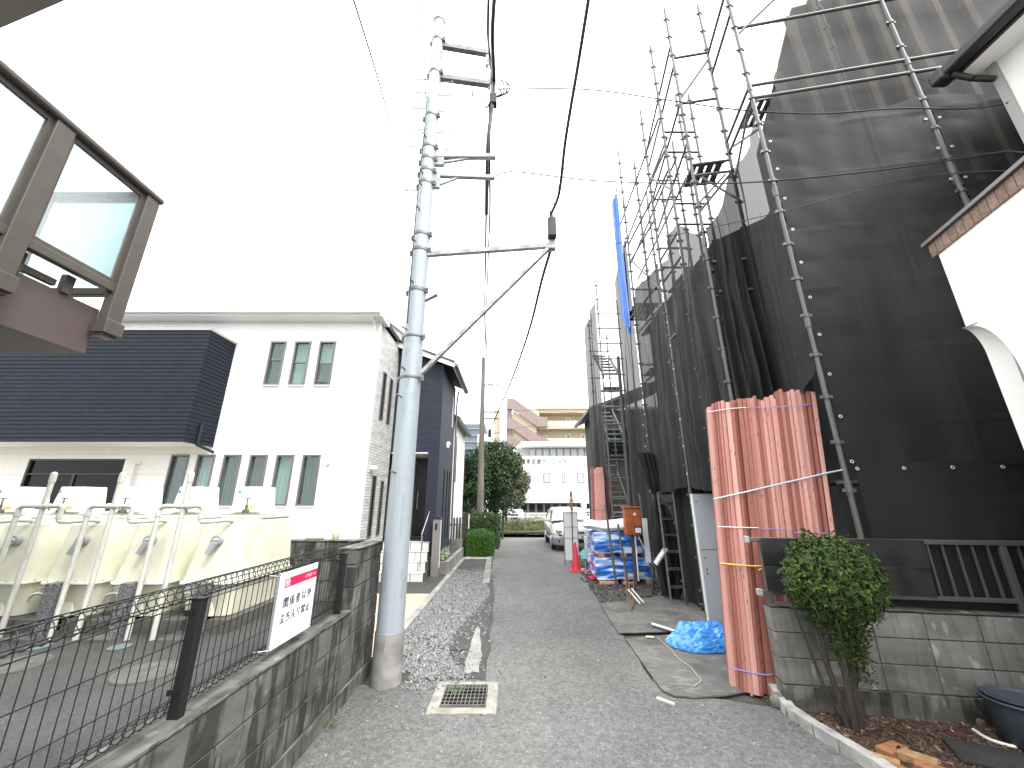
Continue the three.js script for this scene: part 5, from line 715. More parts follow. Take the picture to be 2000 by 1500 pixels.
function cloth(a, b, y0, y1, o = {}) {                            // a, b: ground points of the two side edges; y0, y1: numbers or functions of u
  const nu = o.nu || 70, nv = o.nv || 90, f0 = typeof y0 === 'function' ? y0 : () => y0, f1 = typeof y1 === 'function' ? y1 : () => y1, sd = o.seed || 1, amp = o.amp ?? 0.05, ff = o.folds ?? 5;
  const L = Math.hypot(b.x - a.x, b.z - a.z), tx = (b.x - a.x) / L, tz = (b.z - a.z) / L, nx = -tz, nz = tx, pos = [], uv = [], idx = [];
  for (let j = 0; j <= nv; j++) for (let i = 0; i <= nu; i++) {
    const u = i / nu, v = j / nv, y = lerp(f0(u), f1(u), v), edge = Math.sin(Math.PI * u);
    const drift = (vnoise(v * 2.2 + 3, sd * 3.1, sd) - 0.5) * 0.5;
    let d = amp * edge * ((vnoise((u + drift * 0.35) * ff * 2 + 7, v * 0.9 + sd, sd) - 0.5) * 1.7 + (vnoise((u - drift * 0.2) * ff * 5 + 3, v * 2 + sd, sd + 5) - 0.5) * 0.55 + (vnoise(u * 9 + v * 6, v * 9 - u * 5, sd + 8) - 0.5) * 0.3);
    if (o.tension) { const q = (u - 0.5) * 2, e = ((v * (o.tension * 4)) % 1); d += amp * 0.35 * Math.abs(q) * Math.sin(e * Math.PI) * (0.5 + 0.5 * Math.sin(u * 21 + v * 13)); }
    if (o.crease) { const cu = Math.abs(((u * L * 1.0 + 0.4) % 0.62) - 0.31), cv = Math.abs(((y * 0.9 + 0.2) % 0.7) - 0.35); d += o.crease * (Math.exp(-cu * cu * 3600) * sst(0.3, 0.65, vnoise(y * 1.6, u * 3, sd + 2)) + Math.exp(-cv * cv * 3600) * sst(0.3, 0.65, vnoise(u * 3, y, sd + 4))); }
    d += (o.belly || 0) * edge * Math.sin(Math.PI * cl(v)) + (o.hang ? o.hang(u, v) : 0);
    const sl = o.slide ? o.slide(u, v) : 0;
    pos.push(lerp(a.x, b.x, u) + nx * d + tx * sl, y, lerp(a.z, b.z, u) + nz * d + tz * sl); uv.push(u * L, y);
  }
  for (let j = 0; j < nv; j++) for (let i = 0; i < nu; i++) { const k = j * (nu + 1) + i; idx.push(k, k + 1, k + nu + 1, k + 1, k + nu + 2, k + nu + 1); }
  const g = new THREE.BufferGeometry(); g.setAttribute('position', new THREE.Float32BufferAttribute(pos, 3)); g.setAttribute('uv', new THREE.Float32BufferAttribute(uv, 2)); g.setIndex(idx); g.computeVertexNormals(); return g;
}
M.eyelet = S({ color: lin(0.6, 0.62, 0.6), roughness: 0.4, metalness: 0.4 });
const ring = (p, n, r = 0.014) => { const g = new THREE.TorusGeometry(r, 0.0045, 5, 10); g.applyQuaternion(new THREE.Quaternion().setFromUnitVectors(V(0, 0, 1), n)); return g.translate(p.x, p.y, p.z); };
function sheet(label, geo, mat, eyes = []) {
  const t = thing('mesh_sheet', label, 'mesh sheet', [0, 0, 0], 'black mesh sheets hung on the scaffolds'); geo.computeBoundingBox(); const c = geo.boundingBox.getCenter(V()); t.position.set(c.x, geo.boundingBox.min.y, c.z);
  part('cloth', geo, mat, t); if (eyes.length) part('eyelets', eyes, M.eyelet, t).userData.kind = 'stuff'; return t;
}
{
  const N = E2.clone().negate(), G2 = A.clone().addScaledVector(E1, 3.9), A0 = A.clone().addScaledVector(E1, 0.045).addScaledVector(E2, 0.02), off = (p, e, k) => p.clone().addScaledVector(e, k);
  const eyeCol = (p, y0, y1, n, dx) => { const r = []; for (let y = y0; y < y1; y += 0.46) r.push(ring(at(p, y).addScaledVector(E1, dx).addScaledVector(E2, -0.02), n)); return r; };
  // near side, upper sheets (two widths) and lower sheet
  sheet('broad black mesh sheet covering the near side beside the scaffold corner', cloth(A0, off(G, E1, -0.05), 2.05, (u) => 6.63 - 0.16 * Math.sin(Math.PI * u), { amp: 0.06, folds: 2.0, crease: 0.008, tension: 2.4, seed: 3, nu: 90, nv: 150 }), M.netDark, [...eyeCol(A, 2.1, 6.7, N, 0.075), ...eyeCol(G, 2.1, 6.7, N, -0.07)]);
  sheet('broad black mesh sheet beside the stucco house wall', cloth(off(G, E1, 0.05), G2, 2.05, (u) => 6.63 + 0.0 - 0.14 * Math.sin(Math.PI * u), { amp: 0.065, folds: 2.2, crease: 0.008, tension: 2.2, seed: 5, nu: 90, nv: 150 }), M.netDark, eyeCol(G, 2.1, 6.7, N, 0.075));
  const low = []; for (let k = 0; k < 10; k++) low.push(ring(at(off(A, E1, 0.1 + k * 0.4), 2.03).addScaledVector(E2, -0.03), N, 0.013));
  sheet('lower black mesh sheet behind the metal railing', cloth(off(A, E1, 0.1), G2, 0.1, (u) => 2.08 - 0.012 * Math.sin(u * 30), { amp: 0.05, folds: 4, crease: 0.006, seed: 8, nu: 90, nv: 60 }), M.netDark, low);
  sheet('thin grey mesh sheet high over the timber studs', (() => { const g = cloth(off(A, E1, 0.28), G2, 6.5, (u) => 7.1 + 3.6 * sst(0.0, 0.22, u) + 0.3 * u, { amp: 0.05, folds: 3, seed: 11, nu: 70, nv: 70 }); return g.translate(E2.x * 0.12, 0, E2.z * 0.12); })(), M.netThin);
  // short side of the corner, behind the leaning timber
  sheet('narrow mesh sheet in the corner above the leaning red timber', cloth(off(B, E1, -0.02), off(A, E1, -0.03), (u) => 2.72 + 0.4 * u * u, (u) => 6.75 - 0.25 * Math.sin(Math.PI * u), { amp: 0.07, folds: 3, seed: 14, nv: 130 }), M.netMid, [...Array(9)].map((_, k) => ring(at(B, 2.9 + k * 0.46, -0.03, 0.05), V(-1, 0, 0.3).normalize())));
  sheet('gathered dark mesh sheet tied up to one point below the deck', cloth(at(B1, 0, -0.0, 0.05), at(B, 0, -0.03, 0.03), (u) => 1.9 + 0.3 * u, (u) => 5.7 + 1.1 * u * u, { amp: 0.22, folds: 4, seed: 17, nu: 90, nv: 120, hang: (u, v) => 0.1 * Math.sin(u * 26 + v * 2) * (1 - v * 0.6) }), M.netDark);
  sheet('lower gathered mesh sheet behind the grey insulation board', cloth(V(2.98, 0, -7.25), V(4.0, 0, -6.9), 0.1, (u) => 2.6 + 0.2 * u, { amp: 0.16, folds: 4, seed: 18, nv: 60 }), M.netDark);
  sheet('pleated mesh sheet along the lane side of the second plot', cloth(off(D, V(0, 0, 1), 0.03), at(C, 0, -0.03, 0), (u) => 1.95 - 0.1 * u, (u) => 6.1 + 0.35 * u, { amp: 0.16, folds: 3, seed: 21, nv: 120 }), M.netMid, [...Array(9)].map((_, k) => ring(at(D, 1.7 + k * 0.46, -0.04, 0.06), V(-1, 0, 0.2).normalize())));
  sheet('mesh sheet spanning the second corner to the leaning timber', cloth(at(C, 0, -0.02, 0.03), at(B1, 0, 0, -0.03), (u) => 1.95 + 0.1 * u, (u) => 6.45 - 0.9 * u, { amp: 0.15, folds: 3, seed: 24, nv: 110, belly: 0.1 }), M.netMid);
  sheet('dark mesh sheet with see-through slots beside the blue sheet', cloth(at(EE, 0, -0.03, 0.04), at(D, 0, -0.03, -0.03), (u) => 1.85 + 0.1 * u, (u) => 6.3 + 0.0 * u, { amp: 0.14, folds: 4, seed: 27, nv: 120 }), M.netDark, [...Array(10)].map((_, k) => ring(at(EE, 1.2 + k * 0.46, -0.05, 0.08), V(-1, 0, 0.2).normalize())));
  sheet('wrinkled mesh sheet between the blue sheet and the far stair tower', cloth(FN, at(EE, 0, -0.03, -0.03), (u) => 0.9 - 0.2 * u, (u) => 7.6 + 0.6 * u, { amp: 0.12, folds: 4, seed: 30, nv: 130 }), M.netMid, [...Array(12)].map((_, k) => ring(at(EE, 1.0 + k * 0.46, -0.05, -0.08), V(-1, 0, 0.2).normalize())));
  sheet('far mesh sheet edge beyond the stair tower', cloth(at(F1, 0, -0.04, -2.0), at(F1, 0, -0.04, -0.1), 1.2, 7.5, { amp: 0.12, folds: 2, seed: 33 }), M.netMid);
  // sheet bunched up and tied round the foot of the scaffold post
  sheet('mesh sheet bunched and hanging down to the ground by the stepladder', (() => { const g = new THREE.CylinderGeometry(0.15, 0.13, 2.6, 60, 80, true), p = g.attributes.position; for (let i = 0; i < p.count; i++) { const a = Math.atan2(p.getZ(i), p.getX(i)), y = p.getY(i) + 1.3, w = 1 - 0.55 * Math.exp(-Math.pow((y - 1.75) / 0.16, 2)) + 0.35 * Math.sin(y * 2.2), k = w * (1 + 0.3 * Math.sin(a * 7 + y * 1.6) + 0.14 * Math.sin(a * 13 - y * 3)); p.setXYZ(i, p.getX(i) * k + 0.1 * Math.sin(y * 1.3 + 0.5) + 0.1 * (1 - y / 2.6), y + 0.06, p.getZ(i) * k); } g.computeVertexNormals(); return g.translate(2.78, 0, -7.9); })(), M.netDark);
  // clear upper sheets against the sky
  sheet('almost clear mesh sheet against the sky above the decks', cloth(at(D, 0, 0.02, 0), at(C, 0, 0.02, 0), 6.4, (u) => 8.9 + 0.6 * u, { amp: 0.12, folds: 4, seed: 36 }), M.netClear);
  sheet('clear mesh sheet hanging in the gap between the two corner towers', cloth(at(B, 0, 0.1, -0.1), at(A, 0, 0.08, 0), 6.95, 10.2, { amp: 0.1, folds: 4, seed: 38 }), M.netClear);
  sheet('clear mesh sheet on the top lifts of the second plot', cloth(at(EE, 0, 0.03, 0), at(D, 0, 0.03, 0), 6.4, 8.8, { amp: 0.12, folds: 4, seed: 39 }), M.netClear);
  // blue sheet
  single('blue_sheet', cloth(at(EE, 0, -0.12, -0.62), at(EE, 0, -0.1, -0.12), (u) => 5.5 + 0.9 * Math.abs(u - 0.6), (u) => 9.6 + 0.4 * u, { amp: 0.12, folds: 3, seed: 42 }), S({ color: lin(0.02, 0.12, 0.55), roughness: 0.45, side: THREE.DoubleSide }), 'bright blue plastic sheet hanging high on the scaffold', 'sheet');
}
// timber frame house behind the near sheets
{
  const O = A.clone().addScaledVector(E2, 1.25).addScaledVector(E1, 0.75);
  const t = thing('timber_frame_house', 'unfinished house with grey boarding and bare wood studs behind the sheets', 'house', [O.x + 2, 0, O.z - 2]);
  const P = (x, y, z) => at(O, y).addScaledVector(E1, x).addScaledVector(E2, z);
  const loc = (g) => { const m = new THREE.Matrix4().makeBasis(E1, UPV, E2.clone().negate()); m.setPosition(O.x, 0, O.z); return g.applyMatrix4(m); };
  const gm = S({ map: rep(tex(256, 256, (u, v) => { const k = 0.3 + (fbm(u, v, 6, 91, 5) - 0.5) * 0.12; return [k, k * 1.01, k * 1.03]; }), 0.5), roughness: 0.9 });
  const s = new THREE.Shape([[0, 0], [5, 0], [5, 11.4], [1.2, 11.0], [0.0, 7.6]].map((q) => new THREE.Vector2(...q)));
  part('boarding', loc(muv(new THREE.ExtrudeGeometry(s, { depth: 0.05, bevelEnabled: false }).translate(0, 0, -0.3))), gm, t);
  part('boarding', loc(muv(new THREE.BoxGeometry(0.05, 6.2, 5).translate(0.03, 3.1, -2.8))), gm, t);
  part('boarding', loc(muv(new THREE.BoxGeometry(5, 0.05, 5).translate(2.5, 5.6, -2.85))), gm, t);
  const wm = [0, 1].map((k) => S({ map: rep(tex(128, 256, (u, v) => { const q = 0.46 + (fbm(u * 2, v * 0.12, 16, 101 + k, 4) - 0.5) * 0.3; return [q, q * 0.9, q * 0.77]; }), 3, 0.7), roughness: 0.85 }));
  for (let k = 0; k < 9; k++) { const x = 0.12 + k * 0.455, top = Math.min(11, 7.5 + Math.max(0, x) * 3.0); part('stud', loc(muv(new THREE.BoxGeometry(k % 2 ? 0.1 : 0.12, top - 5.4, 0.1).translate(x, (top + 5.4) / 2, -0.16))), wm[k % 2], t); }
  part('brace', beam(P(0.4, 6.6, 0.1), P(2.0, 5.6, 0.1), 0.05, 0.1), wm[0], t);
  part('plate', loc(muv(new THREE.BoxGeometry(4.6, 0.12, 0.1).translate(2.3, 5.5, -0.18))), wm[1], t);
  const t2 = thing('sheeted_house', 'dark unfinished house mass behind the mesh of the second plot', 'house', [5.5, 0, -8.5]);
  part('wall', box(3.75, 8.5, 0, 6.1, -9.6, -5.9), gm, t2); part('roof', beam(V(6, 7.3, -7.8), V(3.6, 6.12, -7.8), 4, 0.08), M.roofDark, t2);
  for (const z of [-6.6, -8.2]) { const w = part('window', box(3.72, 3.75, 1.0, 2.2, z - 0.5, z + 0.5), M.frameGrey, t2); part('pane', box(3.712, 3.722, 1.05, 2.15, z - 0.45, z + 0.45), M.glassDark, w); }
}
// leaning bundles of red timber
const timberTex = [0, 1, 2, 3].map((s) => tex(128, 1024, (u, v) => {
  const gr = fbm(u * 1.0, v * 0.03, 32, 201 + s, 3), n = fbm(u, v * 0.1, 8, 211 + s, 4); let r = 0.76 + (gr - 0.5) * 0.2 + (n - 0.5) * 0.16, g = 0.565 + (gr - 0.5) * 0.26 + (n - 0.5) * 0.12, b = 0.525 + (gr - 0.5) * 0.24 + (n - 0.5) * 0.1;
  for (let k = 0; k < 7; k++) { const ku = hash(k, s, 5), kv = hash(k, s, 6), dx = (u - ku) * 3.2, dy = (v - kv) * 44; const q = dx * dx + dy * dy; if (q < 0.14) { const m = 1 - q / 0.14; r -= 0.3 * m; g -= 0.25 * m; b -= 0.22 * m; } }
  return [r, g, b];
}));
M.timber = timberTex.map((t, k) => S({ map: t, color: [lin(0.88, 0.82, 0.79), lin(0.72, 0.56, 0.52), lin(1.05, 1.06, 1.04), lin(0.5, 0.33, 0.29)][k], roughness: 0.75 }));
M.strapBlue = S({ color: lin(0.22, 0.26, 0.62), roughness: 0.4 }); M.strapWhite = S({ color: lin(0.72, 0.74, 0.78), roughness: 0.4 }); M.strapYellow = S({ color: lin(0.72, 0.55, 0.05), roughness: 0.4 });
function timberBundle(label, cols, straps, base) {                // cols: [bottom point, top point, width, depth]
  const t = thing('timber_bundle', label, 'timber bundle', base, 'bundles of red timber');
  for (const [p, q, w, d, ang] of cols) {
    const dir = q.clone().sub(p), L = dir.length(), g = new THREE.BoxGeometry(w, L, d), uv = g.attributes.uv, o = rnd(), o2 = rnd();
    for (let i = 0; i < uv.count; i++) uv.setXY(i, uv.getX(i) * 0.8 + o, uv.getY(i) * 0.98 + o2);
    g.rotateY(ang); g.applyQuaternion(new THREE.Quaternion().setFromUnitVectors(UPV, dir.normalize())); const m = p.clone().add(q).multiplyScalar(0.5); part('plank', g.translate(m.x, m.y, m.z), M.timber[(rnd() * 4) | 0], t);
  }
  for (const [pts, mat, r] of straps) part('strap', tube(pts, r || 0.006, 40, 5), mat, t);
  return t;
}
{
  const col = (s, dep, h, bulge) => { const b = V(lerp(2.12, 3.02, s) , 0.012, lerp(-4.42, -4.2, s)), q = V(lerp(2.46, 3.36, s), 0, lerp(-4.72, -4.30, s)); const k = V(-0.35, 0, 0.94).multiplyScalar(bulge - dep); b.add(k); q.add(k); q.y = h; return [b, q]; };
  const bulgeAt = (s) => s < 0.56 ? 0.1 * Math.sin(Math.PI * cl(s / 0.56)) + 0.02 : 0.06 * Math.sin(Math.PI * cl((s - 0.56) / 0.62));
  const mk = (s0, s1, n, h0, off) => { const out = []; let s = s0; while (s < s1) { const w = rr(0.024, 0.05), ds = w / 0.95; const jut = rr(-0.035, 0.03); for (let l = 0; l < 2; l++) { const [b, q] = col(Math.min(s + ds / 2, s1), l * 0.1 - jut + off, h0 + rr(-0.035, 0.035) - l * 0.03, bulgeAt(s)); out.push([b, q, w - 0.002, 0.09, -0.32 + rr(-0.06, 0.06)]); } s += ds; } return out; };
  const band = (s0, s1, f, extra = 0.07, n = 16) => Array.from({ length: n + 1 }, (_, i) => { const s = lerp(s0, s1, i / n), [b, q] = col(s, -extra + rr(-0.004, 0.004), 2.9, bulgeAt(s)); return b.lerp(q, typeof f === 'function' ? f(i / n) : f); });
  timberBundle('leaning bundle of red cedar planks next to the grey insulation board', mk(0.0, 0.4, 0, 2.86, 0), [[band(0, 0.4, 0.955), M.strapWhite, 0.005], [band(0.0, 0.4, 0.5), M.strapWhite, 0.005], [band(0, 0.4, 0.06), M.strapBlue, 0.005]], [2.3, 0, -4.35]);
  timberBundle('leaning bundle of red cedar planks in the middle of the stack', mk(0.41, 0.72, 0, 2.9, 0.0), [[band(0.4, 0.72, 0.955), M.strapBlue, 0.005], [band(0.41, 0.72, 0.495), M.strapBlue, 0.005], [band(0.41, 0.72, 0.06), M.strapBlue, 0.005]], [2.65, 0, -4.25]);
  timberBundle('leaning bundle of red cedar planks against the scaffold corner post', mk(0.73, 1.08, 0, 2.93, 0.0), [[band(0.72, 1.08, 0.95), M.strapBlue, 0.005], [band(0.73, 1.08, 0.485), M.strapBlue, 0.005]], [2.95, 0, -4.15]);
  single('rope', tube([...band(-0.02, 1.1, (i) => lerp(0.60, 0.69, i), 0.085, 12), at(A, 2.02, -0.03, 0.02)], 0.008, 60, 6), S({ color: lin(0.45, 0.6, 0.72), roughness: 0.7 }), 'pale blue rope tying the red timber to the scaffold post', 'rope');
  single('strap', tube([...band(-0.01, 0.42, 0.375, 0.085, 12), V(WB.x - 0.05, 1.1, WB.z + 0.0)], 0.007, 40, 6), M.strapYellow, 'yellow strap running from the red timber to the railing end', 'strap');
  // grey insulation boards leaning together
  const bt = thing('insulation_board', 'grey faced insulation boards with white edges standing beside the timber', 'board', [3.22, 0, -6.3]);
  const bmat = S({ color: lin(0.42, 0.44, 0.47), roughness: 0.7 }), bed = S({ color: lin(0.75, 0.76, 0.74), roughness: 0.7 });
  for (let k = 0; k < 2; k++) { const g = (m) => { m.rotateX(-0.03); m.rotateY(-0.25); return m.translate(3.22 - k * 0.01, 0.015, -6.3 - k * 0.03); }; const p = part('board', g(muv(new THREE.BoxGeometry(0.68, 1.82, 0.022).translate(0, 0.91, 0))), k ? bed : bmat, bt); part('edge_strip', g(muv(new THREE.BoxGeometry(0.012, 1.82, 0.026).translate(-0.346, 0.91, 0))), bed, p); if (!k) part('bolt_hole', [[-0.3, 1.7], [-0.28, 0.88], [-0.28, 0.72], [-0.28, 0.66]].map(([x, y]) => g(new THREE.CylinderGeometry(0.012, 0.012, 0.004, 12).rotateX(Math.PI / 2).translate(x, y, 0.0125))), M.black, p); }
  part('joint_strip', (() => { const m = muv(new THREE.BoxGeometry(0.67, 0.006, 0.004).translate(0.005, 1.0, 0.0135)); m.rotateX(-0.03); m.rotateY(-0.25); return m.translate(3.22, 0.015, -6.3); })(), M.frameGrey, bt);
}
// ------------------------------------------------------------------ things standing about the site
{
  // sheets of board laid on the soil
  const bm = S({ map: rep(tex(512, 512, (u, v) => { const n = fbm(u, v, 5, 131, 6) - 0.5, sc = sst(0.62, 0.7, fbm(u * 0.4, v, 30, 133, 3)) * 0.1, w = sst(0.55, 0.7, fbm(u, v, 3, 137, 4)); const g = (hash((u * 512) | 0, (v * 512) | 0, 88) - 0.5) * 0.06; const k = 0.35 + n * 0.2 + sc * 0.7 + g; return [k + 0.02 * w + 0.004, k + 0.016 * w + 0.002, k - 0.006]; }), 0.7), bumpMap: rep(grain, 1), bumpScale: 0.003, roughness: 0.9 });
  const mat = (pts, y, lab) => single('ground_mat', poly(pts, y, 0.012), bm, lab, 'mat', 'grey mats laid at the site entrance');
  mat([gp(1222, 1250), gp(1260, 1305), gp(1293, 1352), gp(1318, 1363), gp(1360, 1366), gp(1420, 1362), gp(1495, 1348), [3.2, -4.7], [3.0, -6.1]], 0.02, 'worn grey mat under the foot of the red timber');
  mat([gp(1172, 1182), gp(1208, 1240), gp(1232, 1240), [2.9, -6.05], [3.3, -8.2]], 0.027, 'worn grey mat under the orange meter box pole');
  // trailing cord and odds and ends
  single('cord', tube([gp(1285, 1250), gp(1312, 1275), gp(1326, 1292), gp(1348, 1308), gp(1362, 1325), gp(1370, 1335), gp(1355, 1348)].map(([x, z]) => V(x, 0.028, z)), 0.005, 60, 6), S({ color: lin(0.42, 0.38, 0.27), roughness: 0.8 }), 'thin tan cord snaking over the grey mat', 'cord');
  single('wood_scrap', [(() => { const [x, z] = gp(1300, 1372), g = new THREE.BoxGeometry(0.16, 0.015, 0.03); g.rotateY(-0.8); return muv(g.translate(x, 0.01, z)); })()], S({ color: lin(0.6, 0.54, 0.42), roughness: 0.9 }), 'pale wood scrap lying on the tarmac before the mat', 'scrap');
  single('wood_scrap', [(() => { const [x, z] = gp(1270, 1250), g = new THREE.BoxGeometry(0.1, 0.012, 0.05); g.rotateY(-0.1); return muv(g.translate(x, 0.035, z)); })()], S({ color: lin(0.6, 0.54, 0.4), roughness: 0.9 }), 'small pale wood chip on the grey mat', 'scrap');
  single('steel_pipe', cyl(V(...(([x, z]) => [x, 0.055, z])(gp(1275, 1228))), V(2.35, 0.055, -5.62), 0.024, 0.024, 14), M.steel, 'short bright steel pipe sticking out of the blue tarp', 'pipe');
  for (const [px, py, a] of [[1246, 1182, 0], [1253, 1180, 1]]) { const [x, z] = gp(px, py); single('plastic_pipe', cyl(V(x, 0.05, z + 0.15), V(x - 0.05, 0.17, z - 0.35), 0.017, 0.017, 10), M.pvc, a ? 'white plastic pipe offcut by the tongs' : 'second white plastic pipe offcut lying by the tongs', 'pipe'); }
  single('steel_hook', [tube([gp(1222, 1150), gp(1230, 1192), gp(1234, 1197)].map(([x, z], i) => V(x, [0.3, 0.05, 0.04][i], z)), 0.008, 16, 6), tube([gp(1240, 1150), gp(1236, 1190), gp(1233, 1197)].map(([x, z], i) => V(x, [0.3, 0.05, 0.04][i], z)), 0.008, 16, 6), tube([gp(1229, 1150), gp(1233, 1195)].map(([x, z], i) => V(x, [0.3, 0.05][i], z)), 0.007, 10, 6)], S({ color: lin(0.25, 0.15, 0.09), roughness: 0.7, metalness: 0.3 }), 'rusty bent steel bars hanging down at the meter pole', 'steel bars');
  // crumpled blue tarpaulin
  const c = V(2.42, 0.03, -5.5), g = new THREE.SphereGeometry(1, 110, 60, 0, 6.2832, 0, Math.PI / 2), p = g.attributes.position;
  const cr = (x, y, s) => { let d1 = 9, d2 = 9; const xi = Math.floor(x), yi = Math.floor(y); for (let i = -1; i < 2; i++) for (let j = -1; j < 2; j++) { const ax = xi + i + hash(xi + i, yi + j, s), ay = yi + j + hash(xi + i, yi + j, s + 9), d = Math.hypot(ax - x, ay - y); if (d < d1) { d2 = d1; d1 = d; } else if (d < d2) d2 = d; } return d2 - d1; };
  for (let i = 0; i < p.count; i++) { const x = p.getX(i), y = p.getY(i), z = p.getZ(i), k = 0.85 + 0.4 * cr(x * 2.1 + 5, z * 2.3 + y * 1.0 + 5, 7) + 0.1 * cr(x * 5 + 3, z * 5 - y * 3 + 2, 17), f = 1 + 0.14 * vnoise(x * 2 + 5, z * 2 + 5, 3); p.setXYZ(i, c.x + x * 0.46 * f * lerp(1, k, 0.4), c.y + Math.max(0, y * 0.22 * k * (0.75 + 0.5 * vnoise(x * 2 + 9, z * 2 + 4, 21))), c.z + z * 0.3 * f * lerp(1, k, 0.4) - x * 0.06); }
  const g2 = g.toNonIndexed(); g2.computeVertexNormals();
  single('blue_tarp', muv(g2), PH({ color: lin(0.045, 0.27, 0.72), roughness: 0.3, clearcoat: 0.8, clearcoatRoughness: 0.2, side: THREE.DoubleSide }), 'crumpled bright blue tarpaulin heaped beside the red timber', 'tarpaulin');
  // aluminium stepladder
  const sl = thing('stepladder', 'grey aluminium stepladder standing behind the bunched mesh', 'stepladder', [3.0, 0, -7.75]);
  const al = S({ color: lin(0.5, 0.51, 0.5), map: rep(concMap, 3), roughness: 0.45, metalness: 0.6 });
  for (const s of [-1, 1]) { part('front_rail', beam(V(3.02 + s * 0.27, 0.01, -7.45), V(3.02 + s * 0.17, 1.85, -7.82), 0.03, 0.06), al, sl); part('rear_rail', beam(V(3.02 + s * 0.3, 0.01, -8.3), V(3.02 + s * 0.17, 1.84, -7.9), 0.03, 0.05), al, sl); }
  for (let k = 1; k < 7; k++) { const f = k / 6.6, w = lerp(0.26, 0.17, f); part('tread', box(3.02 - w, 3.02 + w, 1.85 * f - 0.02, 1.85 * f + 0.02, lerp(-7.45, -7.82, f) - 0.05, lerp(-7.45, -7.82, f) + 0.03), al, sl); }
  part('top_plate', rbox(2.84, 3.2, 1.85, 1.9, -7.96, -7.76, 0.008), al, sl);
  // rubbish behind: steel drum and pipes in the dark
  single('steel_drum', cyl(V(3.15, 0.2, -7.2), V(3.6, 0.2, -7.35), 0.13, 0.13, 20), M.galv, 'grey metal cylinder lying beneath the stepladder', 'drum');
  single('plastic_sheet', [(() => { const g = new THREE.PlaneGeometry(0.1, 0.8, 6, 16); const q = g.attributes.position; for (let i = 0; i < q.count; i++) q.setZ(i, 0.02 * Math.sin(q.getY(i) * 9)); g.computeVertexNormals(); g.rotateY(-0.5); return muv(g.translate(2.62, 1.0, -8.05)); })()], S({ color: lin(0.3, 0.31, 0.32), roughness: 0.3, side: THREE.DoubleSide }), 'strip of clear plastic hanging beside the bunched mesh', 'plastic strip');
  single('paper_sheet', [(() => { const g = new THREE.CylinderGeometry(0.06, 0.06, 0.34, 12, 1, true, 0, 3.4); g.rotateZ(-0.7); return g.translate(2.7, 0.78, -7.6); })()], S({ color: lin(0.7, 0.7, 0.78), roughness: 0.7, side: THREE.DoubleSide }), 'curled white paper tucked into the bunched mesh', 'paper');
  // temporary power pole with its orange meter box
  const px = 2.68, pzz = -9.15, mp = thing('power_post', 'temporary grey power post carrying an orange meter box', 'post', [px, 0, pzz]);
  part('post', cyl(V(px, 0, pzz), V(px + 0.02, 5.25, pzz), 0.05, 0.045, 16), S({ color: lin(0.2, 0.215, 0.21), map: rep(concMap, 2), roughness: 0.6 }), mp);
  const om = S({ color: lin(0.44, 0.12, 0.035), map: rep(tex(128, 128, (u, v) => { const q = 0.92 + (fbm(u, v, 6, 141, 5) - 0.5) * 0.3; return [q, q, q]; }), 2), roughness: 0.5 });
  const mb = part('meter_box', [rbox(px - 0.2, px + 0.2, 1.02, 1.58, pzz + 0.05, pzz + 0.22, 0.015), rbox(px - 0.22, px + 0.22, 1.58, 1.61, pzz + 0.03, pzz + 0.25, 0.008)], om, mp);
  part('handle_rib', [rbox(px - 0.14, px - 0.1, 1.08, 1.36, pzz + 0.22, pzz + 0.235, 0.004), rbox(px - 0.19, px - 0.15, 1.06, 1.3, pzz + 0.22, pzz + 0.23, 0.004)], om, mb);
  part('label_plate', rbox(px - 0.02, px + 0.17, 1.06, 1.2, pzz + 0.222, pzz + 0.228, 0.002), M.black, mb);
  part('paper_label', box(px - 0.0, px + 0.13, 1.07, 1.17, pzz + 0.2285, pzz + 0.231), M.trimWhite, mb);
  part('diamond_mark', (() => { const q = new THREE.BoxGeometry(0.055, 0.055, 0.004); q.rotateZ(Math.PI / 4); return muv(q.translate(px + 0.02, 1.45, pzz + 0.2225)); })(), M.trimWhite, mb);
  part('conduit', [cyl(V(px + 0.02, 1.02, pzz + 0.12), V(px + 0.02, 0.1, pzz + 0.1), 0.016), tube([V(px + 0.08, 1.02, pzz + 0.14), V(px + 0.2, 0.7, pzz + 0.2), V(px + 0.42, 0.4, pzz + 0.3), V(px + 0.44, 0.32, pzz + 0.4)], 0.009, 24, 6)], M.trimWhite, mp);
  for (const [x, z, h, lab] of [[2.22, -9.05, 1.35, 'grey scaffold tube leaning before the wrapped blue packs'], [2.42, -8.85, 0.95, 'short grey scaffold tube standing before the wrapped blue packs'], [2.92, -8.75, 1.6, 'grey scaffold tube standing right of the meter post']]) single('scaffold_tube', [cyl(V(x, 0, z), V(x - 0.1, h + 0.3, z - 0.1), 0.025, 0.025, 12), cyl(V(x - 0.03, 0.55, z - 0.03), V(x - 0.035, 0.6, z - 0.03), 0.035, 0.035, 10), box(x - 0.08, x + 0.04, 0.56, 0.59, z - 0.05, z)], M.scaf, lab, 'tube');
  // wrapped blue packs on skids
  const wrap = (pale) => { const g = new THREE.BoxGeometry(1.3, 0.44, 0.9, 60, 24, 20), q = g.attributes.position; for (let i = 0; i < q.count; i++) { const x = q.getX(i), y = q.getY(i), z = q.getZ(i); const d = 0.03 * (vnoise(x * 3, y * 14 + 3, 5 + pale) - 0.5) + 0.012 * (vnoise(x * 9, y * 30 + z * 9, 15 + pale) - 0.5); const e = 1 - 0.04 * Math.pow(Math.abs(y / 0.22), 6); q.setXYZ(i, x * e + d, y, z * e + d * 2.4); } g.computeVertexNormals(); return g; };
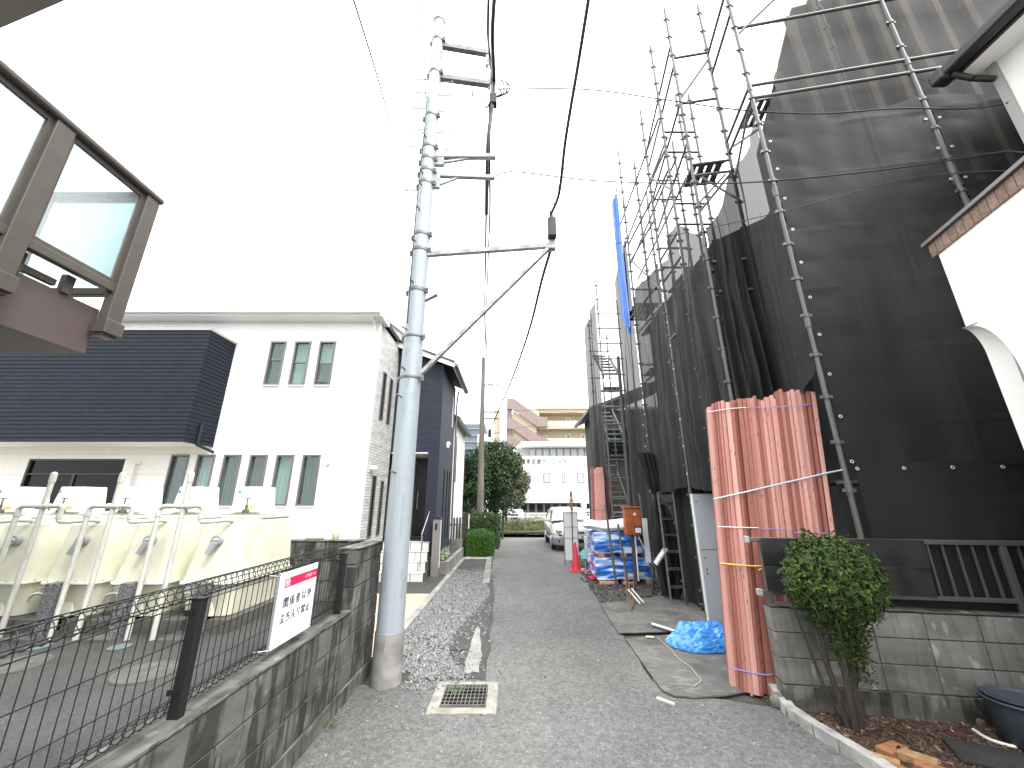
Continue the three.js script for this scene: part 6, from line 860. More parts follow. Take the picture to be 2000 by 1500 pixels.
  const bl = PH({ map: tex(512, 256, (u, v) => { const w = vnoise(u * 5, v * 3, 155) * 0.12, n = sst(0.52, 0.7, vnoise(u * 3 + 1, (v + w) * 9, 151)), m = sst(0.6, 0.75, vnoise(u * 7, (v + w) * 16, 153)); return [lerp(0.2, 0.86, cl(n * 0.9 + m * 0.4)), lerp(0.45, 0.9, cl(n * 0.9 + m * 0.4)), lerp(0.8, 0.95, cl(n + m))]; }), roughness: 0.22, clearcoat: 0.6, clearcoatRoughness: 0.15 });
  const pk = (y, lab) => { const t = thing('wrapped_pack', lab, 'wrapped pack', [2.5, y, -9.75], 'blue packs wrapped in film'); part('pack', wrap(y > 0.3 ? 1 : 0).translate(2.5, y + 0.3, -9.75), bl, t); for (const dx of [-0.5, 0, 0.5]) part('skid', rbox(2.5 + dx - 0.05, 2.5 + dx + 0.05, y, y + 0.078, -10.15, -9.3, 0.004), M.timber[2], t); };
  pk(0.0, 'blue film-wrapped pack on skids at the bottom of the pile'); pk(0.53, 'blue film-wrapped pack lying on the lower wrapped pack');
  single('white_sacks', (() => { const g = new THREE.SphereGeometry(1, 60, 40), q = g.attributes.position; for (let i = 0; i < q.count; i++) { const x = q.getX(i), y = q.getY(i), z = q.getZ(i), f = 0.9 + 0.25 * vnoise(x * 3 + 4, y * 3 + z * 2 + 4, 9); q.setXYZ(i, 2.4 + Math.sign(x) * Math.pow(Math.abs(x), 0.6) * 0.66 * f, 1.17 + y * 0.13 * f + 0.03 * Math.sin(x * 7), -9.75 + z * 0.45 * f); } g.computeVertexNormals(); return muv(g); })(), S({ color: lin(0.74, 0.73, 0.70), roughness: 0.6 }), 'white plastic sacks heaped on top of the wrapped packs', 'sacks');
  single('timber_offcut', rbox(1.9, 2.3, 0.0, 0.06, -9.28, -9.2), M.timber[2], 'longer pale timber offcut in front of the wrapped packs', 'offcut'); single('timber_offcut', rbox(2.4, 2.7, 0.0, 0.05, -9.25, -9.18), M.timber[2], 'shorter pale timber offcut in front of the wrapped packs', 'offcut');
  // red timber stack farther away
  const cols = []; for (let k = 0; k < 8; k++) for (let l = 0; l < 2; l++) { const x = 2.16 + k * 0.068, o = 0.05 * Math.sin(k * 0.6); cols.push([V(x - 0.06, 0.01, -10.6 - l * 0.1 + o), V(x + 0.06, 2.6 + rr(-0.04, 0.04), -10.85 - l * 0.1 + o), 0.066, 0.09, -0.2]); }
  timberBundle('distant bundle of red planks leaning beside the stair tower', cols, [[[V(2.16, 2.45, -10.7), V(2.45, 2.45, -10.68), V(2.76, 2.44, -10.7)], M.strapBlue, 0.006], [[V(2.1, 1.5, -10.64), V(2.4, 1.5, -10.6), V(2.72, 1.5, -10.64)], M.black, 0.006]], [2.4, 0, -10.7]);
  // cones, broom, dustpan, boards
  const cone = (x, z, lab) => { const t = thing('traffic_cone', lab, 'traffic cone', [x, 0, z], 'red traffic cones'); const rm = S({ color: lin(0.62, 0.03, 0.06), roughness: 0.45 }); part('cone', new THREE.LatheGeometry([[0.13, 0.03], [0.12, 0.035], [0.03, 0.68], [0.022, 0.69], [0.022, 0.66]].map((q) => new THREE.Vector2(...q)), 24).translate(x, 0, z), rm, t); part('base', rbox(x - 0.18, x + 0.18, 0, 0.032, z - 0.18, z + 0.18, 0.012), rm, t); };
  cone(1.66, -10.9, 'red traffic cone standing in front of the white board'); cone(1.98, -9.9, 'red traffic cone half hidden by the wrapped packs');
  const br = thing('broom', 'upturned straw broom standing behind the red cone', 'broom', [1.68, 0, -11.5]);
  part('handle', cyl(V(1.68, 0, -11.5), V(1.7, 1.55, -11.5), 0.016), M.bark, br); part('bristles', leafGeo(260, () => { const h = rnd(), a = rnd() * 6.28, r = 0.02 + 0.07 * Math.sin(Math.PI * Math.min(1, h * 1.05)) * rnd(); return { p: V(1.7 + Math.cos(a) * r, 1.45 + h * 0.55, -11.5 + Math.sin(a) * r), d: V(Math.cos(a), 0.1, Math.sin(a)).normalize() }; }, () => 0.03, () => lin(0.35 * rr(0.7, 1.2), 0.24, 0.08)), M.leaf, br);
  const wb = thing('white_board', 'white framed site board standing behind the traffic cone', 'board', [1.72, 0, -11.9]); part('panel', box(1.52, 1.9, 0.12, 1.4, -11.93, -11.91), S({ color: lin(0.66, 0.68, 0.68), roughness: 0.4 }), wb); part('frame', [box(1.5, 1.52, 0, 1.42, -11.94, -11.9), box(1.9, 1.92, 0, 1.42, -11.94, -11.9), box(1.52, 1.9, 1.4, 1.42, -11.94, -11.9), box(1.52, 1.9, 1.0, 1.012, -11.909, -11.9), box(1.52, 1.9, 0.7, 0.712, -11.909, -11.9)], M.galvDark, wb);
  const ct = thing('printed_carton', 'white printed carton with a dark stripe standing behind the litter', 'carton', [2.16, 0.3, -11.2]); part('carton', box(1.98, 2.34, 0.301, 0.8, -11.35, -11.05), S({ color: lin(0.62, 0.63, 0.68), roughness: 0.6 }), ct); part('printed_stripe', box(2.16, 2.22, 0.32, 0.79, -11.049, -11.046), S({ color: lin(0.09, 0.1, 0.16), roughness: 0.6 }), ct);
  single('carton_stand', [box(2.0, 2.34, 0, 0.3, -11.34, -11.06)], M.mortar, 'low grey crate under the white printed carton', 'crate');
  const dp = thing('dustpan', 'pale turquoise dustpan hanging by the red cone', 'dustpan', [1.86, 0.2, -10.75]); const dm = S({ color: lin(0.22, 0.52, 0.48), roughness: 0.45 }); part('pan', [(() => { const g = new THREE.CylinderGeometry(0.12, 0.1, 0.02, 16, 1, false, 0, 6.2832); g.rotateX(1.3); return g.translate(1.88, 0.43, -10.7); })(), box(1.77, 1.99, 0.32, 0.34, -10.76, -10.66)], dm, dp); part('handle', [cyl(V(1.88, 0.52, -10.72), V(1.88, 0.68, -10.74), 0.012), cyl(V(1.88, 0.0, -10.72), V(1.88, 0.34, -10.72), 0.012)], dm, dp);
  const sw = thing('scrap_wood', 'small heap of scrap laths on the bare soil', 'scrap wood', [1.98, 0, -10.4]); for (let k = 0; k < 5; k++) { const g = new THREE.BoxGeometry(0.3, 0.02, 0.06); g.rotateY(rr(-0.5, 0.5)); part('lath', muv(g.translate(1.98 + rr(-0.06, 0.06), 0.012 + k * 0.022, -10.4 + rr(-0.06, 0.06))), M.timber[2], sw); }
  single('litter_bag', (() => { const g = new THREE.IcosahedronGeometry(0.17, 3), q = g.attributes.position; for (let i = 0; i < q.count; i++) { const f = 0.7 + 0.55 * vnoise(q.getX(i) * 12 + 5, q.getY(i) * 12 + q.getZ(i) * 9 + 5, 3); q.setXYZ(i, q.getX(i) * f * 1.3, q.getY(i) * f + 0.15, q.getZ(i) * f); } g.computeVertexNormals(); return muv(g.translate(2.06, 0.24, -10.1)); })(), S({ color: lin(0.6, 0.59, 0.56), roughness: 0.6 }), 'crumpled white plastic bag on the scrap wood', 'bag');
  for (const [qx, qy, lab] of [[1185, 1133, 'white paper scrap on the soil near the packs'], [1160, 1128, 'long white paper scrap beside the road edge'], [1135, 1112, 'pale wood chip at the foot of the cone']]) { const [x, z] = gp(qx, qy); single('paper_scrap', (() => { const g = new THREE.BoxGeometry(0.2, 0.012, 0.1); g.rotateY(0.3); return muv(g.translate(x, 0.006, z)); })(), M.trimWhite, lab, 'scrap'); }
}
// clods and rubble along the edge of the site
{
  const g = new THREE.IcosahedronGeometry(1, 1), n = 900, im = new THREE.InstancedMesh(g, S({ roughness: 1, bumpMap: grain, bumpScale: 0.003 }), n), m = new THREE.Matrix4(), q = new THREE.Quaternion(), c = new THREE.Color();
  for (let i = 0; i < n; i++) { const z = rr(-14, -7.2), x = 1.6 + (z < -10 ? 0.12 : 0) + Math.pow(rnd(), 1.4) * 1.7, s = rr(0.008, 0.03); q.setFromEuler(new THREE.Euler(rnd() * 6, rnd() * 6, 0)); m.compose(V(x, s * 0.3 - 0.006, z), q, V(s * 1.2, s * 0.7, s)); im.setMatrixAt(i, m); const k = rr(0.04, 0.16); im.setColorAt(i, c.setRGB(k * 1.05, k, k * 0.9)); }
  im.name = 'rubble'; im.userData = { kind: 'stuff', label: 'clods and rubble on the bare soil of the site', category: 'rubble' }; shad(im); scene.add(im);
}
// ------------------------------------------------------------------ parked car at the end of the lane
{
  const cx = 2.32, z0 = -14.9, t = thing('parked_car', 'white estate car parked nose toward the viewer at the end of the lane', 'car', [cx, 0, z0 - 2]);
  const paint = PH({ color: lin(0.62, 0.62, 0.62), roughness: 0.3, clearcoat: 1, clearcoatRoughness: 0.05 }), silver = PH({ color: lin(0.26, 0.265, 0.275), roughness: 0.35, clearcoat: 0.8 });
  const loft = (st) => { const pos = [], idx = [], m = st[0][1].length; for (const [z, sec] of st) { for (const [x, y] of sec) pos.push(cx + x, y, z0 - z); for (let k = sec.length - 1; k >= 0; k--) pos.push(cx - sec[k][0], sec[k][1], z0 - z); } const w = m * 2; for (let i = 0; i < st.length - 1; i++) for (let k = 0; k < w; k++) { const a = i * w + k, b = i * w + (k + 1) % w; idx.push(a, b, a + w, b, b + w, a + w); } for (const [o, f] of [[0, 1], [(st.length - 1) * w, 0]]) for (let k = 1; k < w - 1; k++) f ? idx.push(o, o + k + 1, o + k) : idx.push(o, o + k, o + k + 1); const g = new THREE.BufferGeometry(); g.setAttribute('position', new THREE.Float32BufferAttribute(pos, 3)); g.setIndex(idx); g.computeVertexNormals(); return g; };
  const sec = (w, top, crown) => [[w * 0.86, 0.2], [w, 0.34], [w * 1.01, 0.6], [w * 0.97, top - 0.1], [w * 0.84, top - 0.02], [w * 0.4, top + crown]];
  part('body', loft([[0.0, sec(0.62, 0.62, 0.02)], [0.1, sec(0.74, 0.72, 0.03)], [0.35, sec(0.82, 0.82, 0.05)], [0.7, sec(0.845, 0.9, 0.05)], [1.1, sec(0.85, 0.96, 0.04)], [2.2, sec(0.85, 0.97, 0.03)], [3.6, sec(0.85, 0.98, 0.03)], [4.15, sec(0.8, 0.98, 0.02)], [4.3, sec(0.72, 0.9, 0.02)]]), paint, t);
  const cab = (w, y, wt) => [[w, 0.93], [w * 0.985, 1.0], [wt, y - 0.08], [wt * 0.9, y - 0.02], [wt * 0.5, y]];
  const cabin = part('cabin', loft([[0.95, cab(0.78, 1.02, 0.76)], [1.3, cab(0.79, 1.22, 0.72)], [1.75, cab(0.79, 1.44, 0.64)], [2.3, cab(0.79, 1.5, 0.62)], [3.4, cab(0.79, 1.48, 0.61)], [4.0, cab(0.77, 1.32, 0.64)], [4.2, cab(0.75, 1.02, 0.72)]]), paint, t);
  const quad = (a, b, c, d) => { const g = new THREE.BufferGeometry(); g.setAttribute('position', new THREE.Float32BufferAttribute([a, b, c, a, c, d].flatMap((v) => [cx + v[0], v[1], z0 - v[2]]), 3)); g.computeVertexNormals(); return g; };
  const gw = PH({ color: lin(0.4, 0.42, 0.43), roughness: 0.05, clearcoat: 1, clearcoatRoughness: 0.02, metalness: 0.8 });
  part('windscreen', quad([-0.7, 1.02, 0.93], [0.7, 1.02, 0.93], [0.56, 1.43, 1.69], [-0.56, 1.43, 1.69]), gw, cabin);
  for (const s of [-1, 1]) { part('side_window', quad([s * 0.79, 1.02, 1.45], [s * 0.66, 1.4, 1.9], [s * 0.645, 1.42, 2.6], [s * 0.79, 1.02, 2.7]), M.glassDark, cabin); part('side_window', quad([s * 0.79, 1.02, 2.78], [s * 0.645, 1.42, 2.7], [s * 0.66, 1.38, 3.7], [s * 0.785, 1.02, 3.85]), M.glassDark, cabin); }
  part('bonnet_seam', [box(cx - 0.55, cx + 0.55, 0.985, 0.995, z0 - 0.93, z0 - 0.9)], M.black, t);
  const bump = part('bumper', loft([[-0.05, [[0.5, 0.2], [0.56, 0.25], [0.58, 0.42], [0.56, 0.5], [0.4, 0.52]]], [0.06, [[0.68, 0.19], [0.74, 0.25], [0.76, 0.42], [0.74, 0.51], [0.5, 0.55]]], [0.3, [[0.8, 0.19], [0.85, 0.25], [0.86, 0.42], [0.85, 0.51], [0.6, 0.55]]]]), silver, t);
  part('air_intake', [rbox(cx - 0.34, cx + 0.34, 0.28, 0.42, z0 + 0.03, z0 + 0.058, 0.02)], M.black, bump); part('fog_lamp_recess', [-1, 1].map((s) => rbox(cx + s * 0.56 - 0.09, cx + s * 0.56 + 0.09, 0.3, 0.4, z0 - 0.02, z0 + 0.03, 0.02)), M.black, bump);
  part('grille', rbox(cx - 0.3, cx + 0.3, 0.6, 0.66, z0 - 0.02, z0 + 0.012, 0.01), M.black, t);
  part('number_plate', box(cx - 0.17, cx + 0.17, 0.44, 0.53, z0 + 0.06, z0 + 0.066), M.trimWhite, t);
  for (const s of [-1, 1]) { const h = part('headlight', (() => { const g = new THREE.SphereGeometry(1, 20, 12); g.scale(0.14, 0.085, 0.16); g.rotateY(s * 0.5); g.rotateZ(s * 0.35); return g.translate(cx + s * 0.6, 0.68, z0 - 0.13); })(), PH({ color: lin(0.5, 0.52, 0.53), roughness: 0.08, clearcoat: 1, metalness: 0.4 }), t); part('mirror', (() => { const g = new THREE.SphereGeometry(1, 14, 10); g.scale(0.1, 0.07, 0.06); return g.translate(cx + s * 0.93, 1.02, z0 - 1.25); })(), paint, t); }
  for (const s of [-1, 1]) for (const z of [0.75, 3.35]) { const w = part('wheel', cyl(V(cx + s * 0.66, 0.3, z0 - z), V(cx + s * 0.86, 0.3, z0 - z), 0.2, 0.2, 24), M.steel, t); part('tyre', (() => { const g = new THREE.TorusGeometry(0.225, 0.085, 12, 30); g.rotateY(Math.PI / 2); return g.translate(cx + s * 0.76, 0.305, z0 - z); })(), M.cable, w); }
  part('wiper', [cyl(V(cx - 0.5, 1.03, z0 - 0.92), V(cx + 0.1, 1.07, z0 - 0.99), 0.008), cyl(V(cx - 0.05, 1.03, z0 - 0.92), V(cx + 0.55, 1.07, z0 - 0.99), 0.008)], M.black, t);
  struct('parking_space', poly([[1.8, -14.1], [2.7, -13.5], [6, -13.5], [6, -20], [2.2, -20]], 0.005), M.conc);
}
// ------------------------------------------------------------------ plants at the end of the lane
const foliage = (c, r, n, s, tint, squash = 1, lumps = 3, sd = 1) => leafGeo(n, () => { const d = dirR(); let k = 0.55 + 0.45 * Math.pow(rnd(), 0.5); k *= 0.72 + 0.5 * vnoise(d.x * lumps + 9, d.y * lumps + d.z * lumps * 0.8 + 9, sd); return { p: V(c.x + d.x * r.x * k, c.y + d.y * r.y * k, c.z + d.z * r.z * k), d: d.clone().add(V(rr(-0.9, 0.9), rr(-0.5, 1), rr(-0.9, 0.9))).normalize() }; }, () => s * rr(0.6, 1.3), tint);
const green = (r, g, b, v = 0.35) => () => { const k = rr(1 - v, 1 + v); return lin(r * k, g * k, b * k); };
{
  // square box hedge: leaves over a rounded cube
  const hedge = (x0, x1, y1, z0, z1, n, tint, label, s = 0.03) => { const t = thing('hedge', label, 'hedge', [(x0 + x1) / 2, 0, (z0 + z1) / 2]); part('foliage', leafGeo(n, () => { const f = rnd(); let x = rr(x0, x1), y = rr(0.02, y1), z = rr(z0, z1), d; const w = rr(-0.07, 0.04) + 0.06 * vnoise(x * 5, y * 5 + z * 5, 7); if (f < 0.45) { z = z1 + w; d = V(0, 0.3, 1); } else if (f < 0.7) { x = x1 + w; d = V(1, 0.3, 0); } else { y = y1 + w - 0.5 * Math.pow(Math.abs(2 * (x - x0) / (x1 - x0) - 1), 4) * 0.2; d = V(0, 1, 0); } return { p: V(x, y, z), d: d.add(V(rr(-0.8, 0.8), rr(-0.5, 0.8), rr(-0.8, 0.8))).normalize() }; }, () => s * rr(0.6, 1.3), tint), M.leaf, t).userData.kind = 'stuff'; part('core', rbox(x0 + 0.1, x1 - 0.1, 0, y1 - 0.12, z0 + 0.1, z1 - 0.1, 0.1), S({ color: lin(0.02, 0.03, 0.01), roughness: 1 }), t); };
  hedge(-1.5, -0.68, 0.72, -14.6, -13.5, 5200, green(0.06, 0.15, 0.02), 'bright green clipped hedge at the edge of the lane');
  hedge(-1.9, -0.55, 1.22, -17.3, -15.6, 5200, green(0.045, 0.09, 0.03), 'darker hedge behind the bright clipped hedge', 0.045);
  const tree = (x, z, h, cr, label, tint, n, trunks, sd) => { const t = thing('garden_tree', label, 'tree', [x, 0, z]); for (const [dx, r] of trunks) part('trunk', tube([V(x + dx, 0, z), V(x + dx * 0.8 + rr(-0.1, 0.1), h * 0.3, z), V(x + dx * 0.4, h * 0.55, z), V(x + rr(-0.2, 0.2), h * 0.8, z)], r, 16, 8), M.bark, t); const lb = []; for (let k = 0; k < 12; k++) { const d = dirR(); lb.push(tube([V(x, h * rr(0.35, 0.6), z), V(x + d.x * cr.x * 0.5, h * 0.6 + d.y * 0.4, z + d.z * cr.z * 0.5), V(x + d.x * cr.x * 0.8, h * 0.62 + d.y * cr.y * 0.7, z + d.z * cr.z * 0.8)], 0.03, 8, 5)); } part('limbs', lb, M.bark, t); const cl_ = []; for (let k = 0; k < 16; k++) { const d = dirR(), c = V(x + d.x * cr.x * 0.62, h * 0.62 + d.y * cr.y * 0.66, z + d.z * cr.z * 0.6), r = rr(0.36, 0.56); cl_.push(foliage(c, V(cr.x * r, cr.y * r * 0.8, cr.z * r), Math.floor(n / 16), 0.085, tint, 1, 3, sd + k)); } part('crown', cl_, M.leaf, t).userData.kind = 'stuff'; };
  tree(-2.2, -18.2, 4.1, V(1.15, 1.7, 1.0), 'dark evergreen garden tree between the navy house and the distant pole', green(0.035, 0.075, 0.026), 9000, [[0, 0.07], [-0.3, 0.05]], 1);
  tree(-0.85, -19.5, 4.7, V(1.6, 2.05, 1.2), 'broad evergreen garden tree just right of the distant pole', green(0.04, 0.075, 0.03), 13000, [[0, 0.08], [0.4, 0.045], [-0.3, 0.04]], 11);
  tree(-0.3, -22.5, 4.3, V(1.3, 1.5, 1.1), 'olive tinged tree rising behind the broad evergreen', green(0.11, 0.12, 0.06), 6500, [[0, 0.07]], 31);
  // weedy bank at the end of the lane
  struct('bank', (() => { const g = new THREE.PlaneGeometry(14, 5.5, 40, 14); const p = g.attributes.position; for (let i = 0; i < p.count; i++) p.setZ(i, 0.08 + 0.12 * vnoise(p.getX(i) * 1.5 + 20, p.getY(i) * 1.5 + 20, 5)); g.rotateX(-Math.PI / 2); g.translate(3, 0, -23.4); g.computeVertexNormals(); return muv(g); })(), M.dirt);
  const wd = []; for (let k = 0; k < 46; k++) { const x = rr(-1.0, 4.2), z = rr(-24.5, -21.1), r = rr(0.25, 0.5), tl = rnd(); wd.push(foliage(V(x, 0.12 + r * 0.7, z), V(r * 1.2, r * rr(0.8, 1.3), r), 300, 0.055, tl < 0.45 ? green(0.16, 0.2, 0.06) : tl < 0.8 ? green(0.13, 0.14, 0.07) : green(0.2, 0.17, 0.10), 1, 3, k)); }
  const wm = shad(new THREE.Mesh(join(wd), M.leaf)); wm.name = 'weeds'; wm.userData = { kind: 'stuff', label: 'tangle of pale weeds on the bank at the end of the lane', category: 'weeds' }; scene.add(wm);
  single('log_edging', cyl(V(-0.75, 0.2, -20.75), V(2.35, 0.26, -20.5), 0.09, 0.08, 12), S({ color: lin(0.3, 0.28, 0.2), map: rep(concMap, 2), roughness: 0.95 }), 'weathered log laid along the end of the lane', 'log');
  const sw = thing('stone_wall', 'dark stone retaining wall below the upper street', 'wall', [2, 0, -26]); part('wall', box(-12, 16, 0, 0.5, -26.3, -25.9), S({ map: rep(tex(256, 256, (u, v) => { const k = 0.3 + (fbm(u, v, 16, 161, 4) - 0.5) * 0.3; return [k, k * 0.97, k * 0.9]; }), 0.5), roughness: 1 }), sw); part('parapet', box(-12, 16, 0.502, 0.6, -26.35, -25.85), M.kerbPale, sw);
  const gr = thing('guard_rail', 'white pipe guard rail along the upper street', 'guard rail', [2, 0.6, -26.1]); for (const y of [0.78, 0.97]) part('rail', cyl(V(-12, y, -26.1), V(16, y, -26.1), 0.035), M.trimWhite, gr); for (let x = -11; x < 16; x += 2) part('post', cyl(V(x, 0.6, -26.1), V(x, 1.0, -26.1), 0.04), M.trimWhite, gr);
  const wf = thing('wire_fence', 'thin wire mesh fence before the weedy bank', 'fence', [1, 0, -20.95]); for (const x of [-0.9, 0.7, 2.35]) part('post', cyl(V(x, 0, -20.95), V(x, 1.3, -20.95), 0.02), M.galvDark, wf); for (let k = 0; k < 5; k++) part('wire', cyl(V(-0.9, 0.25 + k * 0.25, -20.95), V(2.35, 0.25 + k * 0.25, -20.95), 0.004, 0.004, 4), M.galvDark, wf);
  const pf = thing('picket_fence', 'dark slatted fence beside the parked car', 'fence', [3, 0, -20.9]); for (let k = 0; k < 14; k++) part('picket', box(2.45 + k * 0.16, 2.49 + k * 0.16, 0.1, 1.25, -20.93, -20.9), M.bark, pf); part('rail', [box(2.4, 4.7, 1.15, 1.22, -20.9, -20.87), box(2.4, 4.7, 0.2, 0.27, -20.9, -20.87)], M.bark, pf);
  const dg = thing('garden_gate', 'dark brown wooden gate and posts beside the bright hedge', 'gate', [-1.7, 0, -13.7]); for (const x of [-1.52, -1.62]) part('post', rbox(x - 0.05, x + 0.05, 0, 1.35, -13.75, -13.62, 0.01), M.bark, dg); part('bar', box(-2.3, -1.67, 0.95, 1.0, -13.7, -13.66), M.galvDark, dg); for (let k = 0; k < 6; k++) part('slat', box(-2.28 + k * 0.1, -2.22 + k * 0.1, 0.05, 1.2, -13.74, -13.71), M.bark, dg);
  single('name_plate', box(-1.46, -1.44, 0.85, 1.3, -13.75, -13.6), M.trimWhite, 'white plate fixed to the dark gate post', 'plate');
  single('low_wall', box(-2.2, -1.62, 0, 0.55, -13.5, -13.4), M.conc, 'low grey concrete wall before the dark garden gate', 'wall');
  const fl = single('flowers', leafGeo(420, () => { const d = dirR(); return { p: V(-1.76 + d.x * 0.12, 0.34 + d.y * 0.13 + rnd() * 0.1, -11.0 + d.z * 0.45), d }; }, () => rr(0.015, 0.035), () => rnd() < 0.4 ? lin(0.75, 0.74, 0.6) : lin(0.12 * rr(0.7, 1.3), 0.2 * rr(0.7, 1.3), 0.05)), M.leaf, 'white flowers and green leaves in the concrete planter', 'flowers');
  single('stone_slab', poly([[-1.45, -13.45], [-0.72, -13.3], [-0.7, -13.0], [-1.5, -12.95]], 0.02, 0.012), M.kerbPale, 'pale stone slab in front of the bright hedge', 'slab');
}
// ------------------------------------------------------------------ houses and blocks in the background
{
  // dark house on the right beyond the scaffold
  const d = thing('dark_house', 'dark brown sided house beyond the far stair tower', 'house', [5, 0, -15.5]);
  const dm = S({ map: rep(tex(256, 256, (u, v) => { const f = (v * 14) % 1; let k = 0.17 + (fbm(u, v, 8, 171, 4) - 0.5) * 0.05; if (f < 0.1) k *= 0.65; return [k * 1.03, k, k * 0.97]; }), 0.8), roughness: 0.8 });
  const p0 = onZ(1158, 1040, -12.9), x0 = 2.95;
  part('wall', box(x0, 9, 0, 4.75, -15.4, -13.0), dm, d);
  const r = part('roof', [beam(V(6, 6.1, -14.2), V(x0 - 0.3, 4.72, -14.2), 3, 0.1)], M.roofDark, d); part('gutter', [box(x0 - 0.38, x0 - 0.28, 4.62, 4.72, -15.7, -12.7)], M.black, r); part('downpipe', [cyl(V(x0 - 0.02, 4.6, -13.05), V(x0 - 0.04, 0, -13.05), 0.035)], M.black, d);
  const w = part('window_guard', [3.2, 3.35, 3.5].map((y) => box(x0 + 0.35, x0 + 1.2, y, y + 0.03, -12.9, -12.87)).concat([0.35, 0.75, 1.17].map((q) => box(x0 + q, x0 + q + 0.03, 3.15, 3.53, -12.93, -12.9))), M.black, d);
  part('window', box(x0 + 0.35, x0 + 1.2, 3.15, 4.1, -12.99, -12.96), M.glassDark, d);
  // white house sliver behind the porch wing
  const n = thing('neighbour_house', 'white house with grey roof edge half hidden behind the navy wing', 'house', [-4, 0, -16]); part('wall', box(-7, -2.15, 0, 4.6, -17.5, -13.6), M.whiteSiding, n); part('roof', beam(V(-5, 5.8, -15.5), V(-1.85, 4.55, -15.5), 4.3, 0.1), M.frameGrey, n); const nw = part('window', box(-2.15, -2.12, 2.3, 4.2, -14.9, -14.2), M.trimWhite, n); part('pane', box(-2.122, -2.11, 2.4, 4.1, -14.85, -14.25), M.glassPale, nw); part('downpipe', cyl(V(-2.08, 4.5, -13.7), V(-2.08, 0, -13.7), 0.035), M.trimWhite, n);
  // clinic
  M.glassWhite = PH({ color: lin(0.34, 0.38, 0.38), roughness: 0.08 });
  const Z = -50, K = (px, py) => onZ(px, py, Z), c = thing('clinic_building', 'white clinic building with raised lettering and ribbon windows', 'building', [K(1090, 990).x, 0.35, Z - 4]);
  const xl = K(992, 940).x, xr = K(1230, 940).x, yb = K(1080, 982).y, yt = K(1080, 891).y, yr = K(1080, 868).y, yw = K(1080, 872).y;
  part('wall', box(xl, xr, yb, yt, Z - 9, Z), S({ color: lin(0.80, 0.795, 0.76), roughness: 0.8 }), c);
  part('ground_floor', box(xl, xr, 0.35, yb - 0.02, Z - 9, Z - 1.2), S({ color: lin(0.3, 0.29, 0.28), roughness: 0.6 }), c);
  const gwin = (px0, px1) => { const a = K(px0, 990).x, b = K(px1, 990).x, w = part('shop_window', box(a, b, 0.4, yb - 0.05, Z - 1.2, Z - 1.1), M.frameGrey, c); part('pane', box(a + 0.08, b - 0.08, 0.45, yb - 0.15, Z - 1.1, Z - 1.06), M.glassDark, w); };
  for (let k = 0; k < 10; k++) gwin(1001 + k * 16, 1015 + k * 16);
  part('roof_slab', [box(K(1018, 870).x, xr, yr - 0.25, yr + 0.3, Z - 9, Z + 0.4), beam(V(K(1018, 870).x, yr, Z + 0.2), V(xl + 0.1, yt + 0.1, Z + 0.2), 0.4, 0.3)], M.trimWhite, c);
  part('upper_wall', box(K(1005, 880).x, xr, yt, yr - 0.25, Z - 9, Z - 1.5), S({ color: lin(0.35, 0.36, 0.36), roughness: 0.7 }), c);
  for (let k = 0; k < 11; k++) { const a = K(1034 + k * 14, 880).x, b = K(1046.5 + k * 14, 880).x, w = part('ribbon_window', box(a, b, yt + 0.05, yr - 0.35, Z - 1.5, Z - 1.42), M.frameGrey, c); part('pane', box(a + 0.05, b - 0.05, yt + 0.1, yr - 0.4, Z - 1.42, Z - 1.38), M.glassWhite, w); }
  for (const [a, b] of [[1023, 1037], [1061, 1075], [1098, 1104], [1127, 1141], [1165, 1179]]) { const xa = K(a, 933).x, xb = K(b, 933).x, y0 = K(1080, 944).y, y1 = K(1080, 924).y, w = part('window', box(xa, xb, y0, y1, Z, Z + 0.06), M.frameGrey, c); part('pane', box(xa + 0.09, xb - 0.09, y0 + 0.12, y1 - 0.09, Z + 0.06, Z + 0.075), M.glassWhite, w); part('sill', box(xa - 0.1, xb + 0.1, y0 - 0.08, y0, Z + 0.002, Z + 0.16), M.trimWhite, w); }
  const lt = []; [...'関東日通クリニック'].forEach((s, i) => { const px = 1017.5 + i * 10.1, a = K(px, 896), b = K(px + 8.6, 906), w = b.x - a.x, h = a.y - b.y; for (const st of GL[s]) for (let k = 0; k + 3 < st.length; k += 2) { const p = V(a.x + st[k] / 100 * w, a.y - st[k + 1] / 100 * h, Z + 0.06), q = V(a.x + st[k + 2] / 100 * w, a.y - st[k + 3] / 100 * h, Z + 0.06); lt.push(beam(p, q.add(V(0.001, 0.001, 0)), 0.12, 0.1)); } });
  part('lettering', lt, S({ color: lin(0.22, 0.22, 0.22), roughness: 0.6 }), c);
  // beige apartment block with outside stairs
  const Z2 = -75, A2 = (px, py) => onZ(px, py, Z2), a = thing('apartment_block', 'beige apartment block with open walkways and diagonal brown stairs', 'building', [A2(1060, 900).x, 0.85, Z2 - 5]);
  const be = S({ color: lin(0.5, 0.43, 0.32), roughness: 0.85 }), bw = S({ map: rep(tex(128, 128, (u, v) => { const f = (v * 16) % 1; const k = (0.5 + (fbm(u, v, 8, 181, 3) - 0.5) * 0.06) * (f < 0.15 ? 0.9 : 1); return [k * 1.04, k * 0.92, k * 0.88]; }), 0.5), roughness: 0.9 });
  const rc = (l, r_, t, b, z, dep, m, nm) => { const p = A2(l, b), q = A2(r_, t); return part(nm, box(p.x, q.x, p.y, q.y, z - dep, z), m, a); };
  part('wall', box(A2(962, 900).x, A2(1330, 900).x, 0.35, A2(1000, 803).y, Z2 - 12, Z2 - 3), be, a);
  for (const [t, b] of [[798, 806], [822, 837], [856, 871], [890, 905], [925, 940]]) rc(1054, 1330, t, b, Z2, 3, be, 'walkway_parapet');
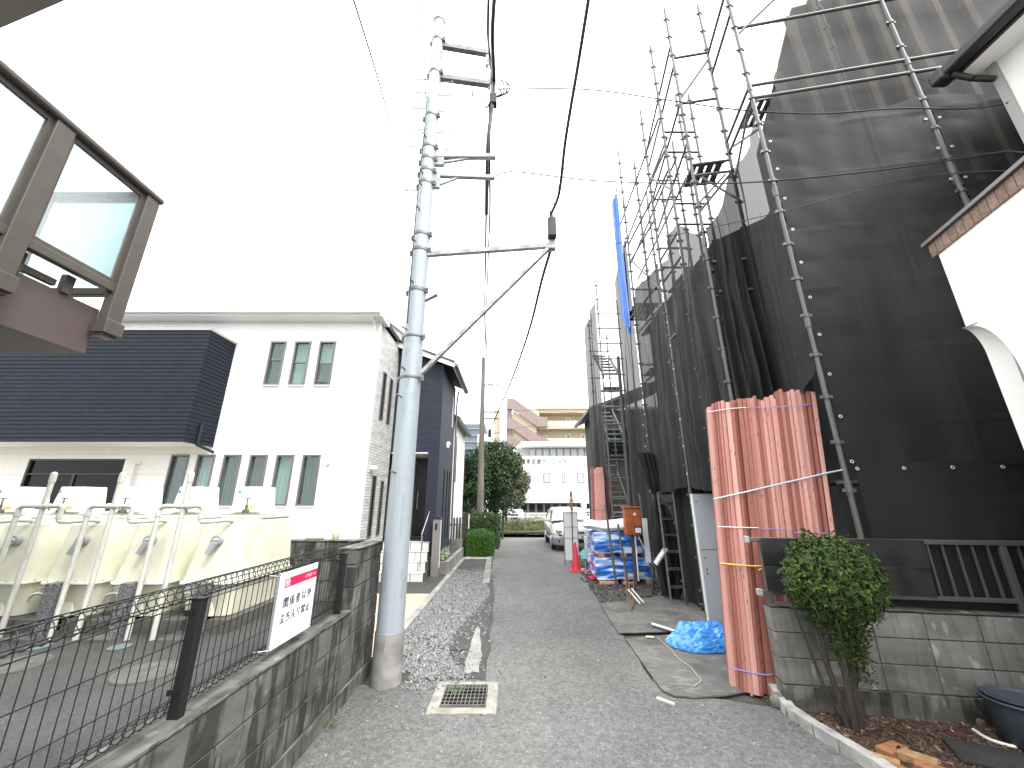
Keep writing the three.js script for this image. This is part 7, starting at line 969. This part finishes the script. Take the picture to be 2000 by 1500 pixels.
  rc(1046, 1330, 795, 799, Z2 + 0.4, 4, be, 'roof_slab');
  rc(975, 990, 795, 960, Z2 + 0.5, 3, M.trimWhite, 'stair_tower');
  rc(962, 975, 796, 960, Z2 - 1, 3, be, 'side_wall');
  rc(990, 1000, 780, 960, Z2, 2, bw, 'stair_wall');
  const strip = (pts, z, m, nm) => part(nm, face(pz(pts, Z2).map((p) => p), z, 0.5), m, a);
  strip([[990, 780], [1004, 780], [1054, 815], [1069, 816], [1069, 835], [1050, 835], [1000, 800], [990, 800]], Z2 + 0.6, bw, 'stair_flight');
  strip([[990, 818], [1000, 818], [1050, 850], [1072, 860], [1072, 872], [1042, 868], [1000, 838], [990, 838]], Z2 + 0.6, bw, 'stair_flight');
  strip([[990, 852], [1000, 852], [1050, 884], [1072, 894], [1072, 906], [1042, 902], [1000, 872], [990, 872]], Z2 + 0.6, bw, 'stair_flight');
  strip([[1002, 801], [1048, 834], [1048, 850], [1002, 820]], Z2 - 0.3, be, 'stair_back_wall'); strip([[1002, 839], [1046, 868], [1046, 884], [1002, 853]], Z2 - 0.3, be, 'stair_back_wall'); strip([[1034, 797], [1053, 797], [1053, 814], [1034, 800]], Z2 + 0.2, be, 'stair_back_wall');
  for (const [l, t] of [[1061, 814], [1063, 847], [1110, 810], [1110, 843], [1140, 843]]) { const w = rc(l, l + 8, t, t + 12, Z2 - 2.95, 0.05, M.trimWhite, 'window'); const p = A2(l + 1.5, t + 11), q = A2(l + 6.5, t + 1.5); part('pane', box(p.x, q.x, p.y, q.y, Z2 - 2.95, Z2 - 2.9), M.glassPale, w); }
  const pt = []; for (let k = 0; k < 10; k++) { const p = A2(1030 + k * 13 + rr(-4, 4), 797); pt.push(foliage(V(p.x, p.y + 0.4, Z2 - 2), V(0.7, 0.6, 0.5), 40, 0.2, green(0.1, 0.13, 0.06), 1, 3, k)); }
  single('roof_plants', pt, M.leaf, 'scattered plants along the roof edge of the beige apartments', 'plants').userData.kind = 'stuff';
  // blue grey building far left
  const Z3 = -62, o = thing('office_building', 'blue grey building with horizontal bands behind the garden trees', 'building', [onZ(920, 900, Z3).x, 0.85, Z3 - 4]);
  const l3 = onZ(880, 880, Z3).x, r3 = onZ(946, 880, Z3).x, t3 = onZ(900, 828, Z3).y; part('wall', box(l3 - 8, r3, 0.35, t3, Z3 - 8, Z3), S({ color: lin(0.10, 0.125, 0.145), roughness: 0.7 }), o);
  for (let k = 0; k < 9; k++) part('band', box(l3 - 8, r3 + 0.05, t3 - 0.9 - k * 1.05, t3 - 0.75 - k * 1.05, Z3, Z3 + 0.15), S({ color: lin(0.2, 0.23, 0.26), roughness: 0.7 }), o);
  const lt3 = thing('low_block', 'low white building between the trees and the clinic', 'building', [onZ(950, 930, -45).x, 0.85, -46]); part('wall', box(onZ(931, 930, -45).x, onZ(952, 930, -45).x, 0.35, onZ(940, 848, -45).y, -50, -45), M.trimWhite, lt3); for (let k = 0; k < 4; k++) { const y = onZ(940, 858 + k * 13, -45).y; part('window', box(onZ(935, 930, -45).x, onZ(942, 930, -45).x, y - 0.35, y + 0.2, -45, -44.94), M.glassDark, lt3); }
  // cars passing on the upper street, seen over the rail
  for (const [px, col, lab] of [[975, [0.7, 0.72, 0.74], 'pale van roof showing above the guard rail by the trees'], [1170, [0.75, 0.76, 0.76], 'white car on the upper street before the clinic']]) { const p = onZ(px, 1000, -32), t = thing('street_car', lab, 'car', [p.x, 0.35, -32]); const m = PH({ color: lin(...col), roughness: 0.3, clearcoat: 1 }); part('body', rbox(p.x - 1.9, p.x + 1.9, 0.55, 1.15, -33, -31.4, 0.2), m, t); part('cabin', rbox(p.x - 1.3, p.x + 1.1, 1.1, 1.78, -32.9, -31.5, 0.25), m, t); part('side_window', box(p.x - 1.05, p.x + 0.85, 1.2, 1.58, -31.505, -31.49), M.glassDark, t); for (const dx of [-1.2, 1.2]) part('wheel', cyl(V(p.x + dx, 0.66, -31.6), V(p.x + dx, 0.66, -31.35), 0.31, 0.31, 20), M.cable, t); }
}
renderer.render(scene, camera);
